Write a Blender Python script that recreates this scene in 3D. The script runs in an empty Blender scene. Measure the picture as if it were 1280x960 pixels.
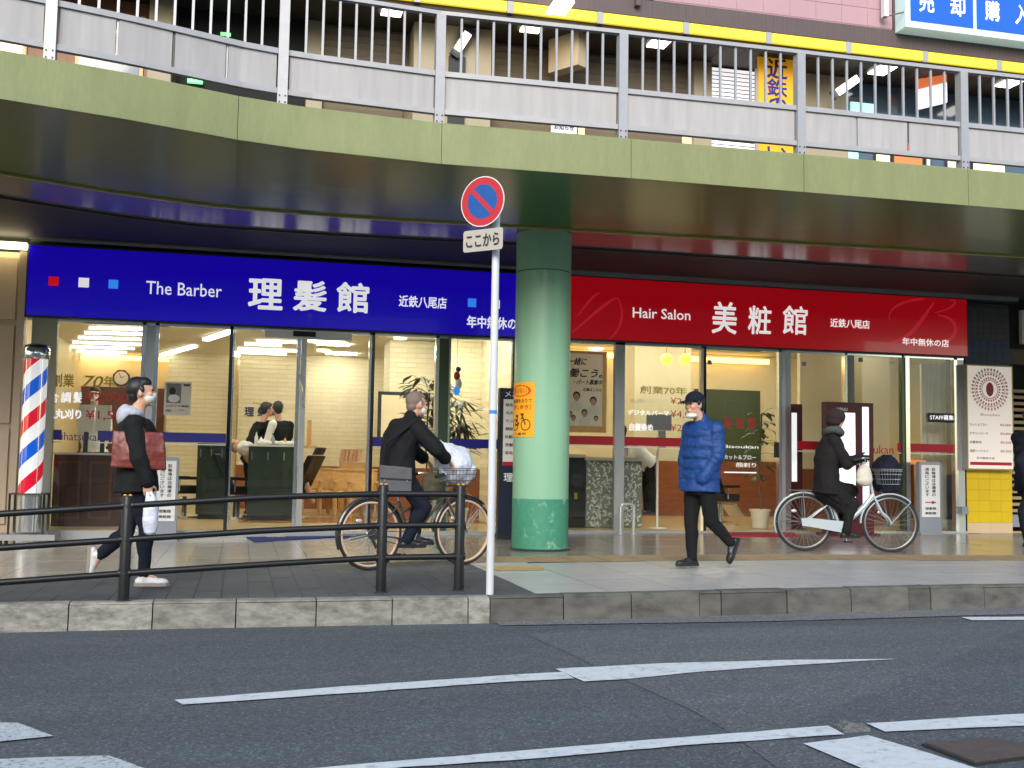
import bpy, math, random
from mathutils import Vector as V, Matrix
from bisect import bisect
R = math.radians
random.seed(7)
sc = bpy.context.scene
COL = sc.collection

# ------------------------------------------------------------------ camera
F, PITCH, ROLL, YAW, H = 1368., math.atan(103/1368), .0165, R(13.8), 0.96
sy, cy, sp, cp = math.sin(YAW), math.cos(YAW), math.sin(PITCH), math.cos(PITCH)
FW = V((sy*cp, cy*cp, sp)); r0 = V((cy, -sy, 0)); u0 = r0.cross(FW)
RT = r0*math.cos(ROLL)+u0*math.sin(ROLL); UP = -r0*math.sin(ROLL)+u0*math.cos(ROLL)
CP = V((0, 0, H))
cam = bpy.data.cameras.new('camera'); co = bpy.data.objects.new('camera', cam); COL.objects.link(co)
cam.sensor_width = 36; cam.lens = 36*F/1280; cam.clip_start = .05; cam.clip_end = 4000
co.matrix_world = Matrix(((RT.x, UP.x, -FW.x, 0), (RT.y, UP.y, -FW.y, 0), (RT.z, UP.z, -FW.z, H), (0, 0, 0, 1)))
sc.camera = co
# ------------------------------------------------------------------ sky, sun, exposure
SUN_EL, SUN_AZ = R(27), R(200)          # compass-like: sun behind and to the left of the photographer
w = bpy.data.worlds.new('World'); sc.world = w; w.use_nodes = True
nt = w.node_tree; bg = nt.nodes['Background']
sky = nt.nodes.new('ShaderNodeTexSky'); sky.sky_type = 'NISHITA'; sky.sun_disc = False
sky.sun_elevation = SUN_EL; sky.sun_rotation = SUN_AZ; sky.air_density = 1.3; sky.dust_density = 1.0; sky.ozone_density = 1.5
nt.links.new(sky.outputs[0], bg.inputs[0]); bg.inputs[1].default_value = .13
sun = bpy.data.lights.new('sun', 'SUN'); sun.energy = 1.3; sun.angle = R(30); sun.color = (1, .93, .84)
so = bpy.data.objects.new('sun', sun); COL.objects.link(so)
sd = V((math.sin(SUN_AZ)*math.cos(SUN_EL), math.cos(SUN_AZ)*math.cos(SUN_EL), math.sin(SUN_EL)))
so.rotation_euler = sd.to_track_quat('Z', 'Y').to_euler()
sc.view_settings.view_transform = 'Standard'; sc.view_settings.look = 'None'
sc.view_settings.exposure = 1.2; sc.view_settings.gamma = 1
sc.cycles.use_denoising = True
sc.cycles.max_bounces = 8; sc.cycles.transparent_max_bounces = 16

# ------------------------------------------------------------------ pixel -> world helpers (1280x960 reference frame)
def ray(u, v): return RT*((u-640)/F)+UP*((480-v)/F)+FW
def WY(u, v, Y): d = ray(u, v); return CP+d*(Y/d.y)
def WZ(u, v, Z): d = ray(u, v); return CP+d*((Z-H)/d.z)
def lerp(tab, x):
    if x <= tab[0][0]: return tab[0][1]
    if x >= tab[-1][0]: return tab[-1][1]
    i = bisect([a for a, _ in tab], x); (a, b), (c, d) = tab[i-1], tab[i]
    return b+(d-b)*(x-a)/(c-a)
GZ = [(-8, -.16), (-1.6, -.1), (2, -.05), (6, 0)]
KY = [(-8, 8.86), (-1.65, 8.68), (-.77, 8.62), (1.9, 8.36), (6.6, 8.27), (14, 8.2)]
def gz(x): return lerp(GZ, x)
def ky(x): return lerp(KY, x)
def road_pt(u, v, dz=0):
    z = -.25
    for _ in range(12):
        p = WZ(u, v, z); z = gz(p.x)-.2
    p = WZ(u, v, z+dz); return p
def S(r, g, b):
    f = lambda c: (c/255/12.92 if c/255 <= .04045 else ((c/255+.055)/1.055)**2.4)
    return (f(r), f(g), f(b))
X3, Y3, Z3 = V((1, 0, 0)), V((0, 1, 0)), V((0, 0, 1))

# ------------------------------------------------------------------ materials
M = {}
def mat(name, col, rough=.5, metal=0, var=0, vscale=6, bump=0, bscale=60, rnd=0, emit=0, coat=0, spec=.5, stretch=(1, 1, 1), ecol=None, dist=.01):
    m = bpy.data.materials.new(name); m.use_nodes = True; M[name] = m
    n, l = m.node_tree.nodes, m.node_tree.links; b = n['Principled BSDF']
    b.inputs['Roughness'].default_value = rough; b.inputs['Metallic'].default_value = metal
    b.inputs['Specular IOR Level'].default_value = spec; b.inputs['Coat Weight'].default_value = coat
    b.inputs['Base Color'].default_value = (*col, 1)
    out = None
    tc = n.new('ShaderNodeTexCoord'); mp = n.new('ShaderNodeMapping'); mp.inputs['Scale'].default_value = stretch
    l.new(tc.outputs['Object'], mp.inputs[0])
    if var or rnd:
        val = n.new('ShaderNodeValue'); val.outputs[0].default_value = 1; cur = val.outputs[0]
        if var:
            t = n.new('ShaderNodeTexNoise'); t.inputs['Scale'].default_value = vscale; t.inputs['Detail'].default_value = 6; t.inputs['Roughness'].default_value = .65
            l.new(mp.outputs[0], t.inputs[0])
            mr = n.new('ShaderNodeMapRange'); mr.inputs[1].default_value = .3; mr.inputs[2].default_value = .7
            mr.inputs[3].default_value = 1-var; mr.inputs[4].default_value = 1+var; l.new(t.outputs[0], mr.inputs[0]); cur = mr.outputs[0]
        if rnd:
            oi = n.new('ShaderNodeObjectInfo'); mr = n.new('ShaderNodeMapRange')
            mr.inputs[3].default_value = 1-rnd; mr.inputs[4].default_value = 1+rnd; l.new(oi.outputs['Random'], mr.inputs[0])
            mm = n.new('ShaderNodeMath'); mm.operation = 'MULTIPLY'; l.new(cur, mm.inputs[0]); l.new(mr.outputs[0], mm.inputs[1]); cur = mm.outputs[0]
        mx = n.new('ShaderNodeVectorMath'); mx.operation = 'SCALE'; mx.inputs[0].default_value = col
        l.new(cur, mx.inputs['Scale']); l.new(mx.outputs[0], b.inputs['Base Color']); out = mx.outputs[0]
    if bump:
        t = n.new('ShaderNodeTexNoise'); t.inputs['Scale'].default_value = bscale; t.inputs['Detail'].default_value = 4
        l.new(mp.outputs[0], t.inputs[0]); bp = n.new('ShaderNodeBump'); bp.inputs['Strength'].default_value = bump; bp.inputs['Distance'].default_value = dist
        l.new(t.outputs[0], bp.inputs['Height']); l.new(bp.outputs[0], b.inputs['Normal'])
    if emit:
        b.inputs['Emission Color'].default_value = (*(ecol or col), 1); b.inputs['Emission Strength'].default_value = emit
    return m
def glass_mat():
    m = bpy.data.materials.new('window_glass'); m.use_nodes = True; M['glass'] = m
    n, l = m.node_tree.nodes, m.node_tree.links; n.remove(n['Principled BSDF'])
    tr = n.new('ShaderNodeBsdfTransparent'); tr.inputs[0].default_value = (.93, .95, .93, 1)
    gl = n.new('ShaderNodeBsdfGlossy'); gl.inputs['Roughness'].default_value = .015
    fr = n.new('ShaderNodeFresnel'); fr.inputs[0].default_value = 1.42
    mx = n.new('ShaderNodeMixShader'); l.new(fr.outputs[0], mx.inputs[0]); l.new(tr.outputs[0], mx.inputs[1]); l.new(gl.outputs[0], mx.inputs[2])
    l.new(mx.outputs[0], n['Material Output'].inputs[0])
glass_mat()
def paper_mat(name, col):
    m = mat(name, col, .6); n, l = m.node_tree.nodes, m.node_tree.links; t = n.new('ShaderNodeBsdfTranslucent'); t.inputs[0].default_value = (*col, 1); mx = n.new('ShaderNodeMixShader'); mx.inputs[0].default_value = .5
    l.new(n['Principled BSDF'].outputs[0], mx.inputs[1]); l.new(t.outputs[0], mx.inputs[2]); l.new(mx.outputs[0], n['Material Output'].inputs[0])
paper_mat('thin_paper', S(232, 228, 222))
def asphalt(name, col):
    m = mat(name, col, .85, var=.17, vscale=1.1, stretch=(.3, 1.4, 1)); n, l = m.node_tree.nodes, m.node_tree.links; b = n['Principled BSDF']
    src = b.inputs['Base Color'].links[0].from_socket
    tc = n.new('ShaderNodeTexCoord')
    vo = n.new('ShaderNodeTexVoronoi'); vo.inputs['Scale'].default_value = 95; l.new(tc.outputs['Object'], vo.inputs[0])
    no = n.new('ShaderNodeTexNoise'); no.inputs['Scale'].default_value = 60; no.inputs['Detail'].default_value = 3; l.new(tc.outputs['Object'], no.inputs[0])
    sx = n.new('ShaderNodeSeparateColor'); l.new(vo.outputs['Color'], sx.inputs[0])
    mr = n.new('ShaderNodeMapRange'); mr.inputs[1].default_value = 0; mr.inputs[2].default_value = 1; mr.inputs[3].default_value = .62; mr.inputs[4].default_value = 1.35
    l.new(sx.outputs[0], mr.inputs[0])
    # pale aggregate chips
    gt = n.new('ShaderNodeMath'); gt.operation = 'GREATER_THAN'; gt.inputs[1].default_value = .93; l.new(sx.outputs[1], gt.inputs[0])
    ma = n.new('ShaderNodeMath'); ma.operation = 'MULTIPLY_ADD'; ma.inputs[1].default_value = .9; l.new(gt.outputs[0], ma.inputs[0]); l.new(mr.outputs[0], ma.inputs[2])
    sc_ = n.new('ShaderNodeVectorMath'); sc_.operation = 'SCALE'; l.new(src, sc_.inputs[0]); l.new(ma.outputs[0], sc_.inputs['Scale'])
    l.new(sc_.outputs[0], b.inputs['Base Color'])
    bp = n.new('ShaderNodeBump'); bp.inputs['Strength'].default_value = .55; bp.inputs['Distance'].default_value = .006
    ad = n.new('ShaderNodeMath'); ad.operation = 'ADD'; l.new(vo.outputs['Distance'], ad.inputs[0]); l.new(no.outputs[0], ad.inputs[1])
    l.new(ad.outputs[0], bp.inputs['Height']); l.new(bp.outputs[0], b.inputs['Normal'])
asphalt('asphalt', (.082, .090, .094)); asphalt('asphalt_old', (.097, .104, .106)); asphalt('gutter', (.16, .16, .155))
def blotch(name, c1, c2, scale, rough, thr=.5, soft=.1, fine=0, bump=.3, rnd=0, stretch=(1, 1, 1)):
    m = mat(name, c1, rough, bump=bump, bscale=50, rnd=rnd, var=.1, vscale=20, stretch=stretch); n, l = m.node_tree.nodes, m.node_tree.links; b = n['Principled BSDF']
    src = b.inputs['Base Color'].links[0].from_socket
    tc = n.new('ShaderNodeTexCoord'); mp = n.new('ShaderNodeMapping'); mp.inputs['Scale'].default_value = stretch; l.new(tc.outputs['Object'], mp.inputs[0])
    no = n.new('ShaderNodeTexNoise'); no.inputs['Scale'].default_value = scale; no.inputs['Detail'].default_value = 8; no.inputs['Roughness'].default_value = .7; l.new(mp.outputs[0], no.inputs[0])
    mr = n.new('ShaderNodeMapRange'); mr.inputs[1].default_value = thr-soft; mr.inputs[2].default_value = thr+soft; l.new(no.outputs[0], mr.inputs[0])
    mx = n.new('ShaderNodeMix'); mx.data_type = 'RGBA'; l.new(mr.outputs[0], mx.inputs[0]); l.new(src, mx.inputs[6]); mx.inputs[7].default_value = (*c2, 1)
    l.new(mx.outputs[2], b.inputs['Base Color'])
blotch('kerb_pale', (.33, .315, .27), (.12, .115, .10), 6, .9, .53, .15, rnd=.15, stretch=(1, 1, 2.2))
blotch('kerb_dark', (.125, .12, .104), (.058, .056, .05), 5, .9, .55, .15, rnd=.2, stretch=(1, 1, 2))
blotch('road_paint', (.64, .66, .65), (.25, .27, .28), 14, .6, .64, .1, bump=.2)
blotch('road_paint_worn', (.50, .52, .52), (.10, .11, .12), 42, .7, .58, .06, bump=.3)
blotch('paver_dark', (.078, .083, .088), (.06, .063, .068), 4, .7, .5, .2, rnd=.12, bump=.15)
blotch('paver_light', (.46, .42, .35), (.36, .33, .28), 3, .2, .55, .25, rnd=.08, bump=.03); blotch('paver_darker', (.30, .275, .235), (.24, .22, .19), 3, .2, .55, .25, rnd=.06, bump=.03)  # second one is a darker copy of the pale tile, for the salon side
blotch('paver_grey', (.43, .425, .40), (.35, .345, .33), 3, .38, .55, .25, rnd=.06, bump=.06)
blotch('tactile', (.33, .235, .12), (.22, .165, .10), 9, .7, .55, .2, bump=.5)
blotch('tactile_yellow', (.55, .36, .07), (.38, .27, .12), 14, .7, .55, .2, bump=.5)
blotch('column_base', S(66, 140, 112), S(150, 186, 164), 9, .45, .61, .05, stretch=(1, 1, .8))
mat('joint', (.045, .045, .045), .9); mat('earth', (.10, .10, .095), .9, var=.2, vscale=.5)
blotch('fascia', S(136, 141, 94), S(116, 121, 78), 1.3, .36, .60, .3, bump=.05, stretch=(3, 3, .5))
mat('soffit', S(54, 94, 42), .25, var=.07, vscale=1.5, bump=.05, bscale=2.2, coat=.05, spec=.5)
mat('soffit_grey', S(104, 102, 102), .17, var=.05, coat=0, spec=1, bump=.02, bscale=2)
mat('lip', S(170, 160, 80), .35); mat('seam', (.05, .06, .03), .6)
mat('column', S(136, 184, 152), .36, var=.06, vscale=2, coat=.12, bump=.06, bscale=9, stretch=(1, 1, .05))
mat('shade_black', (.006, .006, .008), .8); mat('dark_metal', (.03, .03, .032), .45, bump=.1)  # the black stands in for shade inside deep gaps
blotch('alu_panel', S(180, 176, 174), S(150, 147, 148), 5, .42, .56, .25, bump=.04, rnd=.04, stretch=(2.5, 2.5, .25))
mat('alu', S(162, 162, 165), .4, metal=.2, var=.06, vscale=12); mat('alu_warm', S(168, 166, 167), .4, metal=.2, var=.06)
mat('chrome', (.78, .79, .79), .14, metal=.85, var=.03); mat('steel', (.55, .56, .55), .3, metal=.6, var=.08, stretch=(12, 12, 1))
mat('dark_chrome', (.12, .12, .12), .12, metal=1); mat('green_mullion', S(84, 98, 82), .25, metal=.5); mat('stone_grey', S(158, 158, 136), .5, var=.05)
mat('sign_blue', S(26, 10, 190), .18, coat=.4, emit=.20, ecol=S(26, 4, 190)); mat('sign_red', S(178, 10, 26), .16, coat=.5, emit=.18, ecol=S(178, 6, 20))
mat('sign_red_pale', S(196, 40, 52), .2, emit=.22, ecol=S(192, 30, 44))
mat('sign_white', (.85, .85, .85), .4, emit=.25, ecol=(1, 1, 1)); mat('sign_sky', S(60, 150, 250), .4, emit=.3, ecol=S(50, 140, 250)); mat('sign_redsq', S(215, 10, 20), .4, emit=.25, ecol=S(215, 10, 20))
mat('white', (.8, .8, .8), .45); mat('off_white', (.72, .71, .68), .5, var=.04); mat('black', (.012, .012, .014), .45); mat('print_black', (.02, .02, .02), .6)
mat('rail_paint', (.009, .010, .011), .4, bump=.1, bscale=40, spec=.4); mat('amber', (.7, .38, .04), .3)
mat('pole_white', S(208, 210, 212), .35, var=.05, vscale=9, stretch=(1, 1, .3)); mat('tape_blue', S(40, 130, 215), .4)
mat('traffic_red', S(186, 28, 36), .4, var=.08); mat('traffic_blue', S(8, 76, 150), .4, var=.08); mat('plate_grey', S(178, 170, 160), .5, var=.05)
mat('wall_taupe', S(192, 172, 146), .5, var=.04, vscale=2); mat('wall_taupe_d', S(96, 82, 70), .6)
mat('cream', S(236, 222, 180), .6, var=.03); mat('ceiling', S(226, 220, 196), .7, var=.03); mat('wood_brown', S(104, 58, 34), .4, var=.25, vscale=3, stretch=(1, 1, 8))
mat('wood_red', S(144, 84, 48), .4, var=.2, vscale=3, stretch=(1, 1, 7)); mat('wood_panel', S(74, 42, 28), .35, var=.2, vscale=5, stretch=(6, 6, 1)); mat('wood_light', S(216, 172, 112), .4, var=.12, vscale=8)
mat('seat_cloth', S(214, 186, 130), .8); mat('floor_in', S(188, 164, 116), .3, var=.08, vscale=3); mat('floor_wood', S(150, 100, 56), .25, var=.15, vscale=3, stretch=(.3, 4, 1))
mat('lamp_extra', (1, 1, 1), .5, emit=20, ecol=(1, .96, .86)); mat('lamp_white', (1, 1, 1), .5, emit=2.6, ecol=(1, .93, .78)); mat('lamp_globe', (.8, .55, .12), .5, emit=.8, ecol=(1, .66, .10)); mat('cove', (1, .7, .3), .5, emit=1.6, ecol=(1, .62, .20))  # the strongest one serves only the added room lights
mat('lamp_up', (1, 1, 1), .5, emit=3, ecol=(1, .97, .9)); mat('lamp_up_warm', (1, .9, .6), .5, emit=3, ecol=(1, .86, .5)); mat('tube_yellow', (.6, .45, .03), .5, emit=.34, ecol=(1, .76, .05))
mat('lit_panel', (.85, .85, .9), .5, emit=.38, ecol=(.92, .93, 1)); mat('exit_green', (.1, .8, .2), .5, emit=1.2, ecol=(.15, .9, .2)); mat('warm_window', (1, .7, .4), .5, emit=.8, ecol=(1, .68, .36))
mat('stripe_blue', S(16, 20, 130), .4); mat('stripe_red', S(170, 12, 34), .4); mat('gold', S(178, 156, 30), .35, metal=.2); mat('letter_red', S(190, 20, 40), .4); mat('letter_navy', S(36, 40, 90), .5)
mat('dark_green', S(54, 66, 54), .18, var=.2, coat=.5); mat('board_green', S(72, 84, 54), .5, var=.05); mat('leather_black', (.015, .015, .017), .35)
mat('skin', S(206, 158, 132), .5, var=.04, vscale=30, spec=.35); mat('lip_skin', S(170, 96, 86), .5); mat('hair_black', (.012, .011, .012), .45, bump=.5, bscale=90, stretch=(1, 1, .3)); mat('hair_grey', S(124, 104, 94), .7, bump=.4, bscale=120)
mat('cloth_black', (.010, .0105, .012), .85, spec=.25, var=.2, vscale=10, bump=.35, bscale=26); mat('cloth_coat', (.015, .014, .0145), .9, spec=.2, var=.15, bump=.35, bscale=22); mat('cloth_navy', (.007, .010, .020), .85, spec=.25, var=.2, bump=.3, bscale=26)
mat('jeans', (.009, .012, .020), .88, spec=.2, bump=.35, bscale=24); mat('trouser_dark', (.011, .011, .0115), .88, spec=.2, bump=.3, bscale=24); mat('puffer_blue', S(9, 58, 120), .62, var=.15, vscale=16, bump=.7, bscale=22, dist=.02)
mat('hoodie', S(176, 180, 190), .9, bump=.3, bscale=40); mat('shoe_white', (.72, .70, .66), .5, var=.05); mat('shoe_black', (.014, .014, .014), .4); mat('sole_grey', S(150, 140, 128), .7)
mat('leather_red', S(112, 44, 34), .42, var=.15, vscale=9, bump=.3, bscale=14, dist=.02); mat('plastic_bag', S(214, 218, 232), .3, bump=.7, bscale=16, dist=.03, var=.05); mat('bag_grey', S(84, 84, 88), .7, bump=.3, bscale=30)
mat('knit_grey', S(66, 72, 72), .9, bump=.5, bscale=60); mat('knit_dark', S(44, 30, 32), .95, bump=.6, bscale=70); mat('cloth_cream', S(200, 194, 180), .8, bump=.4, bscale=20); mat('cloth_white', S(220, 218, 212), .8, bump=.3, bscale=20)
mat('tyre_black', (.015, .015, .015), .7); mat('tyre_tan', S(206, 174, 148), .6); mat('bike_silver', S(182, 194, 200), .3, metal=.2, coat=.4); mat('bike_dark', (.02, .022, .022), .3, coat=.4); mat('bike_bronze', S(92, 84, 72), .3, metal=.5)
mat('wire', S(150, 152, 150), .35, metal=.8); mat('reflector', S(200, 200, 205), .2, metal=.3); mat('camo', S(70, 66, 46), .8, var=.6, vscale=16)
mat('mat_blue', S(30, 48, 120), .9, bump=.4, bscale=200); mat('mat_red', S(150, 18, 32), .9, bump=.4, bscale=200); mat('navy_board', S(20, 28, 48), .4); mat('maroon', S(76, 18, 26), .35, coat=.2)
mat('stand_grey', S(142, 148, 158), .4, var=.04); mat('yellow_poster', S(244, 168, 14), .5); mat('poster_red', S(208, 50, 20), .5); mat('yellow_tile', S(228, 192, 10), .4, rnd=.04, var=.03); mat('grey_tile', S(64, 70, 74), .45, rnd=.18)
mat('blue_tile', S(16, 48, 92), .4, rnd=.1); mat('cream_tile', S(222, 196, 158), .4, rnd=.04); mat('pink_tile', S(176, 140, 147), .5, rnd=.03, var=.03, vscale=3); mat('louvre', S(176, 150, 116), .5)
mat('beam_brown', S(88, 74, 74), .55, var=.2, vscale=5, stretch=(6, 6, .3)); mat('shutter', S(116, 103, 86), .45, rnd=.05, var=.05); mat('beige_wall', S(162, 150, 126), .6, var=.05, vscale=2)
mat('up_ceiling', S(66, 58, 48), .6, var=.05); mat('wood_upper', S(136, 92, 62), .5, var=.12, vscale=4, rnd=.08, stretch=(1, 1, 6)); mat('window_blue', S(70, 88, 104), .1, coat=.5); mat('banner_yellow', S(238, 168, 16), .5, emit=.12, ecol=S(238, 168, 16))
mat('banner_blue', S(34, 36, 130), .5); mat('lightbox_blue', S(20, 84, 180), .3, emit=.1, ecol=S(24, 100, 215)); mat('lightbox_edge', S(190, 215, 215), .4, emit=.15, ecol=S(190, 220, 220)); mat('orange', S(214, 110, 60), .5, emit=.4)
mat('leaf', (.05, .10, .03), .4, rnd=.1, var=.3, vscale=12); mat('leaf_dark', (.025, .045, .02), .4, var=.3, vscale=12); mat('stem', (.12, .08, .05), .8); mat('pot_white', S(222, 214, 200), .4)
mat('poster_paper', S(222, 216, 210), .5); mat('backlit_paper', S(222, 214, 206), .5, emit=.2, ecol=S(235, 222, 210)); mat('print_grey', S(120, 120, 122), .6); mat('print_skin', S(190, 150, 130), .6); mat('print_hair', S(50, 38, 34), .6); mat('emblem_red', S(170, 50, 70), .5); mat('emblem_tan', S(206, 160, 140), .5)
mat('glass_tile', S(126, 132, 124), .2, var=.5, vscale=60); mat('rust', S(86, 74, 68), .6, var=.2, vscale=14, bump=.3); mat('magazine', S(226, 180, 150), .5, rnd=.2, var=.3, vscale=50); mat('cyan_sign', S(150, 220, 215), .5, emit=.5)
mat('ceiling_dark', (.02, .02, .022), .7)
def brick_mat():
    m = mat('brick_wall', S(240, 226, 180), .6, var=.03); n, l = m.node_tree.nodes, m.node_tree.links; b = n['Principled BSDF']
    tc = n.new('ShaderNodeTexCoord'); mp = n.new('ShaderNodeMapping'); mp.inputs['Rotation'].default_value = (R(90), 0, 0); l.new(tc.outputs['Object'], mp.inputs[0])
    br = n.new('ShaderNodeTexBrick'); br.inputs['Scale'].default_value = 1; br.inputs['Brick Width'].default_value = .36; br.inputs['Row Height'].default_value = .09; br.inputs['Mortar Size'].default_value = .006
    l.new(mp.outputs[0], br.inputs[0]); bp = n.new('ShaderNodeBump'); bp.inputs['Distance'].default_value = .02; bp.inputs['Strength'].default_value = .8; bp.invert = True
    l.new(br.outputs['Fac'], bp.inputs['Height']); l.new(bp.outputs[0], b.inputs['Normal'])
    br.inputs['Color1'].default_value = (*S(240, 230, 196), 1); br.inputs['Color2'].default_value = (*S(235, 223, 186), 1); br.inputs['Mortar'].default_value = (*S(226, 214, 178), 1)
    l.new(br.outputs['Color'], b.inputs['Base Color'])
brick_mat()
def pole_mat():
    m = mat('barber_stripes', (.8, .8, .8), .12, coat=.8); n, l = m.node_tree.nodes, m.node_tree.links; b = n['Principled BSDF']
    tc = n.new('ShaderNodeTexCoord'); s = n.new('ShaderNodeSeparateXYZ'); l.new(tc.outputs['Object'], s.inputs[0])
    at = n.new('ShaderNodeMath'); at.operation = 'ARCTAN2'; l.new(s.outputs[1], at.inputs[0]); l.new(s.outputs[0], at.inputs[1])
    a = n.new('ShaderNodeMath'); a.operation = 'DIVIDE'; a.inputs[1].default_value = -math.tau; l.new(at.outputs[0], a.inputs[0])
    z = n.new('ShaderNodeMath'); z.operation = 'MULTIPLY_ADD'; z.inputs[1].default_value = 1/.80; l.new(s.outputs[2], z.inputs[0]); l.new(a.outputs[0], z.inputs[2])
    fr = n.new('ShaderNodeMath'); fr.operation = 'FRACT'; ph = n.new('ShaderNodeMath'); ph.operation = 'ADD'; ph.inputs[1].default_value = (.125-.25-(WY(41, 524, 15).z-gz(-2.5))/.80) % 1; l.new(z.outputs[0], ph.inputs[0]); l.new(ph.outputs[0], fr.inputs[0])
    cr = n.new('ShaderNodeValToRGB'); cr.color_ramp.interpolation = 'CONSTANT'; e = cr.color_ramp.elements
    e[0].position = 0; e[0].color = (*S(210, 20, 50), 1); e[1].position = .25; e[1].color = (.8, .8, .82, 1)
    q = e.new(.5); q.color = (*S(16, 90, 205), 1); q = e.new(.75); q.color = (.8, .8, .82, 1)
    l.new(fr.outputs[0], cr.inputs[0]); l.new(cr.outputs[0], b.inputs['Base Color']); l.new(cr.outputs[0], b.inputs['Emission Color']); b.inputs['Emission Strength'].default_value = .25
pole_mat()

# ------------------------------------------------------------------ mesh builder
_txt = {}
def text_mesh(s, bold):
    k = (s, bold)
    if k not in _txt:
        c = bpy.data.curves.new('t', 'FONT'); c.body = s; c.offset = bold; c.resolution_u = 2; c.align_x = 'LEFT'
        o = bpy.data.objects.new('t', c); COL.objects.link(o); dg = bpy.context.evaluated_depsgraph_get()
        m = bpy.data.meshes.new_from_object(o.evaluated_get(dg))
        vs = [tuple(v.co) for v in m.vertices]; fs = [tuple(p.vertices) for p in m.polygons]
        bpy.data.objects.remove(o); bpy.data.curves.remove(c); bpy.data.meshes.remove(m)
        _txt[k] = (vs, fs)
    return _txt[k]
class MB:
    def __init__(s): s.v, s.f = [], []
    def add(s, vs, fs):
        o = len(s.v); s.v += [V(p) for p in vs]; s.f += [tuple(i+o for i in f) for f in fs]; return s
    def box(s, x0, x1, y0, y1, z0, z1):
        return s.add([(x0, y0, z0), (x1, y0, z0), (x1, y1, z0), (x0, y1, z0), (x0, y0, z1), (x1, y0, z1), (x1, y1, z1), (x0, y1, z1)],
                     [(0, 3, 2, 1), (4, 5, 6, 7), (0, 1, 5, 4), (1, 2, 6, 5), (2, 3, 7, 6), (3, 0, 4, 7)])
    def obox(s, c, a, b, d):
        c = V(c); p = [c+a*i+b*j+d*k for k in (-1, 1) for j in (-1, 1) for i in (-1, 1)]
        return s.add(p, [(0, 2, 3, 1), (4, 5, 7, 6), (0, 1, 5, 4), (1, 3, 7, 5), (3, 2, 6, 7), (2, 0, 4, 6)])
    def bar(s, p, q, w, h, up=Z3):
        p, q = V(p), V(q); d = (q-p); a = d.cross(up).normalized(); b = a.cross(d).normalized()
        return s.obox((p+q)/2, d/2, a*(w/2), b*(h/2))
    def prism(s, pts, d):
        n = len(pts); d = V(d); P = [V(p) for p in pts]
        return s.add(P+[p+d for p in P], [tuple(range(n))[::-1], tuple(range(n, 2*n))]+[(i, (i+1) % n, (i+1) % n+n, i+n) for i in range(n)])
    def poly(s, pts): return s.add(pts, [tuple(range(len(pts)))])
    def loft(s, rings, caps=True):
        o = len(s.v); n = len(rings[0])
        for r in rings: s.v += [V(p) for p in r]
        for k in range(len(rings)-1):
            for i in range(n): s.f.append((o+k*n+i, o+k*n+(i+1) % n, o+(k+1)*n+(i+1) % n, o+(k+1)*n+i))
        if caps: s.f.append(tuple(o+i for i in range(n))[::-1]); s.f.append(tuple(o+(len(rings)-1)*n+i for i in range(n)))
        return s
    def tube(s, p, q, r, n=10, r2=None, caps=True):
        p, q = V(p), V(q); d = (q-p).normalized(); a = d.orthogonal().normalized(); b = d.cross(a); r2 = r if r2 is None else r2
        ring = lambda c, rr: [c+(a*math.cos(t*math.tau/n)+b*math.sin(t*math.tau/n))*rr for t in range(n)]
        return s.loft([ring(p, r), ring(q, r2)], caps)
    def path(s, pts, r, n=8, closed=False):
        P = [V(p) for p in pts]; rings = []
        prev = None
        for i, p in enumerate(P):
            d = ((P[(i+1) % len(P)] if closed or i < len(P)-1 else p)-(P[i-1] if closed or i > 0 else p)).normalized()
            a = d.orthogonal().normalized() if prev is None else (prev-d*prev.dot(d)).normalized(); prev = a; b = d.cross(a)
            rr = r[i] if isinstance(r, (list, tuple)) else r
            rings.append([p+(a*math.cos(t*math.tau/n)+b*math.sin(t*math.tau/n))*rr for t in range(n)])
        if closed:
            a0 = rings[0][0]; k = min(range(n), key=lambda j: (rings[-1][j]-a0).length); rings.append(rings[0] if k == 0 else rings[0])
            return s.loft(rings, False)
        return s.loft(rings)
    def torus(s, c, ax, Rr, r, n=40, m=8, sq=1, arc=(0, 1)):
        c = V(c); ax = V(ax).normalized(); a = ax.orthogonal().normalized()
        if abs(ax.z) < .5: a = Z3.copy()-ax*ax.z; a.normalize()
        b = ax.cross(a); full = arc == (0, 1); N = n if full else n+1; o = len(s.v)
        for i in range(N):
            t = (arc[0]+(arc[1]-arc[0])*i/n)*math.tau; e = a*math.cos(t)+b*math.sin(t)
            for j in range(m):
                q = j*math.tau/m; s.v.append(c+e*(Rr+r*math.cos(q))+ax*(r*sq*math.sin(q)))
        for i in range(n):
            i2 = (i+1) % n if full else i+1
            for j in range(m): s.f.append((o+i*m+j, o+i*m+(j+1) % m, o+i2*m+(j+1) % m, o+i2*m+j))
        if not full: s.f.append(tuple(o+j for j in range(m))); s.f.append(tuple(o+n*m+j for j in range(m))[::-1])
        return s
    def ell(s, c, a, b, d, n=14, m=9):
        c = V(c); rings = []
        o = len(s.v); s.v.append(c-d)
        for k in range(1, m):
            ph = -math.pi/2+math.pi*k/m
            for i in range(n):
                t = i*math.tau/n; s.v.append(c+a*(math.cos(t)*math.cos(ph))+b*(math.sin(t)*math.cos(ph))+d*math.sin(ph))
        s.v.append(c+d); e = len(s.v)-1
        for i in range(n): s.f.append((o, o+1+(i+1) % n, o+1+i)); s.f.append((e, e-n+i, e-n+(i+1) % n))
        for k in range(m-2):
            for i in range(n): q = o+1+k*n; s.f.append((q+i, q+(i+1) % n, q+n+(i+1) % n, q+n+i))
        return s
    def sph(s, c, r, n=12, m=8): return s.ell(c, X3*r, Y3*r, Z3*r, n, m)
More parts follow.
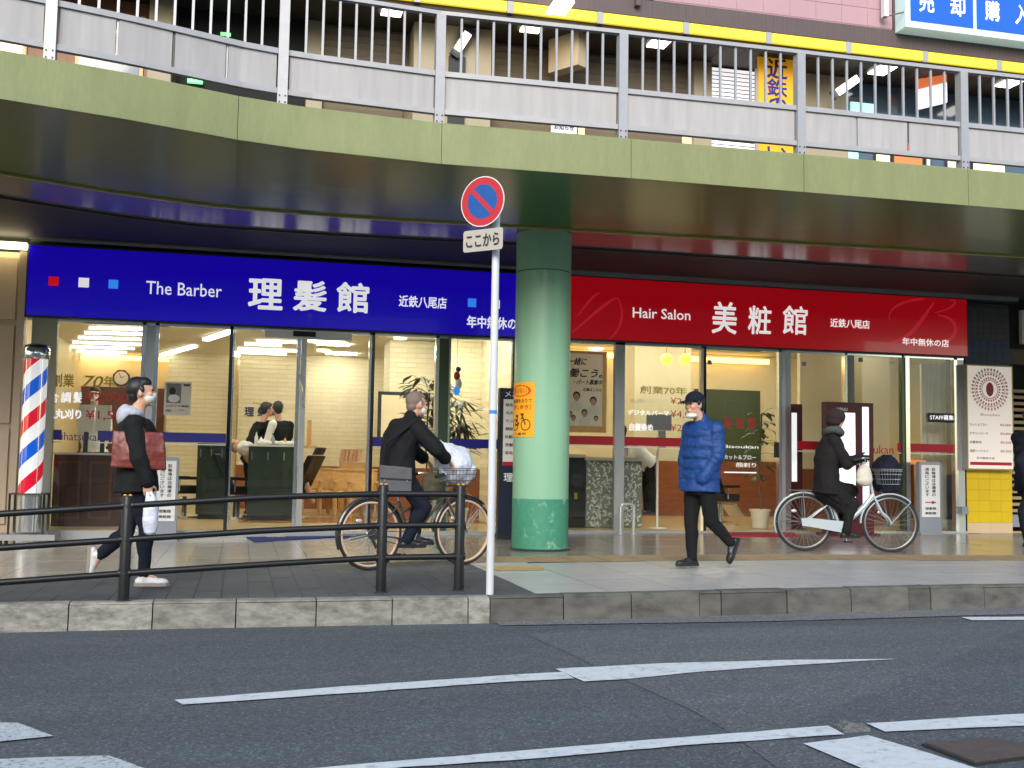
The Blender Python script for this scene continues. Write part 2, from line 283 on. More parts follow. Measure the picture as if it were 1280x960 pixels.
    def cap(s, p, q, r, r2=None, n=10):
        p, q = V(p), V(q); r2 = r if r2 is None else r2; d = (q-p); L = max(d.length, 1e-4); d /= L if L > 1e-4 else 1
        a = d.orthogonal().normalized(); b = d.cross(a); rings = []
        for k in range(5):
            ph = -math.pi/2*(1-k/4.0*.98-.02); rings.append((p+d*(r*math.sin(ph)), r*math.cos(ph)))
        for k in range(5):
            ph = math.pi/2*(k/4*.98); rings.append((q+d*(r2*math.sin(ph)), r2*math.cos(ph)))
        return s.loft([[c+(a*math.cos(t*math.tau/n)+b*math.sin(t*math.tau/n))*rr for t in range(n)] for c, rr in rings])
    def chain(s, pts, rs, n=10):
        for i in range(len(pts)-1): s.cap(pts[i], pts[i+1], rs[i], rs[i+1], n)
        return s
    def lathe(s, c, prof, n=28, ax=Z3):
        c = V(c); ax = V(ax).normalized(); a = X3 if abs(ax.x) < .9 else Y3; a = (a-ax*a.dot(ax)).normalized(); b = ax.cross(a)
        return s.loft([[c+ax*z+(a*math.cos(t*math.tau/n)+b*math.sin(t*math.tau/n))*max(r, 1e-4) for t in range(n)] for r, z in prof])
    def text(s, t, o, w, h, bold=0, shear=0, fit='wh'):
        extra = 0
        if bold >= .015: extra = bold; bold = 0
        vs, fs = text_mesh(t, bold); x0 = min(v[0] for v in vs); x1 = max(v[0] for v in vs); y0 = min(v[1] for v in vs); y1 = max(v[1] for v in vs)
        o, w, h = V(o), V(w), V(h)
        e = h.length*extra
        if e:
            nn = w.cross(h).normalized()
            for k in range(8):
                t_ = k*math.tau/8; s.text(t, o+(w.normalized()*math.cos(t_)+h.normalized()*math.sin(t_))*e+nn*(.0004*(k+1)), w, h, bold, shear)
        return s.add([o+w*((v[0]-x0)/(x1-x0)+shear*(v[1]-y0)/(y1-y0))+h*((v[1]-y0)/(y1-y0)) for v in vs], fs)
    def ring2(s, c, a, b, r0, r1, n=40):
        o = len(s.v)
        for i in range(n):
            t = i*math.tau/n; e = V(a)*math.cos(t)+V(b)*math.sin(t); s.v += [V(c)+e*r0, V(c)+e*r1]
        for i in range(n): j = (i+1) % n; s.f.append((o+2*i, o+2*i+1, o+2*j+1, o+2*j))
        return s
    def disc(s, c, a, b, r=1, n=40): return s.poly([V(c)+(V(a)*math.cos(i*math.tau/n)+V(b)*math.sin(i*math.tau/n))*r for i in range(n)])
    def build(s, name, m, parent=None, smooth=False, mesh_only=False):
        off = parent_loc(parent) if parent else V((0, 0, 0))
        me = bpy.data.meshes.new(name); me.from_pydata([tuple(p-off) for p in s.v], [], s.f); me.materials.append(M[m]); me.validate(); me.update()
        if smooth:
            me.polygons.foreach_set('use_smooth', [True]*len(me.polygons)); me.set_sharp_from_angle(angle=R(38))
        o = bpy.data.objects.new(name, me); COL.objects.link(o)
        if parent: o.parent = parent
        return o
def parent_loc(p):
    l = V((0, 0, 0))
    while p: l += p.location; p = p.parent
    return l
def tag(o, label=None, cat=None, group=None, kind=None):
    if label: o['label'] = label
    if cat: o['category'] = cat
    if group: o['group'] = group
    if kind: o['kind'] = kind
    return o
def thing(name, label, cat, loc, group=None):
    o = bpy.data.objects.new(name, None); COL.objects.link(o); o.location = loc; o.empty_display_size = .2
    return tag(o, label, cat, group)
def centre(o):      # move a top-level mesh's origin to its own base
    me = o.data; xs = [v.co for v in me.vertices]
    c = V(((min(p.x for p in xs)+max(p.x for p in xs))/2, (min(p.y for p in xs)+max(p.y for p in xs))/2, min(p.z for p in xs)))
    me.transform(Matrix.Translation(-c)); o.location = c; return o
def single(mb, name, m, label, cat, smooth=False, group=None): return tag(centre(mb.build(name, m, None, smooth)), label, cat, group)
_tex = None
def blob(mb, voxel, sm, name, m, parent, disp=0, dsize=.12):
    """union of closed volumes grown into one continuous skin"""
    global _tex
    o = mb.build(name, m, parent); md = o.modifiers.new('r', 'REMESH'); md.mode = 'VOXEL'; md.voxel_size = voxel
    s = o.modifiers.new('s', 'SMOOTH'); s.iterations = sm; s.factor = .5
    if disp:
        _tex = _tex or bpy.data.textures.new('folds', 'CLOUDS'); _tex.noise_scale = .12
        d = o.modifiers.new('d', 'DISPLACE'); d.texture = _tex; d.strength = disp; d.mid_level = .5
    dg = bpy.context.evaluated_depsgraph_get(); me = bpy.data.meshes.new_from_object(o.evaluated_get(dg)); old = o.data
    o.modifiers.clear(); o.data = me; bpy.data.meshes.remove(old); me.polygons.foreach_set('use_smooth', [True]*len(me.polygons)); me.name = name
    return o

# ================================================================== THE SETTING
YF = 15.65                                  # glazing plane of the shops
tag(MB().add([(-1500, -1500, -.75), (1500, -1500, -.75), (1500, 1500, -.75), (-1500, 1500, -.75)], [(0, 1, 2, 3)]).build('ground', 'earth'), kind='structure')
xs = [-120, -40, -12, -8]+[-6+.5*i for i in range(25)]+[8, 11, 14, 20, 40, 120]
def strip(ya, yb, dz, skirt=0):
    m = MB(); P = []
    for x in xs: P += [(x, ya(x), gz(x)+dz), (x, yb(x), gz(x)+dz)]
    m.add(P, [(2*i, 2*i+2, 2*i+3, 2*i+1) for i in range(len(xs)-1)])
    if skirt: m.add([(p[0], p[1], p[2]-k) for p in P[1::2] for k in (0, skirt)], [(2*i, 2*i+2, 2*i+3, 2*i+1) for i in range(len(xs)-1)])
    return m
road = tag(strip(lambda x: -60, lambda x: ky(x)+.02, -.2).build('road', 'asphalt'), kind='structure')
def patch(name, m, px, lift=.004):
    return MB().poly([road_pt(u, v)+V((0, 0, lift)) for u, v in px]).build(name, m, road)
# resurfaced strip on the right of the diagonal seam, gutter below the kerb, painted lines
patch('asphalt_patch', 'asphalt_old', [(2200, 990), (1010, 990), (915, 918), (868, 890), (785, 852), (700, 812), (655, 792), (700, 790), (1300, 776), (2200, 758)], .003)
gut = MB(); gx = [1.95+.5*i for i in range(24)]
for a, b in zip(gx, gx[1:]):
    ga, gb = ky(a)-.05-min(.32, .12+(a-1.95)*.09), ky(b)-.05-min(.32, .12+(b-1.95)*.09)
    gut.add([(a, ga, gz(a)-.193), (b, gb, gz(b)-.193), (b, ky(b)+.01, gz(b)-.193), (a, ky(a)+.01, gz(a)-.193)], [(0, 1, 2, 3)])
gut.build('gutter', 'gutter', road)
def jag(pts, amp=.006, step=.12):           # ragged paint edges
    out = []
    W = [road_pt(u, v) for u, v in pts]
    for a, b in zip(W, W[1:]+W[:1]):
        n = max(1, int((b-a).length/step))
        for i in range(n): q = a.lerp(b, i/n); out.append(q+V((0, random.uniform(-amp, amp) if i else 0, .008)))
    return out
for nm, mt, px in [('lane_line', 'road_paint', [(218, 876.5), (430, 859.5), (640, 845), (703, 841.5), (718, 849.5), (640, 853.5), (430, 868.5), (228, 882.5)]),
                   ('merge_arrow', 'road_paint', [(694, 837.5), (830, 830.5), (970, 826.5), (1122, 825), (975, 834), (860, 842.5), (782, 850.5), (730, 853.5)]),
                   ('lane_line', 'road_paint', [(300, 972), (420, 960), (640, 941.5), (850, 924), (1035, 909), (1056, 920), (850, 934), (640, 952.5), (505, 961), (330, 980)]),
                   ('lane_line', 'road_paint', [(1083, 906), (1280, 894), (1500, 880), (1500, 894), (1280, 909), (1106, 916.5)]),
                   ('lane_line', 'road_paint', [(1201, 772.5), (1290, 772), (1500, 768), (1500, 773), (1290, 776), (1215, 776.5)]),
                   ('crossing_bar', 'road_paint', [(1004, 931.5), (1085, 921), (1150, 940), (1290, 985), (1130, 985)]),
                   ('crossing_bar', 'road_paint_worn', [(-160, 908), (0, 905), (22, 905.5), (67, 922), (0, 929), (-160, 945)]),
                   ('crossing_bar', 'road_paint_worn', [(-160, 962), (0, 951), (135, 946.5), (176, 961), (260, 992), (-160, 1040)])]:
    MB().poly(jag(px)).build(nm, mt, road)
# square cover and stud in the road
pc = [road_pt(u, v)+V((0, 0, .012)) for u, v in [(1155, 933), (1241, 926.5), (1318, 944), (1219, 957.5)]]
root = thing('manhole_cover', 'rusty square steel cover set in the asphalt beside the crossing', 'manhole cover', (sum(pc, V())/4))
def shrink(P, k): c = sum(P, V())/len(P); return [c+(p-c)*k for p in P]
MB().prism(shrink(pc, 1.04), (0, 0, -.04)).build('frame', 'dark_metal', root)
MB().prism([p+V((0, 0, .006)) for p in shrink(pc, .97)], (0, 0, -.04)).build('plate', 'rust', root)
st = road_pt(1064, 912); m = MB(); m.prism([st+V(q) for q in [(-.07, -.05, .015), (.07, -.05, .015), (.09, .05, .015), (-.06, .06, .015)]], (0, 0, -.03)); m.box(st.x-.05, st.x+.0, st.y-.03, st.y+.03, st.z, st.z+.035)
single(m, 'road_stud', 'gutter', 'small worn concrete stud at the end of the long white line', 'road stud')

# sidewalk base, kerb, pavers
walk = tag(strip(lambda x: ky(x)+.01, lambda x: 24, -.014).build('sidewalk', 'joint'), kind='structure')
bnd_px = [(-200, 741), (0, 728), (130, 717), (320, 709), (480, 703), (575, 700.5)]
def walk_pt(u, v):
    z = -.08
    for _ in range(12): p = WZ(u, v, z); z = gz(p.x)
    return p
BT = sorted((walk_pt(u, v).x, walk_pt(u, v).y) for u, v in bnd_px)          # dark pavers end here
BX = walk_pt(585, 704).x
def bY(x): return lerp(BT, x)
def tile(poly, name, mt, gap=.004, th=.012, dz=0):
    c = sum((V(p) for p in poly), V())/len(poly)
    P = []
    for p in poly:
        p = V(p); d = (p-c); L = d.length; p = c+d*(max(L-gap, .01)/max(L, .02)); P.append(V((p.x, p.y, gz(p.x)-th+dz)))
    m = MB().prism(P, (0, 0, th)); return m
def lay(x0, x1, wx, ylo, yhi, ly, name, mt, limit, gap=.004, stag=False):
    stuff = MB(); n = 0; cells = []
    x = x0; k = 0
    while x < x1-1e-4:
        xb = min(x+wx, x1); a0, a1, b0, b1 = ylo(x), ylo(xb), yhi(x), yhi(xb)
        y = -2*ly+(ly/2 if stag and k % 2 else 0)+8
        while y < max(b0, b1):
            lo0, lo1, hi0, hi1 = max(y, a0), max(y, a1), min(y+ly, b0), min(y+ly, b1)
            if hi0-lo0 > .02 and hi1-lo1 > .02: cells.append([(x, lo0, 0), (xb, lo1, 0), (xb, hi1, 0), (x, hi0, 0)])
            y += ly
        x = xb; k += 1
    cells.sort(key=lambda c: abs(c[0][1])+abs(c[0][0]-3)*.4)
    for c in cells:
        for i in range(4): pass
        m = tile(c, name, mt, gap, dz=random.uniform(-.0012, .0012))
        if n < limit: m.build(name, mt, walk); n += 1
        else: stuff.add(m.v, m.f)
    if stuff.v: tag(stuff.build(name, mt, walk), kind='stuff')
KW = .16
lay(-3.6, BX, .205, lambda x: ky(x)+KW, bY, .62, 'paving_slab', 'paver_dark', 150, .005, True)
TW = .09        # thin tan border that follows the dark pavers
def tacY(x): return lerp([(2.0, 12.0), (3.2, 11.86), (8.3, 11.38), (16, 10.8)], x)
lay(-3.6, BX, .31, lambda x: bY(x)+TW, lambda x: YF-.14, .62, 'paving_tile', 'paver_light', 70, .004)
lay(BX, 15, .62, lambda x: tacY(x)+.004, lambda x: YF+.35 if x > 11.8 else YF-.14, .62, 'paving_tile', 'paver_darker', 30, .003)
lay(BX, 14, .62, lambda x: ky(x)+KW, lambda x: tacY(x)-.72, .31, 'paving_tile', 'paver_grey', 50, .006)
bx = [-3.6+.25*i for i in range(int((BX+3.6)/.25)+1)]+[BX]; m = MB()
for a, b in zip(bx, bx[1:]): m.add([(a, bY(a)+.004, gz(a)), (b, bY(b)+.004, gz(b)), (b, bY(b)+TW-.004, gz(b)), (a, bY(a)+TW-.004, gz(a))], [(0, 1, 2, 3)])
m.build('border_strip', 'tactile', walk)
m = MB(); tx = [BX+.38*i for i in range(36)]
for a, b in zip(tx, tx[1:]):
    for k in (0, 1): m.add([(a+.003, tacY(a)-.71+k*.357, gz(a)+.001), (b-.003, tacY(b)-.71+k*.357, gz(b)+.001), (b-.003, tacY(b)-.36+k*.357, gz(b)+.001), (a+.003, tacY(a)-.36+k*.357, gz(a)+.001)], [(0, 1, 2, 3)])
    for k in range(8):
        y = -.67+k*.088; m.add([(a+.03, tacY(a)+y, gz(a)+.001), (b-.03, tacY(b)+y, gz(b)+.001), (b-.03, tacY(b)+y+.035, gz(b)+.006), (a+.03, tacY(a)+y+.035, gz(a)+.006)], [(0, 1, 2, 3)])
m.build('tactile_strip', 'tactile', walk)
q = [walk_pt(u, v) for u, v in [(602, 708.5), (676, 708), (680, 712.8), (612, 713.3)]]
MB().poly([p+V((0, 0, .004)) for p in q]).build('tactile_patch', 'tactile_yellow', walk)
kerb = tag(bpy.data.objects.new('kerb', None), kind='structure'); COL.objects.link(kerb); kerb.location = (2, 8.4, -.1)
jx = [-3.6, -2.99, -2.39, -1.79, -1.19, -.6, 0, .59, 1.16, 1.74, 1.91, 2.50, 3.06, 3.64, 3.83, 4.41, 4.99, 5.53, 5.74, 6.26, 6.86, 7.46, 8.06, 8.66]
for a, b in zip(jx, jx[1:]):
    g = .0045; a, b = a+g, b-g; dy = random.uniform(-.006, .006); ch = .018
    def sec(x):
        y, z = ky(x)+dy, gz(x)+random.uniform(-.002, .004); return [(x, y, z-.3), (x, y-.0, z-.26), (x, y+.012, z-ch-.01), (x, y+.02, z-.006), (x, y+.04, z), (x, y+KW-.006, z), (x, y+KW-.006, z-.3)]
    MB().loft([sec(a), sec(b)]).build('kerb_stone', 'kerb_pale' if a < 1.8 else 'kerb_dark', kerb)

# ================================================================== RAISED WALKWAY
ZS, ZD = 3.8, 4.2
FE = [(-7, 8.2), (-3.6, 8.85), (-1.96, 9.22), (-1.08, 9.46), (-.6, 9.63), (-.13, 9.80), (.4, 9.92), (1.72, 10.03), (3.62, 9.98), (5.48, 9.96), (7.40, 9.95), (9.4, 9.93), (11.4, 9.92), (17, 9.9)]
LE = [(-7, 9.8), (-3.2, 11.3), (-2.43, 11.63), (-1.4, 12.1), (-.41, 12.42), (1, 12.5), (3, 12.40), (9.76, 12.06), (17, 11.9)]
BE = [(-7, 10.9), (-3.2, 12.4), (-2.63, 12.7), (-1.6, 13.2), (-.72, 13.5), (1, 13.52), (3.2, 13.35), (10.8, 13.3), (17, 13.3)]
walkway = thing('pedestrian_walkway', 'olive green raised walkway with glossy underside running above the sidewalk', 'walkway', (4, 11, 3.8))
SEAM = [-7, -3.6, -.13, 1.74, 3.62, 5.48, 7.40, 9.4, 11.4, 17]
def sub(a, b, tab): return sorted({a, b}|{x for x, _ in tab if a < x < b})
for a, b in zip(SEAM, SEAM[1:]):
    a, b = a+.003, b-.003; X_ = sorted({a+(b-a)*i/6 for i in range(7)}|set(sub(a, b, FE)))
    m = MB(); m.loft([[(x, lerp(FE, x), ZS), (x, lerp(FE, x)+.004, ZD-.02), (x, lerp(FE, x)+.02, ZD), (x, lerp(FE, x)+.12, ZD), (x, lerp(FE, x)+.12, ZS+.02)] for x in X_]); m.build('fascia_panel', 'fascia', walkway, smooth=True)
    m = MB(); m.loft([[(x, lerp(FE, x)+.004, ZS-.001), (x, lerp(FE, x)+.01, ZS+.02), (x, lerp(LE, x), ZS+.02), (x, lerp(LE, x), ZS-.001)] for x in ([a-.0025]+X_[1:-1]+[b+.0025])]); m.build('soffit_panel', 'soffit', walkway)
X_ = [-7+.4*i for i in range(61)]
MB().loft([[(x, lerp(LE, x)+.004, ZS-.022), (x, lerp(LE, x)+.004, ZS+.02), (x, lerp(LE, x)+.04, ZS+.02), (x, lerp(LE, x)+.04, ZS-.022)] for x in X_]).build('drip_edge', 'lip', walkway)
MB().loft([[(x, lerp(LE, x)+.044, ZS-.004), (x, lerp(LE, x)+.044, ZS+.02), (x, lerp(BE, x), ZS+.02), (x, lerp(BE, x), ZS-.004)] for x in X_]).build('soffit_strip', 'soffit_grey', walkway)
MB().loft([[(x, lerp(BE, x)+.003, ZS-.03), (x, lerp(BE, x)+.003, ZS+.3), (x, lerp(BE, x)+.03, ZS+.3), (x, lerp(BE, x)+.03, ZS-.03)] for x in X_]).build('inner_edge', 'dark_metal', walkway)
for x in SEAM[1:-1]:
    y = lerp(FE, x); MB().box(x-.006, x+.006, y+.012, y+.02, ZS, ZD-.01).build('seam', 'seam', walkway)
MB().loft([[(x, lerp(FE, x)+.124, ZS+.1), (x, lerp(FE, x)+.124, ZD-.01), (x, 17.9, ZD-.01), (x, 17.9, ZS+.1)] for x in X_]).build('deck_slab', 'ceiling_dark', walkway)  # shade of the gap put into the near-black slab colour

# railing on the walkway
railing = thing('walkway_railing', 'grey aluminium railing with solid lower panels and thin upright bars along the raised walkway', 'railing', (4, 10, 4.2))
PX = [-3.55, -1.63, .25, 1.72, 3.55, 5.48, 7.40, 9.4, 11.3]
def rY(x): return lerp(FE, x)+.09
ZT, ZM, ZB = 5.27, 4.69, 4.32
for i, x in enumerate(PX):
    y = rY(x); m = MB().box(x-.045, x+.045, y-.05, y+.05, ZD-.02, ZT); m.build('post', 'alu', railing)
    for dx in (-.025, .025):
        for dz in (.05, .11): MB().tube((x+dx, y-.05, ZD+dz-.03), (x+dx, y-.056, ZD+dz-.03), .008, 8).build('bolt', 'dark_metal', railing)
split = {0: 2, 1: 4, 2: 1, 3: 1, 4: 1, 5: 3, 6: 1, 7: 2}; nb = {0: 11, 1: 11, 2: 8, 3: 10, 4: 10, 5: 10, 6: 10, 7: 10}
for i, (a, b) in enumerate(zip(PX, PX[1:])):
    a, b = a+.047, b-.047; n = 6
    Q = [(a+(b-a)*k/n) for k in range(n+1)]
    for nm, z0, z1, t in [('top_rail', ZT-.035, ZT+.02, .035), ('mid_rail', ZM-.02, ZM+.03, .028), ('bottom_rail', ZB-.02, ZB+.03, .03)]:
        if nm == 'top_rail': q = [Q[0]-.047]+Q[1:-1]+[Q[-1]+.047]; z0 += .037; z1 += .02
        else: q = Q
        MB().loft([[(x, rY(x)-t, z0), (x, rY(x)+t, z0), (x, rY(x)+t, z1), (x, rY(x)-t, z1)] for x in q]).build(nm, 'alu_warm', railing, smooth=False)
    s = split[i]
    for k in range(s):
        p, q = a+(b-a)*k/s+.012, a+(b-a)*(k+1)/s-.012; W = [p+(q-p)*j/4 for j in range(5)]
        MB().loft([[(x, rY(x)-.004, ZB+.032), (x, rY(x)+.008, ZB+.032), (x, rY(x)+.008, ZM-.022), (x, rY(x)-.004, ZM-.022)] for x in W]).build('infill_panel', 'alu_panel', railing)
        if k: x = a+(b-a)*k/s; MB().box(x-.008, x+.008, rY(x)+.009, rY(x)+.02, ZB+.03, ZM-.02).build('stiffener', 'dark_metal' if (i+k) % 2 else 'alu', railing)
    for k in range(1, nb[i]+1):
        x = a+(b-a)*k/(nb[i]+1); MB().box(x-.011, x+.011, rY(x)-.011, rY(x)+.011, ZM+.031, ZT+.001).build('baluster', 'alu', railing)

# support column
CX, CY, CR = 3.515, 12.78, .338
col = thing('support_column', 'round light green column with darker worn base holding up the walkway', 'column', (CX, CY, -.04))
zc = WY(676, 623, CY).z; zj = WY(676, 342, CY).z
MB().lathe((CX, CY, 0), [(CR, zc), (CR, zj-.006)], 48).build('shaft', 'column', col, smooth=True)
MB().lathe((CX, CY, 0), [(CR, zj+.006), (CR, ZS-.003)], 48).build('upper_shaft', 'column', col, smooth=True)
MB().lathe((CX, CY, 0), [(CR-.006, zj-.006), (CR-.006, zj+.006)], 48).build('joint_ring', 'seam', col, smooth=True)
MB().lathe((CX, CY, 0), [(CR+.002, -.05), (CR+.002, zc)], 48).build('painted_base', 'column_base', col, smooth=True)
MB().lathe((CX, CY, 0), [(CR+.03, -.06), (CR+.03, -.02), (CR+.006, -.005)], 48).build('base_collar', 'dark_metal', col, smooth=True)

# bicycle notice on the column (curved round it)
def on_col(a, z, r=CR+.006): return V((CX+r*math.sin(a), CY-r*math.cos(a), z))
az0 = -math.asin(min(.999, (CX-WY(641.5, 510, CY-.1).x)/CR))+.12; 
ztop, zbot = WY(655, 477, CY-.25).z, WY(655, 546, CY-.25).z; aR = math.asin((WY(668, 510, CY-.28).x-CX)/CR); aL = aR-1.22
poster = thing('bicycle_notice', 'orange yellow notice with red burst and bicycle picture stuck on the green column', 'notice', on_col(aL, zbot))
g = MB(); n = 12; P = []
for i in range(n+1): P += [on_col(aL+(aR-aL)*i/n, zbot), on_col(aL+(aR-aL)*i/n, ztop)]
g.add(P, [(2*i, 2*i+2, 2*i+3, 2*i+1) for i in range(n)]); g.build('sheet', 'yellow_poster', poster, smooth=True)
def wrap(m, name, mt, k=1):                  # flat (x in 0..1, z in 0..1) art bent round the column
    for i, p in enumerate(m.v): m.v[i] = on_col(aL+(aR-aL)*p.x, zbot+(ztop-zbot)*p.z, CR+.006+.002*k)
    return m.build(name, mt, poster)
def flat_text(t, x, z, w, h, bold=.01): return MB().text(t, (x, 0, z), (w, 0, 0), (0, 0, h), bold)
m = MB(); nn = 36
for i in range(nn):
    t0, t1 = i*math.tau/nn, (i+1)*math.tau/nn; r0_, r1_ = (1, .86) if i % 2 else (.86, 1)
    e = lambda t, r, k: (.5+.42*r*k*math.cos(t), 0, .84+.115*r*k*math.sin(t)); m.add([e(t0, r0_, 1), e(t1, r1_, 1), e(t1, r1_, .84), e(t0, r0_, .84)], [(0, 1, 2, 3)])
wrap(m, 'burst', 'poster_red'); wrap(flat_text('あぶない！', .2, .80, .62, .09, .02), 'lettering', 'poster_red')
wrap(flat_text('自転車をおりて', .06, .62, .86, .075, .02), 'lettering', 'print_black'); wrap(flat_text('［押し歩き］', .1, .5, .78, .085, .02), 'lettering', 'poster_red')
m = MB(); sxy = (ztop-zbot)/((aR-aL)*CR)
for cx_ in (.27, .72):
    o = len(m.v)
    for i in range(20):
        t = i*math.tau/20
        for r in (.17, .14): m.v.append(V((cx_+r*math.cos(t), 0, .22+r*math.sin(t)/sxy)))
    for i in range(20): j = (i+1) % 20; m.f.append((o+2*i, o+2*j, o+2*j+1, o+2*i+1))
def ln(m, a, b, w_=.018):
    a, b = V((a[0], 0, a[1])), V((b[0], 0, b[1])); d = (b-a).normalized(); n_ = V((-d.z, 0, d.x))*w_; m.add([a+n_, a-n_, b-n_, b+n_], [(0, 1, 2, 3)])
for a, b in [((.27, .22), (.42, .22)), ((.42, .22), (.37, .38)), ((.42, .22), (.62, .36)), ((.37, .34), (.62, .36)), ((.27, .22), (.37, .34)), ((.6, .4), (.72, .22)), ((.3, .385), (.44, .385)), ((.54, .41), (.66, .41))]: ln(m, a, b)
wrap(m, 'bicycle_picture', 'print_black'); wrap(flat_text('八尾市', .25, .03, .5, .05, .01), 'lettering', 'print_black')

# ================================================================== BUILDING SHELL
XL, XM, XR = -2.83, 4.12, 11.46
bld = thing('station_building', 'station building with recessed upper arcade of shutters above the shops', 'building', (4, 16, 0))
# recess above the shops, under the deck; its shade is the wall's black
MB().box(-9, 30, YF+.03, YF+.3, 3.06, 4.1).build('recess_wall', 'shade_black', bld)
m = MB(); m.box(XL, XM-.1, YF-.13, YF+.02, 3.86, 3.9); m.box(XM+.2, XR+1, YF-.14, YF+.02, 3.83, 3.95); m.build('trim_rail', 'chrome', bld)
# upper arcade
YU = 16.85; ZC = 7.8
MB().box(-9, 26, 15.76, YU+.3, ZC, ZC+.2).build('arcade_ceiling', 'up_ceiling', bld)
zb1 = 7.97
MB().box(-9, 26, 15.6, 15.75, zb1, 8.25).build('fascia_beam', 'beam_brown', bld)
MB().box(-9, 26, 15.68, 15.75, 7.74, zb1-.002).build('beam_lining', 'up_ceiling', bld)
PT = WY(755, 25, 15.6).x-WY(643, 15, 15.6).x; x = WY(643, 15, 15.6).x-6*PT
while x < 18:
    MB().box(x, x+PT-.12, 15.60, 15.66, 7.80, 7.955).build('strip_light', 'tube_yellow', bld)
    MB().box(x+PT-.11, x+PT-.01, 15.605, 15.67, 7.78, 7.965).build('light_joint', 'alu_warm', bld)
    x += PT
m = MB()
for i in range(90): m.box(-9+i*.39, -9+i*.39+.012, 15.77, YU, ZC-.006, ZC-.001)
m.build('ceiling_ribs', 'dark_metal', bld)
def upx(u): return WY(u, 60, YU).x
def uz(u, v): return WY(u, v, YU).z
def shutter(ua, ub):
    a, b = upx(ua), upx(ub); z = ZD
    while z < ZC-.01:
        z1 = min(z+.105, ZC); MB().add([(a, YU, z), (b, YU, z), (b, YU-.022, z1-.02), (a, YU-.022, z1-.02), (a, YU-.002, z1), (b, YU-.002, z1), (b, YU+.03, z1), (a, YU+.03, z1), (a, YU+.03, z), (b, YU+.03, z)],
            [(0, 1, 2, 3), (3, 2, 5, 4), (4, 5, 6, 7), (8, 7, 6, 9), (0, 3, 4, 7, 8), (1, 9, 6, 5, 2), (0, 8, 9, 1)]).build('shutter_slat', 'shutter', bld); z += .105
# only slats that can be seen through the railing are separate; the arcade reads as two shutters
shutter(405, 505); shutter(612, 862)
def pier(ua, ub, d=.35, m_='beige_wall', nm='pier'): MB().box(upx(ua), upx(ub), YU-d, YU+.28, ZD, ZC-.007).build(nm, m_, bld)
pier(188, 217); pier(384, 404, .1); pier(512, 606, .5); pier(862, 884, .2); pier(994, 1052, .2)
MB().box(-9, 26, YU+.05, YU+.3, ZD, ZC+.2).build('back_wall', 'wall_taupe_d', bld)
MB().box(upx(222), upx(382), YU-.02, YU+.04, ZD, ZC-.01).build('opening_shade', 'shade_black', bld)  # flat black sheet in place of the shade inside the opening
MB().box(upx(1053), 26, YU-.02, YU+.04, ZD, ZC-.01).build('dark_window', 'window_blue', bld)
a, b = upx(-260), upx(186); k = 0; x = a
while x < b-.02:
    MB().box(x, min(x+.148, b), YU-.05, YU+.03, ZD+.02, ZC-.02).build('wood_board', 'wood_upper', bld); x += .15
for ua, ub, va, vb, mt in [(100, 176, 34, 22, 'window_blue'), (100, 176, 84, 96, 'window_blue'), (-60, 30, 60, 82, 'warm_window')]:
    z0, z1 = sorted((uz(ua, va), uz(ua, vb)));
    if ua == 100 and va == 34: z1, z0 = uz(130, 22), uz(130, 42)
    if ua == 100 and va == 84: z1, z0 = uz(130, 72), uz(130, 125)
    if ua == -60: z1, z0 = uz(0, 50), uz(0, 95)
    fr = MB().box(upx(ua)-.05, upx(ub)+.05, YU-.08, YU-.052, z0-.05, z1+.05).build('window', 'wood_light', bld)
    MB().box(upx(ua), upx(ub), YU-.087, YU-.081, z0, z1).build('pane', mt, fr)
# venetian blind window
z0, z1 = ZD+.1, uz(910, 88); a, b = upx(886), upx(944)
fr = MB().box(a-.04, b+.04, YU-.06, YU, z0, z1+.06).build('blind_window', 'dark_metal', bld); m = MB(); z = z0+.05
while z < z1: m.box(a, b, YU-.075, YU-.063, z, z+.05); z += .07
m.build('blind', 'lit_panel', fr)
# upper wall: pink tiles right of px 795, brown to the left
MB().box(-9, 6.0, 15.58, 15.75, 8.252, 11).build('upper_wall', 'beam_brown', bld)
a0 = WY(797, 0, 15.6).x; MB().box(a0-.06, a0+.02, 15.5, 15.58, 8.1, 9.0).build('downpipe', 'beam_brown', bld)
pk = MB().box(6.0, 10.2, 15.6, 15.75, 8.252, 11).build('pink_wall', 'pink_tile', bld)
for i in range(9):
    for j in range(4): MB().box(6.01+i*.466, 6.01+i*.466+.458, 15.592, 15.6-.0005, 8.27+j*.30, 8.27+j*.30+.292).build('tile', 'pink_tile', pk)
MB().box(10.22, 26, 15.6, 15.75, 8.252, 11).build('side_wall', 'beam_brown', bld)
# wall left of the shops (taupe panelled) and pier right of them
lw = thing('panelled_wall', 'taupe panelled wall left of the blue barber sign', 'wall', (-4, 15.6, 0))
MB().box(-12, XL-.02, 15.62, 15.75, -.2, 3.7).build('panel_backing', 'wall_taupe', lw)
MB().box(XL-.11, XL-.02, 15.50, 15.62, -.2, 3.7).build('jamb', 'wall_taupe', lw)
for a in (-3.42, -4.1, -4.78):
    for z0, z1 in ((.1, 1.35), (1.42, 2.72), (2.79, 3.62)): MB().box(a, a+.44, 15.575, 15.62, z0, z1).build('panel', 'wall_taupe', lw)
MB().box(-12, XL-.02, 15.4, 15.62, 3.74, 3.80).build('lit_cap', 'lamp_up_warm', lw)
pr = thing('tiled_pier', 'wall pier of grey, blue and bright yellow tiles right of the red sign', 'wall', (11.9, 15.9, 0))
pa, pb = 11.50, WY(1264, 650, YF).x; MB().box(pa+.01, pb-.01, YF-.02, YF+.5, 0, 3.78).build('pier_core', 'joint', pr)
zy, zbs, zg = WY(1200, 505, YF).z, .17, WY(1230, 425, YF).z
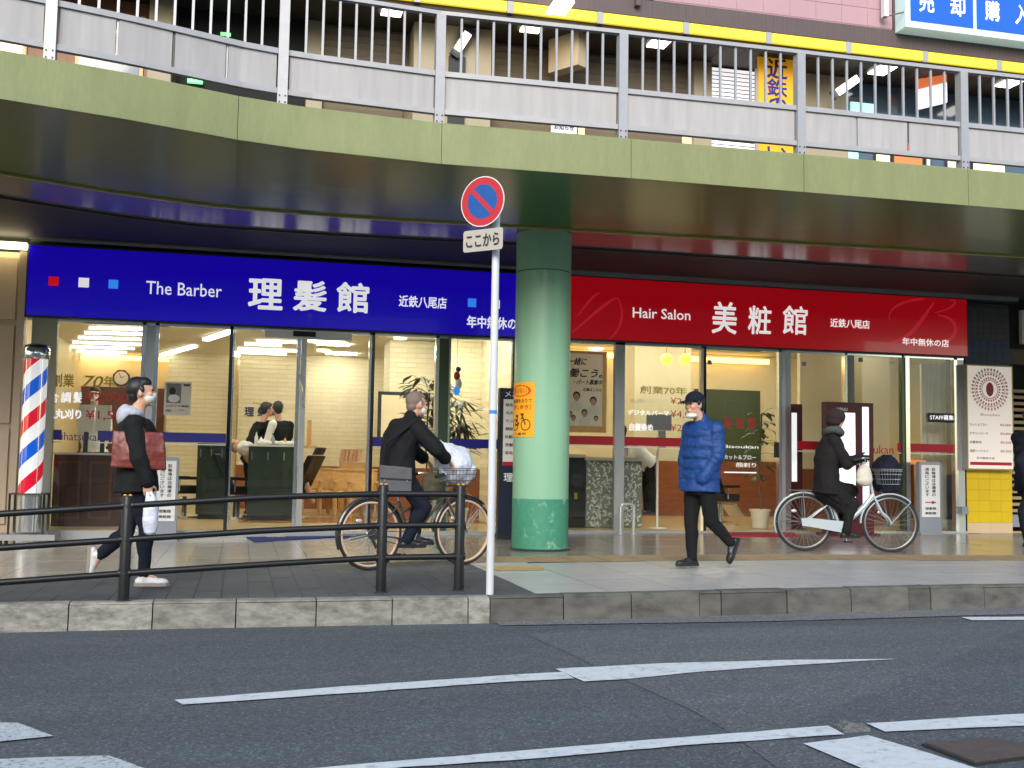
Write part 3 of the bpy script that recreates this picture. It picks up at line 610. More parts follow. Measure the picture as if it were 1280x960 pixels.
def tiles(z0, z1, h, n, mt):
    wz = (pb-pa)/n; z = z0
    while z < z1-.01:
        zt = min(z+h, z1)
        for i in range(n): MB().box(pa+i*wz+.0015, pa+(i+1)*wz-.0015, YF-.035, YF-.019, z+.0015, zt-.0015).build('tile', mt, pr)
        z = zt
tiles(.0, zbs, .17, 2, 'cream_tile'); tiles(zbs, zy, .178, 4, 'yellow_tile'); tiles(zy, zg, .12, 6, 'blue_tile'); tiles(zg, 3.72, .1, 7, 'grey_tile')
lv = thing('louvred_recess', 'dark recess with pale horizontal louvres at the right edge', 'wall', (14, 16.2, 0))
MB().box(pb+.02, 26, YF+.25, YF+.5, 0, 3.8).build('recess_back', 'shade_black', lv)  # recess shade painted as a black back panel
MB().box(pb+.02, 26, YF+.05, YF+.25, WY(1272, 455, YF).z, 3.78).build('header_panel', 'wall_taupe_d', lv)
MB().box(pb+.02, 26, YF+.02, YF+.25, .1, .30).build('lower_sill', 'stand_grey', lv)
MB().box(WY(1275, 400, YF).x, 16, YF-.05, YF+.04, WY(1275, 430, YF).z, WY(1275, 388, YF).z).build('header_sign', 'off_white', lv)
z = .34
while z < 2.35: MB().box(pb+.06, 18, YF+.08, YF+.22, z, z+.05).build('louvre', 'louvre', lv); z += .105

# ================================================================== SHOP SIGNS
def wx(u, v=450, Y=YF): return WY(u, v, Y).x
YS = 15.50
def sign_text(par, t, u0, v0, u1, v1, mt, bold=.01, Y=YS-.006, shear=0, nm='lettering', depth=0):
    """(u0,v0) top left, (u1,v1) bottom right of the print in the photograph, laid on the plane Y"""
    p = WY(u0, v0, Y); q = WY(u1, v1, Y); x0, x1 = p.x, q.x
    zt, zb = WY(u0, v0, Y).z, None
    sl = (v1-v0)-(u1-u0)*.05 if u1-u0 > 40 else (v1-v0)
    zb = WY(u0, v0+sl, Y).z
    return MB().text(t, (x0, Y, zb), (x1-x0, 0, 0), (0, 0, zt-zb), bold, shear).build(nm, mt, par)
bs = thing('barber_sign', 'long royal blue shop sign reading The Barber with white kanji', 'shop sign', (.4, YS, 2.84))
XE = XM-.02
MB().box(XL, XE, YS, YF-.0, 2.86, 3.79).build('panel', 'sign_blue', bs)
MB().box(XL-.02, XE+.01, YS+.01, YF-.001, 2.835, 2.857).build('bottom_frame', 'dark_metal', bs); MB().box(XL-.025, XL-.002, YS+.008, YF-.002, 2.84, 3.80).build('side_frame', 'dark_metal', bs)
MB().box(XL-.02, XE+.01, YS+.01, YF-.001, 3.793, 3.815).build('top_frame', 'dark_metal', bs)
def sq(par, u0, v0, u1, v1, mt): p, q = WY(u0, v0, YS), WY(u1, v1, YS); MB().box(p.x, q.x, YS-.008, YS-.001, q.z, p.z).build('square', mt, par)
sq(bs, 61, 345.5, 73, 357.5, 'sign_redsq'); sq(bs, 98.5, 347, 111, 359.5, 'sign_white'); sq(bs, 136, 349.5, 147.5, 361, 'sign_sky')
sq(bs, 585, 373, 595, 384, 'sign_sky'); sq(bs, 620, 375, 624.5, 386, 'sign_white')
sign_text(bs, 'The Barber', 183, 351, 277, 372, 'sign_white', .004)
for t, a, b in [('理', 312, 352), ('髪', 368, 407), ('館', 422, 460)]: sign_text(bs, t, a, 348+(a-312)*.045, b, 385+(a-312)*.038, 'sign_white', .028)
sign_text(bs, '近鉄八尾店', 499, 369, 558, 386, 'sign_white', .018); sign_text(bs, '年中無休の店', 584, 394.5, 658, 413, 'sign_white', .022)
rs = thing('salon_sign', 'long red shop sign reading Hair Salon with white brush kanji', 'shop sign', (7.6, YS, 2.86))
MB().box(XM+.0, XR, YS, YF, 2.88, 3.81).build('panel', 'sign_red', rs)
MB().box(XM, XR+.02, YS+.01, YF-.001, 2.858, 2.877).build('bottom_frame', 'dark_metal', rs); MB().box(XR+.002, XR+.025, YS+.008, YF-.002, 2.86, 3.82).build('side_frame', 'maroon', rs)
MB().box(XM, XR+.02, YS+.01, YF-.001, 3.813, 3.83).build('top_frame', 'dark_metal', rs)
sign_text(rs, 'Hair Salon', 791, 384, 863, 400.5, 'sign_white', .008)
for t, a, b, v0, v1 in [('美', 890, 920, 377, 416), ('粧', 935, 963, 382, 417), ('館', 978, 1008, 382, 417)]: sign_text(rs, t, a, v0, b, v1, 'sign_white', .016, shear=.05)
sign_text(rs, '近鉄八尾店', 1038, 398, 1087, 411, 'sign_white', .018); sign_text(rs, '年中無休の店', 1128, 422, 1186, 434, 'sign_white', .022)
# big pale script flourishes on the red film (ribbons)
def ribbon(par, pts, wd, mt, Y=YS-.003):
    P = []
    n = len(pts)
    for i, (u, v) in enumerate(pts):
        a = WY(*pts[max(0, i-1)], Y); b = WY(*pts[min(n-1, i+1)], Y); d = (b-a).normalized(); nn = V((-d.z, 0, d.x)); p = WY(u, v, Y); k = wd*(.35+.65*math.sin(math.pi*(i+.3)/(n-.4))); P += [p+nn*k, p-nn*k]
    MB().add(P, [(2*i, 2*i+2, 2*i+3, 2*i+1) for i in range(n-1)]).build('flourish', mt, par)
def bez(a, b, c, d, n=14): return [tuple((1-t)**3*a[k]+3*(1-t)**2*t*b[k]+3*(1-t)*t*t*c[k]+t**3*d[k] for k in (0, 1)) for t in [i/n for i in range(n+1)]]
ribbon(rs, bez((1112, 400), (1105, 372), (1175, 372), (1150, 375)), .02, 'sign_red_pale'); ribbon(rs, bez((1168, 378), (1150, 400), (1140, 428), (1108, 428)), .035, 'sign_red_pale')
ribbon(rs, bez((1168, 391), (1200, 385), (1196, 372), (1188, 376)), .018, 'sign_red_pale'); ribbon(rs, bez((1172, 394), (1206, 396), (1196, 432), (1176, 424)), .03, 'sign_red_pale')
ribbon(rs, bez((716, 415), (740, 395), (760, 375), (772, 372)), .025, 'sign_red_pale'); ribbon(rs, bez((722, 395), (735, 378), (742, 368), (750, 366)), .02, 'sign_red_pale'); ribbon(rs, bez((772, 372), (782, 392), (778, 410), (762, 424)), .02, 'sign_red_pale')

# ================================================================== SHOPFRONTS
ZT0, ZG = 2.83, .03
def pane(par, ua, ub, z0=ZG, z1=ZT0, Y=YF, nm='glass_pane'):
    a, b = wx(ua), wx(ub); return MB().box(a, b, Y-.006, Y+.006, z0, z1).build(nm, 'glass', par)
def mull(par, ua, ub, mt, d=.05, z0=0., z1=2.855, nm='mullion', Y=YF):
    a, b = wx(ua), wx(ub); return MB().box(a, b, Y-d, Y+d, z0, z1).build(nm, mt, par)
bf = thing('barber_shopfront', 'wide glass front of the barber shop under the blue sign with chrome mullions', 'shopfront', (.4, YF, 0))
MB().box(XL, XE, YF-.1, YF+.08, -.16, .02).build('sill', 'steel', bf)
MB().box(XL, XE, YF-.05, YF+.05, 2.80, 2.834).build('head_rail', 'chrome', bf)
mull(bf, 39, 71, 'stone_grey', .06); mull(bf, 177, 182, 'chrome'); mull(bf, 182.2, 193, 'steel', .045); mull(bf, 193.2, 198, 'chrome'); mull(bf, 286.5, 291, 'dark_chrome'); mull(bf, 291.2, 293, 'chrome', .045)
mull(bf, 461, 464, 'chrome'); mull(bf, 464.2, 468, 'dark_chrome'); mull(bf, 544, 548.5, 'chrome'); mull(bf, 548.7, 560.5, 'green_mullion', .045); mull(bf, 560.7, 563, 'chrome', .05); mull(bf, 640, 650, 'green_mullion')
pane(bf, 71, 177); pane(bf, 198, 286.5); pane(bf, 468, 544); pane(bf, 563, 640); pane(bf, 650, 712)
dr = pane(bf, 293, 371, nm='sliding_door', Y=YF+.03); mull(dr, 371, 375.5, 'chrome', .03, nm='stile', Y=YF+.03); dl = pane(bf, 383, 461, nm='sliding_door'); mull(dl, 376, 383, 'steel', .03, nm='stile')
MB().box(wx(330), wx(438), YF-.1, YF-.02, 2.70, 2.81).build('door_sensor', 'white', dl); MB().box(wx(365), wx(393), YF-.14, YF-.101, 2.73, 2.80).build('sensor_eye', 'black', dl)
MB().path([WY(374.5, 468, YF-.08), WY(378.5, 488, YF-.08), WY(377, 503, YF-.08), WY(380, 510, YF-.04)], .012, 8).build('door_handle', 'chrome', dl, smooth=True)
def band(par, ua, ub, va, vb, mt, Y=YF-.012, nm='film_stripe'):
    # level stripe on the glass; heights read at the pane's left edge
    p = WY(ua, va, Y); q = WY(ua, vb, Y); return MB().box(WY(ua, va, Y).x, WY(ub, vb, Y).x, Y-.001, Y+.001, q.z, p.z).build(nm, mt, par)
zb_hi, zb_lo = WY(240, 541, YF).z, WY(240, 553, YF).z
def zband(par, ua, ub, z0, z1, mt): MB().box(wx(ua)+.004, wx(ub)-.004, YF-.012, YF-.009, z0, z1).build('film_stripe', mt, par)
for a, b in ((71, 82), (126, 177), (198, 286.5), (468, 544), (563, 640)): zband(bf, a, b, zb_lo, zb_hi, 'stripe_blue'); zband(bf, a, b, zb_lo-.035, zb_lo-.02, 'off_white')
sf = thing('salon_shopfront', 'wide glass front of the hair salon under the red sign with steel mullions', 'shopfront', (7.6, YF, 0))
MB().box(XM+.3, XR+.02, YF-.08, YF+.08, -.02, .03).build('sill', 'steel', sf); MB().box(XM+.3, XR, YF-.05, YF+.05, 2.82, 2.856).build('head_rail', 'chrome', sf)
mull(sf, 768, 780, 'steel'); mull(sf, 875, 878, 'cream'); mull(sf, 878.2, 881.5, 'dark_chrome'); mull(sf, 972, 975.5, 'chrome'); mull(sf, 975.7, 980, 'steel', .045); mull(sf, 980.2, 987, 'chrome', .04)
mull(sf, 1054, 1057, 'chrome'); mull(sf, 1057.2, 1066, 'dark_chrome', .045); mull(sf, 1125, 1128, 'green_mullion'); mull(sf, 1129, 1134, 'chrome', .06); mull(sf, 1190, 1194, 'chrome'); mull(sf, 1194.2, 1202, 'steel', .045)
for a, b in ((712, 768), (780, 875), (1066, 1125), (1134, 1190)): pane(sf, a, b)
d1 = pane(sf, 881.5, 972, nm='sliding_door', Y=YF+.03); d2 = pane(sf, 987, 1054, nm='sliding_door', Y=YF+.03)
MB().box(wx(968), wx(972), YF-.03, YF+.02, WY(970, 572, YF).z, WY(970, 553, YF).z).build('door_handle', 'black', d1)
for q in ((884, 450, d1), (1002, 452, d2), (1073, 447, d2)): p = WY(q[0], q[1], YF); MB().box(p.x, p.x+.07, YF-.014, YF-.002, p.z-.07, p.z).build('sticker', 'stand_grey', q[2])
zr_hi, zr_lo = WY(740, 545, YF).z, WY(740, 556, YF).z
for a, b in ((712, 768), (780, 862), (996, 1054), (1120, 1125), (1134, 1190)): zband(sf, a, b, zr_lo, zr_hi, 'stripe_red'); zband(sf, a, b, zr_lo-.035, zr_lo-.02, 'off_white')
# printing on the glass
G = YF-.014
sign_text(bf, '創業', 65, 467, 92, 483, 'gold', .02, G); sign_text(bf, '70', 102, 469, 126, 484, 'gold', .012, G, .2); sign_text(bf, '年', 130, 470, 144, 483.5, 'gold', .02, G)
for t, a, b in (('総', 43, 56), ('合', 60, 73), ('調', 77, 88), ('髪', 92, 102)): sign_text(bf, t, a, 490, b, 503, 'sign_white', .02, G)
sign_text(bf, '¥2,000', 107, 490.5, 160, 505, 'letter_red', .012, G)
sign_text(bf, '人丸刈り', 58, 511, 101, 525, 'sign_white', .03, G); sign_text(bf, '¥1,500', 107, 512.5, 162, 528, 'letter_red', .012, G)
sign_text(bf, 'Rihatsukan', 69, 540, 127, 553, 'letter_navy', .0, G)
sign_text(sf, '創業70年', 800, 482, 858, 495, 'gold', .01, G); sign_text(sf, '全身カット', 787, 498, 835, 506, 'off_white', .0, G); sign_text(sf, '¥2,000', 838, 497, 876, 506, 'letter_red', .0, G)
sign_text(sf, 'デジタルパーマ', 785, 512, 836, 521, 'sign_white', .03, G); sign_text(sf, '¥4,000', 838, 513, 876, 523, 'letter_red', .0, G)
sign_text(sf, '白髪染め', 787, 529, 816, 538, 'sign_white', .03, G); sign_text(sf, '¥2,000', 838, 530, 876, 540, 'letter_red', .0, G)
for t, a, b in (('美', 905, 915), ('粧', 920, 930), ('館', 935, 945)): sign_text(sf, t, a, 521, b, 536, 'letter_red', .012, G)
sign_text(sf, 'Bisoukan', 905, 556, 948, 562, 'sign_white', 0, G); sign_text(sf, 'カット＆ブロー', 905, 568, 945, 574, 'sign_white', 0, G); sign_text(sf, '顔剃り', 920, 578, 945, 584, 'sign_white', 0, G)
MB().box(wx(905), wx(945), G-.001, G, WY(905, 591, G).z, WY(905, 589.5, G).z).build('print_rule', 'sign_white', sf)
sign_text(sf, 'Bisoukan', 1068, 556, 1117, 569, 'letter_red', .0, G)

# ================================================================== ROOMS BEHIND THE GLASS
rm = thing('barber_room', 'warm lit interior of the barber shop with cream brick walls', 'room', (.5, 19, 0))
CZ = 3.2
MB().box(XL-.6, 4.1, YF+.1, 25, -.05, .02).build('floor', 'floor_in', rm)
MB().box(XL-.6, 4.1, YF+.3, 25, CZ, CZ+.1).build('ceiling', 'ceiling', rm)
MB().box(XL-.6, XL-.5, YF+.3, 25, 0.02, CZ).build('side_wall', 'cream', rm); MB().box(4.1, 4.2, YF+.1, 25, 0, CZ).build('side_wall', 'brick_wall', rm)
YB = 24.6; zw = WY(120, 483, YB-.1).z
MB().box(-4.2, 1.2, YB, YB+.1, 0.02, CZ-.005).build('back_wall', 'cream', rm)
MB().box(-4.2, WY(206, 500, YB).x, YB-.06, YB-.01, 0.02, zw).build('wood_panelling', 'wood_brown', rm)
MB().box(-4.0, 1.0, YB-.30, YB-.25, CZ-.14, CZ-.04).build('cove_light', 'cove', rm)
YC = 23.0; xc = WY(298, 500, YC).x; xc0 = WY(296, 500, YC).x
MB().box(xc0-1.4, xc0, YC+.6, YC+.7, .02, CZ-.01).build('partition', 'brick_wall', rm)
MB().box(xc, 4.1, YC, YC+.1, .9, CZ-.01).build('brick_wall', 'brick_wall', rm); MB().box(xc, 4.1, YC-.03, YC+.1, .02, .9).build('wainscot', 'wood_red', rm); MB().box(xc, xc+.1, YC+.1, YC+1.5, .02, CZ-.01).build('partition_return', 'brick_wall', rm)
# projecting brick pier inside (behind the cyclist)
p0 = WY(486, 500, 19.5).x; p1 = WY(548, 500, 19.5).x
MB().box(p0, p1, 19.5, 20.3, .9, CZ-.011).build('brick_pier', 'brick_wall', rm); MB().box(p0, p1, 19.47, 20.3, .02, .9).build('wainscot', 'wood_red', rm)
MB().box(p1, 4.1, 19.0, 19.1, .9, CZ-.012).build('brick_wall', 'brick_wall', rm); MB().box(p1, 4.1, 18.97, 19.1, .02, .9).build('wainscot', 'wood_red', rm)
MB().box(WY(300, 600, 18).x, 4.0, 17.6, 19.4, .021, .026).build('wood_floor', 'floor_wood', rm)
def clight(u0, v0, u1, v1, h=3.5, lab=None):
    a, b = WZ(u0, v0, CZ-.04), WZ(u1, v1, CZ-.04); r = thing('ceiling_light', lab, 'ceiling light', (a+b)/2, 'lights on the barber shop ceiling')
    MB().bar(a, b, .06*h/3.5, .035, Z3).build('lamp', 'lamp_white', r); MB().bar(a+Z3*.035, b+Z3*.035, .08*h/3.5, .02, Z3).build('housing', 'white', r)
for k, (a, v0, b, v1) in enumerate([(112, 410, 179, 411.5), (106, 416, 178, 418), (98, 422, 176, 424.5), (91, 428, 176, 431), (84, 433.5, 168, 436), (78, 438.5, 158, 441), (73, 443, 150, 445), (71, 447, 140, 449)]):
    clight(a, v0, b, v1, 3.5, 'thin ceiling light, %s of eight parallel ones at the left' % ['nearest', 'second nearest', 'third nearest', 'fourth nearest', 'fourth farthest', 'third farthest', 'second farthest', 'farthest'][k])
for a, v0, b, v1, h, lb in [(203, 444, 243, 433, 7, 'slanting wide ceiling light left of the dark mullion'), (257, 425, 290, 414, 7, 'wide ceiling light touching the top of the dark mullion'), (246, 449, 296, 449.5, 8, 'low bright ceiling light just behind the dark mullion'), (306, 430, 352, 432, 7, 'short wide ceiling light left of the barbers'), (321, 426.5, 370, 428, 7, 'wide ceiling light above the barbers nearest the street'), (297, 436, 371, 439, 3.5, 'thin ceiling light above the barbers, nearer one'), (292, 440.5, 358, 443, 3.5, 'thin ceiling light above the barbers, middle one'), (288, 444.5, 342, 446.5, 3.5, 'thin ceiling light above the barbers, farthest one'), (385, 426, 432, 428, 4, 'thin ceiling light right of the door stile')]:
    clight(a, v0, b, v1, h, lb)
for k, (x, y) in enumerate([(-1.6, 16.9), (.2, 16.9), (2.0, 16.9), (3.4, 16.9), (2.4, 18.4), (3.5, 18.2), (-1.4, 18.5), (.6, 18.5), (1.6, 20.6), (1.9, 22.3)]):
    r = thing('extra_panel_light', 'extra flat ceiling light added to brighten the barber shop', 'ceiling light', V((x, y, CZ-.03)), 'lights added to brighten the barber shop'); MB().box(x-.3, x+.3, y-.09, y+.09, CZ-.03, CZ-.004).build('lamp', 'lamp_extra', r)  # added lights that lift the room's brightness, not visible fittings of the shop
m = thing('ceiling_spotlight', 'small round spotlight over the cream brick wall', 'ceiling light', WZ(500, 424, CZ-.03)); MB().lathe(WZ(500, 424, CZ-.03), [(.11, 0), (.11, .02)], 20).build('lamp', 'lamp_white', m)
m = thing('ceiling_spotlight', 'small round spotlight above the plant by the pole', 'ceiling light', V((2.55, 17.6, CZ-.03))); MB().lathe((2.55, 17.6, CZ-.03), [(.11, 0), (.11, .02)], 20).build('lamp', 'lamp_white', m)
m = thing('ceiling_spotlight', 'small round spotlight above the waiting chairs', 'ceiling light', V((1.5, 21.8, CZ-.03))); MB().lathe((1.5, 21.8, CZ-.03), [(.12, 0), (.12, .02)], 20).build('lamp', 'lamp_white', m)
sm_ = thing('salon_room', 'warm lit interior of the hair salon with orange glow over a green wall', 'room', (8, 18, 0))
YB2 = 20.6
MB().box(4.2, 14.5, YF+.1, 21, -.03, .025).build('floor', 'floor_in', sm_); MB().box(4.2, 14.5, YF+.2, 21, 3.3, 3.4).build('ceiling', 'ceiling', sm_)
MB().box(4.2, 4.3, YF+.1, 21, .03, 3.29).build('side_wall', 'cream', sm_); MB().box(14.4, 14.5, YF+.1, 21, .03, 3.29).build('side_wall', 'cream', sm_)
MB().box(4.3, 14.4, YB2, YB2+.1, .03, 3.29).build('back_wall', 'cream', sm_)
MB().box(4.3, 14.4, YB2-.04, YB2-.005, .03, 1.14).build('wood_panelling', 'wood_red', sm_)
MB().box(5.4, 10.4, YB2-.25, YB2-.2, 3.12, 3.22).build('cove_light', 'cove', sm_)
MB().box(WY(868, 500, YB2-.05).x, WY(950, 500, YB2-.05).x, YB2-.06, YB2-.041, 1.15, WY(900, 487, YB2-.05).z).build('green_wall', 'board_green', sm_)
YP = 17.6; MB().box(WY(793, 500, YP).x, WY(864, 500, YP).x, YP, YP+.5, 1.1, 3.28).build('partition', 'cream', sm_)
xe = WY(1000, 500, 17.2).x; MB().box(xe, WY(1112, 500, 17.2).x, 17.2, 17.3, .03, 3.28).build('partition', 'cream', sm_); MB().box(xe, WY(1112, 500, 17.2).x, 17.17, 17.19, .03, 1.0).build('wainscot', 'wood_red', sm_)
for i in range(14): x = WY(1150, 500, 16.2).x+i*.06; MB().box(x, x+.045, 16.15+.03*(i % 2), 16.2+.03*(i % 2), .06, 2.8).build('curtain_fold', 'off_white', sm_)
for k, (u, v, lab) in enumerate([(745, 437, 'small round downlight behind the poster'), (815, 436, 'bright downlight above the left mullion of the salon'), (835, 433, 'bright downlight above the globe lamps'), (900, 452, 'small square downlight over the salon door')]):
    p = WZ(u, v, 3.27); t = thing('downlight', lab, 'ceiling light', p); MB().lathe(p, [(.13, 0), (.13, .02)], 20).build('lamp', 'lamp_white', t)
for x, y in ((5.4, 18.6), (7.0, 18.0), (8.6, 18.8), (10.2, 18.8), (6.2, 16.7), (7.6, 16.6)):
    r = thing('extra_panel_light', 'extra flat ceiling light added behind the red sign to brighten the salon', 'ceiling light', V((x, y, 3.27)), 'lights added to brighten the salon'); MB().box(x-.3, x+.3, y-.12, y+.12, 3.27, 3.296).build('lamp', 'lamp_extra', r)  # added out of sight to brighten the salon interior
for x in (8.6, 10.6, 12.6):
    t = thing('extra_panel_light', 'square ceiling light inside the salon, %s' % {8.6: 'over the potted plant', 10.6: 'over the maroon board', 12.6: 'over the curtain'}[x], 'ceiling light', V((x, 16.6, 3.27))); MB().box(x-.25, x+.25, 16.4, 16.8, 3.26, 3.29).build('lamp', 'lamp_white', t)
for u, lab in ((833, 'left of the two round yellow globe lamps'), (856.5, 'right of the two round yellow globe lamps')):
    p = WY(u, 449, 16.5); t = thing('globe_lamp', lab+' behind the salon glass', 'lamp', p); MB().sph(p, .095, 20, 14).build('globe', 'lamp_globe', t, smooth=True)
    MB().path([p+Z3*.09, p+V((.0, 0, .17)), p+V((.07 if u < 850 else -.03, 0, .22)), p+V((.09 if u < 850 else -.03, 0, .5))], .008, 6).build('stem', 'gold', t)

# ================================================================== STREET FURNITURE
gr = thing('guard_rail', 'black steel pedestrian guard rail with three bars along the kerb', 'guard rail', (.5, 8.8, gz(.5)))
GP = [(-3.4, 7.9), (-.82, 8.74), (1.12, 8.85), (1.75, 8.83)]
def gy(x): return lerp([(-3.4, 8.55), (-1.7, 8.66), (-.82, 8.74), (1.12, 8.85), (1.75, 8.83)], x)
HR = {0: [(-3.4, .43), (-1.68, .555), (-.82, .618), (.2, .69), (1.12, .722), (1.75, .727)], 1: [(-3.4, .18), (-1.68, .31), (-.82, .365), (.2, .43), (1.12, .468), (1.75, .475)], 2: [(-3.4, -.05), (-1.68, .06), (-.82, .113), (.2, .17), (1.12, .213), (1.75, .222)]}
for x in (-3.0, -.82, 1.12, 1.75):
    y = gy(x); zt = lerp(HR[0], x)+.062
    p = MB().lathe((x, y, 0), [(.041, gz(x)-.002), (.041, zt), (.037, zt+.008), (.02, zt+.012)], 20).build('post', 'rail_paint', gr, smooth=True)
    MB().lathe((x, y, 0), [(.06, gz(x)-.002), (.06, gz(x)+.006), (.038, gz(x)+.010)], 20).build('base_flange', 'dark_metal', gr)
    for dx in (-.018, .02): MB().ell((x+dx, y-.012, zt+.016), X3*.015, Y3*.012, Z3*.008, 10, 6).build('reflector', 'amber', p, smooth=True)
for k in range(3):
    for a, b in ((-3.4, -.82), (-.82, 1.12), (1.12, 1.75)):
        n = 8; MB().path([(x, gy(x), lerp(HR[k], x)) for x in [a+.03+(b-a-.06)*i/n for i in range(n+1)]], .0245, 12).build('rail', 'rail_paint', gr, smooth=True)
    for x in (-.82, 1.12, 1.75):
        z = lerp(HR[k], x)
        MB().tube((x-.045, gy(x), z-.001), (x+.045, gy(x), z+.001), .032, 14).build('rail_collar', 'rail_paint', gr, smooth=True); MB().tube((x, gy(x)-.04, z), (x, gy(x)-.048, z), .009, 8).build('bolt', 'dark_metal', gr)

px_, py_ = 1.94, 8.52
np_ = thing('no_parking_sign', 'round red and blue no parking sign with small plate on a slim white pole', 'road sign', (px_, py_, gz(px_)))
MB().tube((px_, py_, gz(px_)-.002), (px_, py_, 3.14), .0305, 20).build('pole', 'pole_white', np_, smooth=True)
zt = WY(615, 515, py_).z; MB().tube((px_, py_, zt-.014), (px_, py_, zt+.014), .0315, 20).build('blue_tape', 'tape_blue', np_, smooth=True)
nrm = V((-.70, -.714, 0)).normalized(); hor = V((-nrm.y, nrm.x, 0)).normalized(); hor = hor if hor.x > 0 else -hor
tl = V((hor.x*.0, 0, 0)); dc = WY(603.5, 252, py_-.05); rr = .205
MB().lathe(dc, [(rr, -.004), (rr, .0)], 48, ax=-nrm).build('disc_back', 'alu', np_); q = dc+nrm*.003
def face(k): return dc+nrm*(.0055+k*.0012)
MB().disc(face(0), hor, Z3, rr).build('white_rim', 'white', np_); MB().ring2(face(1), hor, Z3, rr*.67, rr*.965).build('red_ring', 'traffic_red', np_); MB().disc(face(2), hor, Z3, rr*.68).build('blue_field', 'traffic_blue', np_)
d = (hor-Z3*1.0).normalized(); e = (hor+Z3).normalized(); c = face(3); MB().poly([c-d*rr*.67-e*.0195, c+d*rr*.67-e*.0195, c+d*rr*.67+e*.0195, c-d*rr*.67+e*.0195]).build('red_bar', 'traffic_red', np_)
pcn = WY(603.5, 300, py_-.045); W_, H_ = .187, .088; R_ = .022
def rrect(c, k=1, off=0): 
    out = []
    for sx, sz, a0_ in ((1, 1, 0), (-1, 1, 90), (-1, -1, 180), (1, -1, 270)):
        for i in range(5): t = R(a0_+i*22.5); out.append(c+nrm*off+hor*((W_*k-R_)*sx+R_*math.cos(t))+Z3*((H_*k-R_)*sz+R_*math.sin(t)))
    return out
MB().prism(rrect(pcn), -nrm*.003).build('plate', 'plate_grey', np_)
MB().text('ここから', pcn+nrm*.003-hor*.155-Z3*.05, hor*.31, Z3*.10, .02).build('lettering', 'print_black', np_)
m = MB()
for z in (3.02, 2.76): MB().tube((px_, py_, z-.012), (px_, py_, z+.012), .034, 16).build('clamp', 'dark_metal', np_)

# barber pole
bx_, by_ = -2.53, 15.12
by_ = 15.0; c0 = WY(41, 540, by_).x; bx_ = c0
z_ = lambda v: WY(40, v, by_).z
bp = thing('barber_pole', 'red, white and blue striped barber pole on a chrome base', 'barber pole', (bx_, by_, gz(bx_)))
rb = .142
st_ = MB().lathe((bx_, by_, 0), [(rb, z_(618)), (rb, z_(447))], 48).build('striped_cylinder', 'barber_stripes', bp, smooth=True)
MB().lathe((bx_, by_, 0), [(rb+.012, z_(449)), (rb+.02, z_(447)), (rb+.02, z_(436)), (rb+.012, z_(435))], 40).build('cap_ring', 'chrome', bp, smooth=True)
MB().lathe((bx_, by_, 0), [(rb+.012, z_(435)), (rb+.0, z_(432)), (rb*.6, z_(430)), (.01, z_(429.3))], 40).build('cap', 'black', bp, smooth=True)
MB().lathe((bx_, by_, 0), [(rb+.002, z_(619)), (rb+.002, z_(664))], 40).build('base_drum', 'chrome', bp, smooth=True)
for sx, sy in ((-1, -1), (1, -1), (1, 1), (-1, 1)): MB().box(bx_+sx*.2-.012, bx_+sx*.2+.012, by_+sy*.17-.012, by_+sy*.17+.012, z_(668), z_(617)).build('corner_bar', 'dark_chrome', bp)
MB().box(bx_-.215, bx_+.215, by_-.185, by_+.185, z_(618), z_(616.3)).build('base_top', 'dark_metal', bp)
MB().box(bx_-.36, bx_+.36, by_-.26, by_+.22, z_(674), z_(667)).build('foot_plate', 'alu', bp)
for sx in (-.28, .28):
    for sy in (-.2, .16): MB().lathe((bx_+sx, by_+sy, 0), [(.022, gz(bx_)-.001), (.022, z_(674))], 12).build('caster', 'dark_metal', bp)
for a in (-.7, .7): MB().tube((bx_+rb*1.02*math.sin(a), by_-rb*1.02*math.cos(a), z_(618)), (bx_+rb*1.02*math.sin(a), by_-rb*1.02*math.cos(a), z_(449)), .004, 6).build('guide_rod', 'chrome', bp)

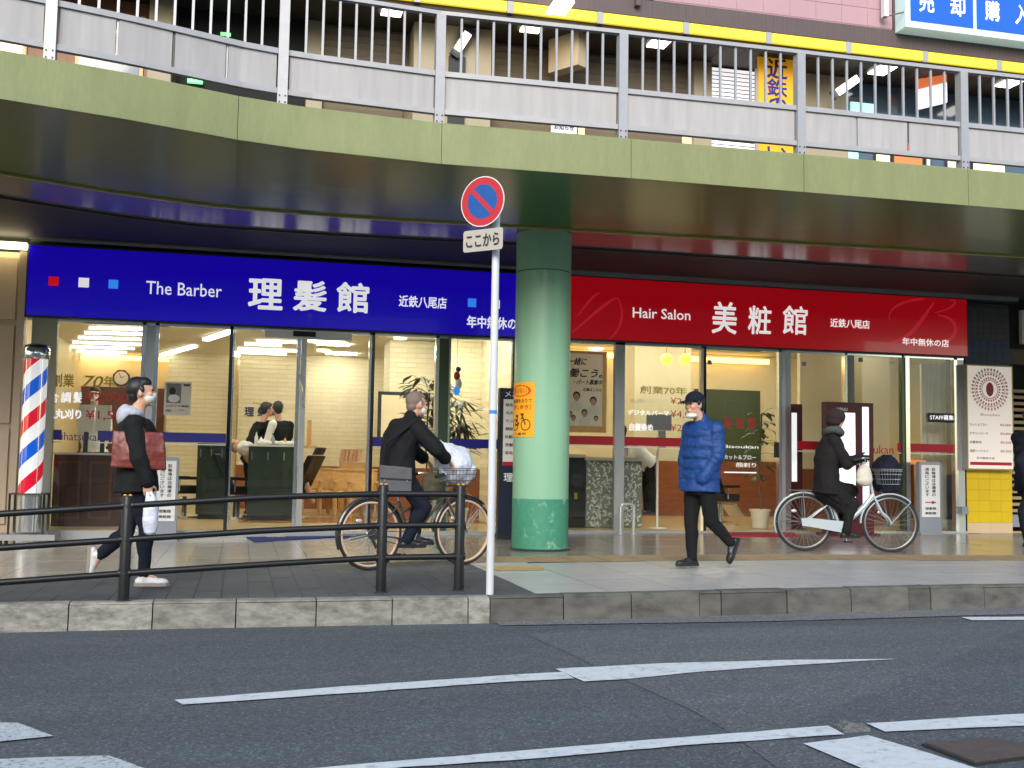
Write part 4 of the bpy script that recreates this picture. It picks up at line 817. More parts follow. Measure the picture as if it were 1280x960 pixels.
def vtext(par, t, u0, v0, u1, v1, mt, Y, bold=.012, nm='lettering'):
    p, q = WY(u0, v0, Y), WY(u1, v1, Y); n = len(t); h = (p.z-q.z)/n; m = MB()
    for i, ch in enumerate(t):
        if ch == ' ': continue
        z = p.z-h*(i+1)+h*.12; k = MB().text(ch, (p.x, Y, z), (q.x-p.x, 0, 0), (0, 0, h*.78), bold); m.add(k.v, k.f)
    return m.build(nm, mt, par)
def stand(lab, u0, u1, v0, v1, Y, side):
    a, b = WY(u0, v0, Y).x, WY(u1, v0, Y).x; z1, z0 = WY(u0, v0, Y).z, gz(a)+.0
    w_ = b-a; h = z1-z0
    r = thing('notice_stand', lab, 'notice stand', ((a+b)/2, Y, z0), 'white bicycle parking notice stands')
    MB().prism([(a, Y, z0+.03), (b, Y, z0+.03), (b, Y, z1-.02), (b-.02, Y, z1), (a+.02, Y, z1), (a, Y, z1-.02)], (0, .09, 0)).build('body', 'stand_grey', r)
    MB().box(a-.012, b+.012, Y-.05, Y+.2, z0, z0+.03).build('base', 'stand_grey', r)
    MB().box(a+.035, b-.03, Y-.006, Y-.001, z0+h*.24, z1-.05).build('panel', 'white', r)
    def T(t, fx, z_a, z_b, fw_, mt='print_black', bold=.015):
        n = len(t); hh = (z_b-z_a)*h/n; m = MB()
        for i, ch in enumerate(t):
            k = MB().text(ch, (a+w_*fx, Y-.008, z0+z_b*h-hh*(i+1)+hh*.12), (w_*fw_, 0, 0), (0, 0, hh*.8), bold); m.add(k.v, k.f)
        m.build('lettering', mt, r)
    T('駐輪場は店舗横の', .56, .52, .92, .17); T('通路にございます', .26, .52, .92, .17)
    zz = z0+h*.44
    if side: MB().prism([(a+w_*.24, Y-.008, zz-.008), (a+w_*.55, Y-.008, zz-.008), (a+w_*.55, Y-.008, zz-.028), (a+w_*.78, Y-.008, zz), (a+w_*.55, Y-.008, zz+.028), (a+w_*.55, Y-.008, zz+.008), (a+w_*.24, Y-.008, zz+.008)], (0, .002, 0)).build('arrow', 'stripe_red', r)
    for k, t in enumerate(('理髪館', '美粧館')): MB().text(t, (a+w_*.24, Y-.008, z0+h*(.34-.065*k)), (w_*.5, 0, 0), (0, 0, h*.035), .02).build('lettering', 'print_black', r)
    return r
stand('white bicycle parking notice stand beside the barber entrance behind the walking man', 194, 224, 571, 680, 15.1, False)
stand('white bicycle parking notice stand with a red arrow left of the yellow pier', 1149, 1176, 577, 666, 15.25, True)

# navy menu board next to the column
Y = 14.6; a, b = WY(624, 560, Y).x, WY(650, 560, Y).x; zf = lambda v: WY(632, v, Y).z
r = thing('menu_board', 'tall navy menu board with a white price panel half hidden by the column', 'menu board', ((a+b)/2+.1, Y, 0)); b += .25
MB().box(a, b, Y, Y+.12, .03, zf(485)).build('cabinet', 'navy_board', r); MB().box(a+.05, b-.04, Y-.008, Y-.001, zf(582), zf(499)).build('price_panel', 'poster_paper', r)
MB().box(a+.05, b-.04, Y-.012, Y-.009, zf(582), zf(577)).build('red_strip', 'stripe_red', r); MB().box(a-.03, b+.03, Y-.08, Y+.2, -.02, .03).build('base', 'black', r)
MB().text('メニュー', (a+.07, Y-.004, zf(496)), (b-a-.15, 0, 0), (0, 0, .08), .01).build('lettering', 'off_white', r); MB().text('理髪館', (a+.07, Y-.004, zf(602)), (b-a-.15, 0, 0), (0, 0, .12), .02).build('lettering', 'off_white', r)
for k, t in enumerate(('総合調髪', '丸刈り', 'カット', '顔剃り', '白髪染め', '洗髪', '耳毛')): MB().text(t, (a+.08, Y-.010, zf(508+k*10)), (min(.2, .055*len(t)), 0, 0), (0, 0, .045), .015).build('lettering', 'print_black', r)
# maroon illuminated board behind the second cyclist and its mirror-like neighbour inside
Y = 14.9; a, b = WY(1033, 560, Y).x, WY(1092, 560, Y).x; zf = lambda v: WY(1060, v, Y).z
r = thing('display_board', 'tall maroon display board with lit white panels behind the cyclist in the black coat', 'display board', ((a+b)/2, Y, 0))
MB().box(a, b, Y, Y+.14, .04, zf(503)).build('cabinet', 'maroon', r); MB().box(a-.04, b+.04, Y-.1, Y+.25, .0, .04).build('base', 'maroon', r)
xx = lambda u: WY(u, 560, Y).x
MB().box(xx(1037), xx(1069), Y-.006, Y-.001, zf(632), zf(516)).build('menu_panel', 'lit_panel', r); MB().box(xx(1078), xx(1086), Y-.006, Y-.001, zf(632), zf(508)).build('light_strip', 'lit_panel', r)
MB().text('MENU', (xx(1046), Y-.004, zf(514)), (.18, 0, 0), (0, 0, .05), .01).build('lettering', 'off_white', r)
for k in range(10): MB().text(('カット', 'カラー', 'パーマ', '顔剃り', 'シャンプー')[k % 5], (xx(1060), Y-.009, zf(527+k*10)), (.08, 0, 0), (0, 0, .035), .01).build('lettering', 'print_grey', r)
Y = 16.1; xx = lambda u: WY(u, 560, Y).x; zf = lambda v: WY(992, v, Y).z
r = thing('display_board', 'narrow maroon board with a white lit menu just inside the salon door glass', 'display board', (xx(992), Y, .03))
MB().box(xx(986), xx(1003), Y, Y+.1, .04, zf(505)).build('cabinet', 'maroon', r); MB().box(xx(989.5), xx(996), Y-.006, Y-.001, zf(602), zf(516)).build('menu_panel', 'lit_panel', r)
MB().box(xx(982), xx(1007), Y-.05, Y+.15, .026, .04).build('base', 'black', r)

# price light box on the pier
Y = 15.47; xx = lambda u: WY(u, 520, Y).x; zf = lambda v, u=1238: WY(u, v, Y).z
a, b = xx(1208.5), xx(1267); zt, zb_ = WY(1208, 455, Y).z, WY(1208, 587, Y).z
r = thing('price_board', 'framed price board with a round crimson emblem mounted on the tiled pier', 'price board', ((a+b)/2, Y, zb_))
MB().box(a, b, Y+.012, YF-.037, zb_, zt).build('case', 'alu_warm', r)
for q in [(a, a+.022, zb_, zt), (b-.022, b, zb_, zt), (a+.022, b-.022, zb_, zb_+.022), (a+.022, b-.022, zt-.022, zt)]: MB().box(q[0], q[1], Y, Y+.0115, q[2], q[3]).build('frame', 'gold' if q[2] > zb_+1 or True else 'alu', r).data.materials[0] = M['lip']
MB().box(a+.022, b-.022, Y+.004, Y+.0115, zb_+.022, zt-.022).build('face', 'backlit_paper', r)
ec = V(((a+b)/2, Y+.001, zt-.40)); ra = (b-a)*.41
for k, (r0_, r1_, n, mt) in enumerate([(.80, 1.0, 34, 'emblem_tan'), (.62, .76, 30, 'emblem_red'), (.44, .58, 26, 'emblem_red')]):
    m = MB()
    for i in range(n):
        t = i*math.tau/n; e = V((math.cos(t), 0, math.sin(t))); s_ = V((-e.z, 0, e.x)); cc = ec+e*ra*(r0_+r1_)/2; hw = ra*math.pi*(r0_+r1_)/2/n*.72; hh = ra*(r1_-r0_)/2; m.poly([cc-e*hh, cc+s_*hw, cc+e*hh, cc-s_*hw])
    m.build('emblem_petals', mt, r)
MB().ring2(ec, X3, Z3, ra*.40, ra*.43).build('emblem_ring', 'emblem_red', r); MB().ring2(ec, X3, Z3, ra*.77, ra*.79).build('emblem_ring', 'emblem_red', r)
MB().ell(ec+V((0, 0, 0)), X3*ra*.2, Y3*.0008, Z3*ra*.32, 16, 8).build('emblem_centre', 'emblem_red', r)
MB().text('Bisoukan', (ec.x-ra*.5, Y+.001, ec.z-ra*1.2), (ra, 0, 0), (0, 0, .035), 0).build('lettering', 'emblem_red', r)
hz = zt-zb_
for k, (t, p_) in enumerate((('カット＆ブロー', '¥3,000'), ('デザインパーマ', '¥4,800'), ('白髪染め', '¥3,500'), ('炭酸ヘッドスパ', '¥3,300'))):
    z = zt-hz*(.585+.083*k); MB().text(t, (a+.05, Y+.001, z), (.34 if len(t) > 4 else .22, 0, 0), (0, 0, .045), .012).build('lettering', 'print_black', r); MB().text(p_, (b-.26, Y+.001, z), (.21, 0, 0), (0, 0, .045), .012).build('lettering', 'letter_red', r)
MB().text('年中無休の店', (a+.17, Y+.001, zt-hz*.90), (.34, 0, 0), (0, 0, .04), .01).build('lettering', 'print_black', r)
MB().box(a+.05, b-.05, Y+.0005, Y+.003, zt-hz*.955, zt-hz*.925).build('red_strip', 'letter_red', r)
m = MB(); c = WY(1204, 637, 15.55); m.box(c.x-.06, c.x+.06, 15.5, 15.61, c.z-.07, c.z+.05); single(m, 'socket_box', 'stand_grey', 'small grey metal socket box low on the yellow tiles', 'socket box')
# staff wanted sign on the glass
Y = YF-.03; p, q = WY(1160, 516, Y), WY(1196, 527, Y); zz = p.z-.15
r = thing('staff_sign', 'small black STAFF wanted strip sign on the right salon window', 'sign', (p.x, Y, zz)); MB().box(p.x, q.x, Y-.004, Y+.004, zz, p.z).build('board', 'black', r); MB().text('STAFF募集！', (p.x+.03, Y-.006, zz+.04), (q.x-p.x-.06, 0, 0), (0, 0, .08), .02).build('lettering', 'sign_white', r)  # lettering glows faintly to read brighter, the sign itself is unlit
# doormats
def flat_thing(name, lab, cat, px, mt, th=.012):
    P = [walk_pt(u, v) for u, v in px]; r = thing(name, lab, cat, sum(P, V())/len(P)); MB().prism([p+Z3*.002 for p in P], Z3*th).build('pile', mt, r); return r, P
def matg(u, v): return walk_pt(u, v)
r, P = flat_thing('doormat', 'long blue doormat with white lettering in front of the barber doors', 'doormat', [(318, 678), (442, 671), (432, 664.5), (302, 669)], 'mat_blue')
p = walk_pt(335, 675)
for k in range(3):
    c = walk_pt(343+k*42, 672.0-k*1.6)+Z3*.0155; MB().text('理髪館'[k], c+V((-.12, -.14, 0)), (.26, 0, 0), (0, .34, 0), .02).build('lettering', 'off_white', r)
r, P = flat_thing('doormat', 'crimson doormat with white lettering in front of the salon doors', 'doormat', [(905, 671), (1000, 671), (975, 657), (868, 657)], 'mat_red')
for k in range(3):
    c = walk_pt(905+k*26, 664)+Z3*.0155; MB().text('美粧館'[k], c+V((-.12, -.14, 0)), (.22, 0, 0), (0, .34, 0), .02).build('lettering', 'off_white', r)
# U shaped door guard
Y = 15.2; a, b = WY(776, 640, Y), WY(792, 640, Y); z1 = WY(784, 630, Y).z
r = thing('door_guard', 'small U shaped steel guard on the ground beside the salon mullion', 'door guard', ((a.x+b.x)/2, Y, 0)); MB().path([(a.x, Y, 0), (a.x, Y, z1-.04), (a.x+.03, Y, z1), (b.x-.03, Y, z1), (b.x, Y, z1-.04), (b.x, Y, 0)], .025, 10).build('hoop', 'steel', r, smooth=True)
for x in (a.x, b.x): MB().lathe((x, Y, 0), [(.045, -.001), (.045, .008)], 16).build('foot', 'steel', r)

# ================================================================== UPPER ARCADE THINGS
Y = 15.3; a = 10.25; r = thing('light_box_sign', 'blue light box sign with white kanji above the arcade at top right', 'sign', (a, Y, 8.2))
MB().box(a, 14.6, Y, 15.59, 8.2, 9.15).build('case', 'lightbox_edge', r)
for k, (x0, x1, t) in enumerate(((a+.09, a+1.26, '売却'), (a+1.33, a+2.5, '購入'), (a+2.57, a+3.7, '査定'))):
    MB().box(x0, x1, Y-.012, Y-.001, 8.31, 9.05).build('panel', 'lightbox_blue', r)
    for j in (0, 1): MB().text(t[j], (x0+.16+j*.58, Y-.016, 8.48), (.27, 0, 0), (0, 0, .33), .02).build('lettering', 'sign_white', r)
MB().bar((a-.3, 15.45, 8.38), (a, 15.35, 8.46), .02, .02).build('bracket', 'dark_metal', r); MB().box(a-.32, a-.24, 15.4, 15.5, 8.38, 9.1).build('bracket_plate', 'off_white', r)
# vertical yellow banner
Y = 16.2; p, q = WY(948, 66, Y), WY(996, 192, Y); r = thing('banner', 'vertical yellow banner with navy kanji standing behind the railing', 'banner', ((p.x+q.x)/2, Y, 4.22))
x0, x1 = p.x, q.x; zt = WY(970, 66, Y).z
MB().box(x0, x1, Y, Y+.04, 4.26, zt).build('board', 'banner_yellow', r); MB().box(x0-.05, x1+.05, Y-.02, Y+.1, 4.2, 4.26).build('base', 'white', r)
MB().box(x0-.05, x0-.01, Y, Y+.04, 4.26, zt-.3).build('pole', 'alu', r)
for k, (t, va, vb) in enumerate((('近', 74, 98), ('鉄', 99, 120), ('の', 122, 144), ('住', 146, 164), ('ま', 166, 180), ('い', 184, 198))):
    z1, z0 = WY(970, va, Y).z, WY(970, vb, Y).z; MB().text(t, (x0+.16, Y-.005, z0), (x1-x0-.34, 0, 0), (0, 0, z1-z0), .025).build('lettering', 'banner_blue', r)
def upl(u, v, lab, sz=(.3, .5), mt='lamp_up'):
    p = WZ(u, v, 7.77); r = thing('arcade_light', lab, 'ceiling light', p, 'square lights under the arcade ceiling'); MB().box(p.x-sz[0]/2, p.x+sz[0]/2, p.y-sz[1]/2, p.y+sz[1]/2, 7.765, 7.79).build('diffuser', mt, r)
upl(491, 12, 'white square ceiling light above the left shutter'); upl(666, 33, 'yellowish square ceiling light above the middle shutter', mt='lamp_up_warm'); upl(826, 52.5, 'white square ceiling light right of the hanging box')
upl(700, 10, 'dim square light hidden behind the beam', mt='lamp_up_warm')
upl(1105, 87, 'small round light above the dark windows'); upl(1265, 103, 'small light at the far right of the arcade')
def tube_lamp(u0, v0, u1, v1, Y, lab):
    a, b = WY(u0, v0, Y), WY(u1, v1, Y); r = thing('fluorescent_lamp', lab, 'lamp', a); MB().bar(a, b, .12, .05, Y3).build('tube', 'lamp_up', r); d_ = (b-a).normalized(); MB().bar(a-d_*.10+Y3*.06, b+d_*.12+Y3*.06, .16, .05, Y3).build('fitting', 'black', r); return r
tube_lamp(572, 62, 585, 42, 16.2, 'slanted fluorescent lamp on the beige pier left of the middle shutter'); tube_lamp(1048, 115, 1072, 98, 16.1, 'slanted fluorescent lamp right of the yellow banner')
Y = 16.3; p = WY(571, 70, Y); single(MB().box(p.x-.12, p.x+.14, Y, Y+.2, 6.2, p.z), 'speaker_column', 'black', 'black column shaped box under the slanted fluorescent lamp', 'box')
a, b = WY(692, 70, 16.2), WY(718, 70, 16.2); zt, zb_ = WY(705, 42, 16.2).z, WY(700, 84, 16.2).z
r = thing('hanging_box_sign', 'boxy wooden sided sign hanging under the arcade ceiling', 'sign', ((a.x+b.x)/2, 16.2, zb_)); MB().prism([(a.x, 16.5, zb_), (b.x, 16.0, zb_), (b.x, 16.0, zt), (a.x, 16.5, zt)], (.18, .12, 0)).build('box', 'wall_taupe', r)
MB().tube((a.x+.1, 16.45, zt), (a.x+.1, 16.45, 7.79), .01, 6).build('hanger', 'dark_metal', r); MB().tube((b.x+.05, 16.1, zt), (b.x+.05, 16.1, 7.79), .01, 6).build('hanger', 'dark_metal', r)
Y = 16.4; a, b = WY(1146, 110, Y), WY(1168, 110, Y); zt, zm, zb_ = WY(1157, 97, Y).z, WY(1157, 110, Y).z, WY(1157, 134, Y).z
r = thing('hanging_lit_sign', 'small white and orange lit sign hanging behind the railing on the right', 'sign', (a.x, Y, zb_)); MB().prism([(a.x, Y, zb_-.05), (b.x, Y-.35, zb_), (b.x, Y-.35, zm), (a.x, Y, zm-.05)], (.03, .06, 0)).build('lit_face', 'lit_panel', r); MB().prism([(a.x, Y, zm-.048), (b.x, Y-.35, zm+.002), (b.x, Y-.35, zt), (a.x, Y, zt-.05)], (.03, .06, 0)).build('orange_face', 'orange', r)
MB().tube((a.x+.12, Y-.1, zt-.04), (a.x+.12, Y-.1, 7.79), .012, 6).build('hanger', 'dark_metal', r)
p, q = WY(276, 40, YU-.1), WY(284, 44, YU-.1); r = single(MB().box(p.x, q.x+.05, YU-.1, YU-.06, q.z, p.z), 'exit_sign', 'exit_green', 'small glowing green exit sign in the dark upper opening', 'exit sign')
p = WY(243, 101, YU-.1); single(MB().box(p.x-.1, p.x+.12, YU-.12, YU-.06, p.z-.03, p.z+.02), 'exit_sign', 'exit_green', 'thin green exit light seen under the left railing panel', 'exit sign')
for (u0, v0, u1, v1, lab, mt) in [(689, 152, 721, 164, 'low white notice with blue lettering under the railing panel', 'white'), (723, 156, 731, 166, 'tiny cream notice next to the low white one', 'cream'), (853, 171, 880, 181, 'cream notice left of the yellow banner under the railing', 'cream'), (1035, 184, 1073, 196, 'pale cyan sign seen under the railing right of the banner', 'cyan_sign')]:
    p, q = WY(u0, v0, YU-.1), WY(u1, v1+3, YU-.1); r = thing('notice', lab, 'notice', (p.x, YU-.1, q.z)); MB().box(p.x, q.x, YU-.1, YU-.07, q.z-.1, p.z).build('board', mt, r)
    if mt == 'white': MB().text('お知らせ', (p.x+.05, YU-.105, p.z-.12), (q.x-p.x-.1, 0, 0), (0, 0, .09), .02).build('lettering', 'banner_blue', r)
# shop windows glimpsed low on the right of the upper level
for ua, ub, mt in ((1090, 1110, 'warm_window'), (1112, 1150, 'orange'), (1152, 1160, 'off_white'), (1178, 1196, 'off_white'), (1210, 1252, 'warm_window'), (1030, 1050, 'black')):
    a, b = upx(ua), upx(ub); f_ = MB().box(a, b, YU-.06, YU-.03, ZD+.02, uz((ua+ub)/2, 178)).build('low_window', 'dark_metal', bld); MB().box(a+.03, b-.03, YU-.068, YU-.061, ZD+.08, uz((ua+ub)/2, 180)).build('pane', mt, f_)
m = MB().box(upx(1045), upx(1080), YU-.15, YU-.05, uz(1060, 144), uz(1060, 125)); single(m, 'black_sign_case', 'black', 'black sign case under the right slanted fluorescent lamp', 'sign case')
m = MB().box(upx(1062)-.1, upx(1084), YU-.2, YU-.16, uz(1070, 148), uz(1070, 133)); single(m, 'cyan_sign', 'cyan_sign', 'pale cyan lit sign just above the mid rail right of the banner', 'sign')

# ================================================================== BICYCLES
def bicycle(name, label, A, B, st):
    A, B = V(A), V(B); f = (B-A); wb = f.length; f.normalize(); l = V((-f.y, f.x, 0)).normalized(); u = f.cross(l)*-1 if f.cross(l).z < 0 else f.cross(l)
    P = lambda x, z, y=0: A+f*x+u*z+l*y
    root = thing(name, label, 'bicycle', (A+B)/2); r = st['r']
    for hx, nm in ((0, 'wheel'), (wb, 'wheel')):
        c = P(hx, r); w_ = MB().lathe(c, [(.022, -.04), (.03, -.03), (.02, -.02), (.02, .02), (.03, .03), (.022, .04)], 16, ax=l).build('wheel', 'wire', root, smooth=True)
        w_.name = 'wheel'
        MB().torus(c, l, r-.016, .0165, 56, 8).build('tyre', 'tyre_black', w_, smooth=True)
        MB().torus(c, l, r-.040, .0125, 56, 8, sq=1.35).build('rim', st['rim'], w_, smooth=True)
        sp_ = MB()
        for k in range(32):
            t = k*math.tau/32; t2 = t+(.55 if k % 2 else -.55); s_ = .028*(1 if k % 4 < 2 else -1)
            e = f*math.cos(t)+u*math.sin(t); e2 = f*math.cos(t2)+u*math.sin(t2); sp_.tube(c+e2*.026+l*s_, c+e*(r-.045), .0016, 4, caps=False)
        tag(sp_.build('spokes', 'wire', w_), kind='stuff')
        rf = MB().ell(c+(f*math.cos(2.3)+u*math.sin(2.3))*r*.52, f*.035, l*.008, u*.02, 10, 6).build('reflector', 'reflector', w_, smooth=True)
        a0_, a1_ = (.02, .56) if hx == 0 else (.13, .50)
        # mudguard: arc over the wheel
        m = MB(); nn = 26; rings = []
        for i in range(nn+1):
            t = (a0_+(a1_-a0_)*i/nn)*math.tau; e = f*math.cos(t)+u*math.sin(t); rg = r+.018
            rings.append([c+e*(rg+dr)+l*y for y, dr in ((-.027, -.012), (-.018, .002), (0, .007), (.018, .002), (.027, -.012), (.017, -.002), (0, .003), (-.017, -.002))])
        m.loft(rings); m.build('mudguard', st['guard'], root, smooth=True)
        e = f*math.cos(a0_*math.tau if hx else a1_*math.tau-.4)+u*math.sin(a0_*math.tau if hx else a1_*math.tau-.4)
        for s_ in (-1, 1): MB().tube(c+l*.045*s_, c+e*(r+.014)+l*.02*s_, .003, 6).build('mudguard_stay', 'wire', root)
    hd, hb, bb, sc_, sd_ = st['head'], st['headb'], st['bb'], st['cluster'], st['saddle']
    fr = MB(); t_ = st['tube']
    fr.tube(P(*hd), P(*hb), .02, 12)
    if st.get('step'): fr.path([P(hb[0]-.005, hb[1]+.03), P(hb[0]-.10, hb[1]-.10), P(bb[0]+.10, bb[1]+.09), P(*bb)], [.03, .032, .03, .026], 12)
    else: fr.tube(P(hb[0], hb[1]+.02), P(*bb), t_, 12); fr.tube(P(hd[0], hd[1]-.04), P(sc_[0]+.02, sc_[1]-.12), t_*.9, 12)
    fr.tube(P(*bb), P(*sc_), t_*.9, 12)
    for s_ in (-1, 1): fr.tube(P(bb[0]-.02, bb[1], .03*s_), P(0, r, .06*s_), .009, 8); fr.tube(P(sc_[0], sc_[1]-.03, .02*s_), P(0, r, .06*s_), .008, 8)
    fr.build('frame', st['paint'], root, smooth=True)
    fk = MB()
    for s_ in (-1, 1): fk.path([P(hb[0], hb[1], .03*s_), P(hb[0]+(wb-hb[0])*.42, hb[1]-(hb[1]-r)*.55, .048*s_), P(wb-.035, r+.07, .055*s_), P(wb, r, .055*s_)], [.014, .013, .010, .009], 8)
    fk.tube(P(hb[0], hb[1], -.035), P(hb[0], hb[1], .035), .016, 8)
    fk.build('fork', st['paint'], root, smooth=True)
    MB().tube(P(*sc_), P(sd_[0], sd_[1]-.05), .0125, 10).build('seat_post', 'chrome', root, smooth=True)
    m = MB().loft([[P(sd_[0]+x, sd_[1]+z, y*w2) for y, z in ((-1, -.02), (-.9, .0), (-.4, .012), (.4, .012), (.9, 0), (1, -.02), (.5, -.04), (-.5, -.04))] for x, w2 in ((-.13, .05), (-.11, .09), (-.04, .095), (.04, .05), (.12, .022), (.14, .015))]); m.build('saddle', 'leather_black', root, smooth=True)
    st_top = (hd[0]-.025-st.get('stem', .1)*.3, hd[1]+st.get('stem', .10))
    MB().path([P(*hd), P(*st_top)], .0125, 10).build('stem', 'chrome', root, smooth=True)
    hbz = st_top[1]
    hp = [P(st_top[0]-.17, hbz+.0, .27), P(st_top[0]-.05, hbz+.03, .25), P(st_top[0]+.04, hbz+.03, .14), P(st_top[0]+.0, hbz, .03), P(*st_top), P(st_top[0]+.0, hbz, -.03), P(st_top[0]+.04, hbz+.03, -.14), P(st_top[0]-.05, hbz+.03, -.25), P(st_top[0]-.17, hbz, -.27)]
    MB().path(hp, .011, 8).build('handlebar', 'chrome' if st['paint'] != 'bike_dark' else 'bike_dark', root, smooth=True)
    for s_ in (-1, 1): MB().tube(P(st_top[0]-.18, hbz-.002, .272*s_), P(st_top[0]-.075, hbz+.024, .255*s_), .0165, 10).build('grip', 'black', root, smooth=True); MB().path([P(st_top[0]-.03, hbz+.02, .24*s_), P(st_top[0]-.02, hbz-.03, .245*s_), P(st_top[0]-.13, hbz-.045, .26*s_)], .005, 6).build('brake_lever', 'wire', root)
    # crank, chain, pedals
    MB().lathe(P(bb[0], bb[1], -.055), [(.085, -.002), (.085, .002)], 28, ax=l).build('chainring', 'dark_metal', root)
    ca = st['crank']; e = f*math.cos(ca)+u*math.sin(ca)
    for s_ in (-1, 1):
        q = P(bb[0], bb[1], .07*s_)-e*s_*.165; MB().tube(P(bb[0], bb[1], .07*s_), q, .009, 8).build('crank', 'chrome', root, smooth=True); MB().obox(q+l*.05*s_, f*.045, l*.04, u*.011).build('pedal', 'black', root)
    if st.get('case'): MB().prism([P(-.05, r+.05, -.075), P(.05, r+.055, -.075), P(bb[0]+.03, bb[1]+.085, -.075), P(bb[0]+.08, bb[1]+.03, -.075), P(bb[0]+.06, bb[1]-.06, -.075), P(.06, r-.05, -.075), P(-.04, r-.04, -.075)], l*-.012).build('chain_case', st['paint'], root)
    else:
        MB().tube(P(0, r+.03, -.055), P(bb[0], bb[1]+.083, -.055), .004, 5).build('chain', 'dark_metal', root); MB().tube(P(0, r-.03, -.055), P(bb[0], bb[1]-.083, -.055), .004, 5).build('chain', 'dark_metal', root)
        MB().lathe(P(0, r, -.05), [(.055, -.012), (.05, -.012), (.03, .0)], 20, ax=l).build('sprocket', 'dark_metal', root); MB().bar(P(0, r-.05, -.06), P(.04, r-.13, -.06), .02, .03, l).build('derailleur', 'dark_metal', root)
    # basket
    if st.get('basket'):
        bx0, bx1, z0, z1, wd = st['basket']; m = MB()
        def rr_(z, k): return [P(bx0+(.03 if k == 0 else 0), z, -wd*(1-.1*(1-k))), P(bx1-(.03*(1-k)), z, -wd*(1-.1*(1-k))), P(bx1-(.03*(1-k)), z, wd*(1-.1*(1-k))), P(bx0+(.03 if k == 0 else 0), z, wd*(1-.1*(1-k)))]
        for k, z in ((1, z1), (1, z1-.02), (.7, z0+(z1-z0)*.66), (.4, z0+(z1-z0)*.33), (0, z0)): q = rr_(z, k); m.path(q+[q[0]], .003, 5)
        lo, hi = rr_(z0, 0), rr_(z1, 1)
        for i in range(4):
            j = (i+1) % 4
            for k in range(9): m.tube(lo[i].lerp(lo[j], k/8), hi[i].lerp(hi[j], k/8), .0022, 4)
        for k in range(6): m.tube(lo[0].lerp(lo[1], k/5), lo[3].lerp(lo[2], k/5), .0022, 4)
        tag(m.build('basket', st.get('bmat', 'dark_metal'), root), kind='stuff')
        MB().tube(P(bx0+.06, z0, 0), P(wb, r, .06), .005, 6).build('basket_stay', 'wire', root)
    MB().lathe(P(wb-.03, r+.42, .05), [(.03, -.05), (.035, .0), (.033, .02)], 16, ax=f).build('head_light', 'black', root, smooth=True)
    if st.get('rack'):
        m = MB(); z = r*2+.04
        for y in (-.05, 0, .05): m.tube(P(.24, z, y), P(-.17, z, y), .005, 6)
        for x in (-.16, 0, .15): m.tube(P(x, z, -.05), P(x, z, .05), .005, 6)
        for s_ in (-1, 1): m.tube(P(-.02, z, .05*s_), P(0, r, .065*s_), .005, 6)
        tag(m.build('carrier', 'wire', root), kind='stuff')
    for s_ in (-1, 1): MB().tube(P(0, r, .07*s_), P(-.26, r-.04, .085*s_), .007, 6).build('kickstand_leg', 'wire', root) if st.get('stand') else None
    return root, P, f, l, u
A1, B1 = walk_pt(462, 713), walk_pt(579, 706)
b1, P1, f1, l1, u1 = bicycle('city_bicycle', 'dark bicycle with tan tyre walls and a white bag in its basket', A1, B1, dict(r=.345, rim='tyre_tan', guard='bike_dark', head=(.80, .80), headb=(.84, .68), bb=(.45, .28), cluster=(.31, .66), saddle=(.28, .84), tube=.016, paint='bike_bronze', crank=1.2, basket=(.78, 1.12, .80, .98, .17), stand=True))
A2, B2 = walk_pt(1005, 688.5), walk_pt(1113, 690.5)
b2, P2, f2, l2, u2 = bicycle('city_bicycle', 'pale silver step through bicycle ridden by the cyclist in a long black coat', A2, B2, dict(r=.345, rim='wire', guard='bike_silver', stem=.22, head=(.79, .88), headb=(.84, .66), bb=(.44, .28), cluster=(.32, .62), saddle=(.26, .78), tube=.017, paint='bike_silver', crank=-1.2, case=True, step=True, rack=True, basket=(.86, 1.14, .82, 1.0, .15), bmat='wire'))

# ================================================================== PEOPLE
def hand(m, wr, d, side, palm, curl=.5, s=1.0):
    """wr wrist, d pointing to the knuckles, side towards the thumb, palm the way the palm faces"""
    d, side, palm = V(d).normalized(), V(side).normalized(), V(palm).normalized()
    k = wr+d*.085*s; m.ell(wr+d*.048*s, d*.055*s, side*.04*s, palm*.017*s, 12, 8)
    for i, (o, L) in enumerate(((.03, .072), (.01, .08), (-.01, .074), (-.029, .058))):
        a = k+side*o*s; d1 = (d+palm*curl).normalized(); d2 = (d1*(1-curl*.4)+palm*curl*1.1).normalized(); b = a+d1*L*.5*s; c = b+d2*L*.5*s
        m.cap(a-d*.015*s, b, .0098*s, .0088*s, 8); m.cap(b, c, .0088*s, .0072*s, 8)
    a = wr+d*.03*s+side*.03*s; b = a+(d*.5+side*.75+palm*.3).normalized()*.038*s; c = b+(d*.8+side*.15+palm*.6).normalized()*.03*s; m.cap(a, b, .012*s, .010*s, 8); m.cap(b, c, .010*s, .008*s, 8)
def frame_of(fh, tilt=0, roll=0):
    fh = V(fh).normalized(); l = Z3.cross(fh).normalized(); u = fh.cross(l)*1.0
    f2_ = (fh*math.cos(tilt)+u*math.sin(tilt)); u2_ = (u*math.cos(tilt)-fh*math.sin(tilt)); return f2_.normalized(), l, u2_.normalized()
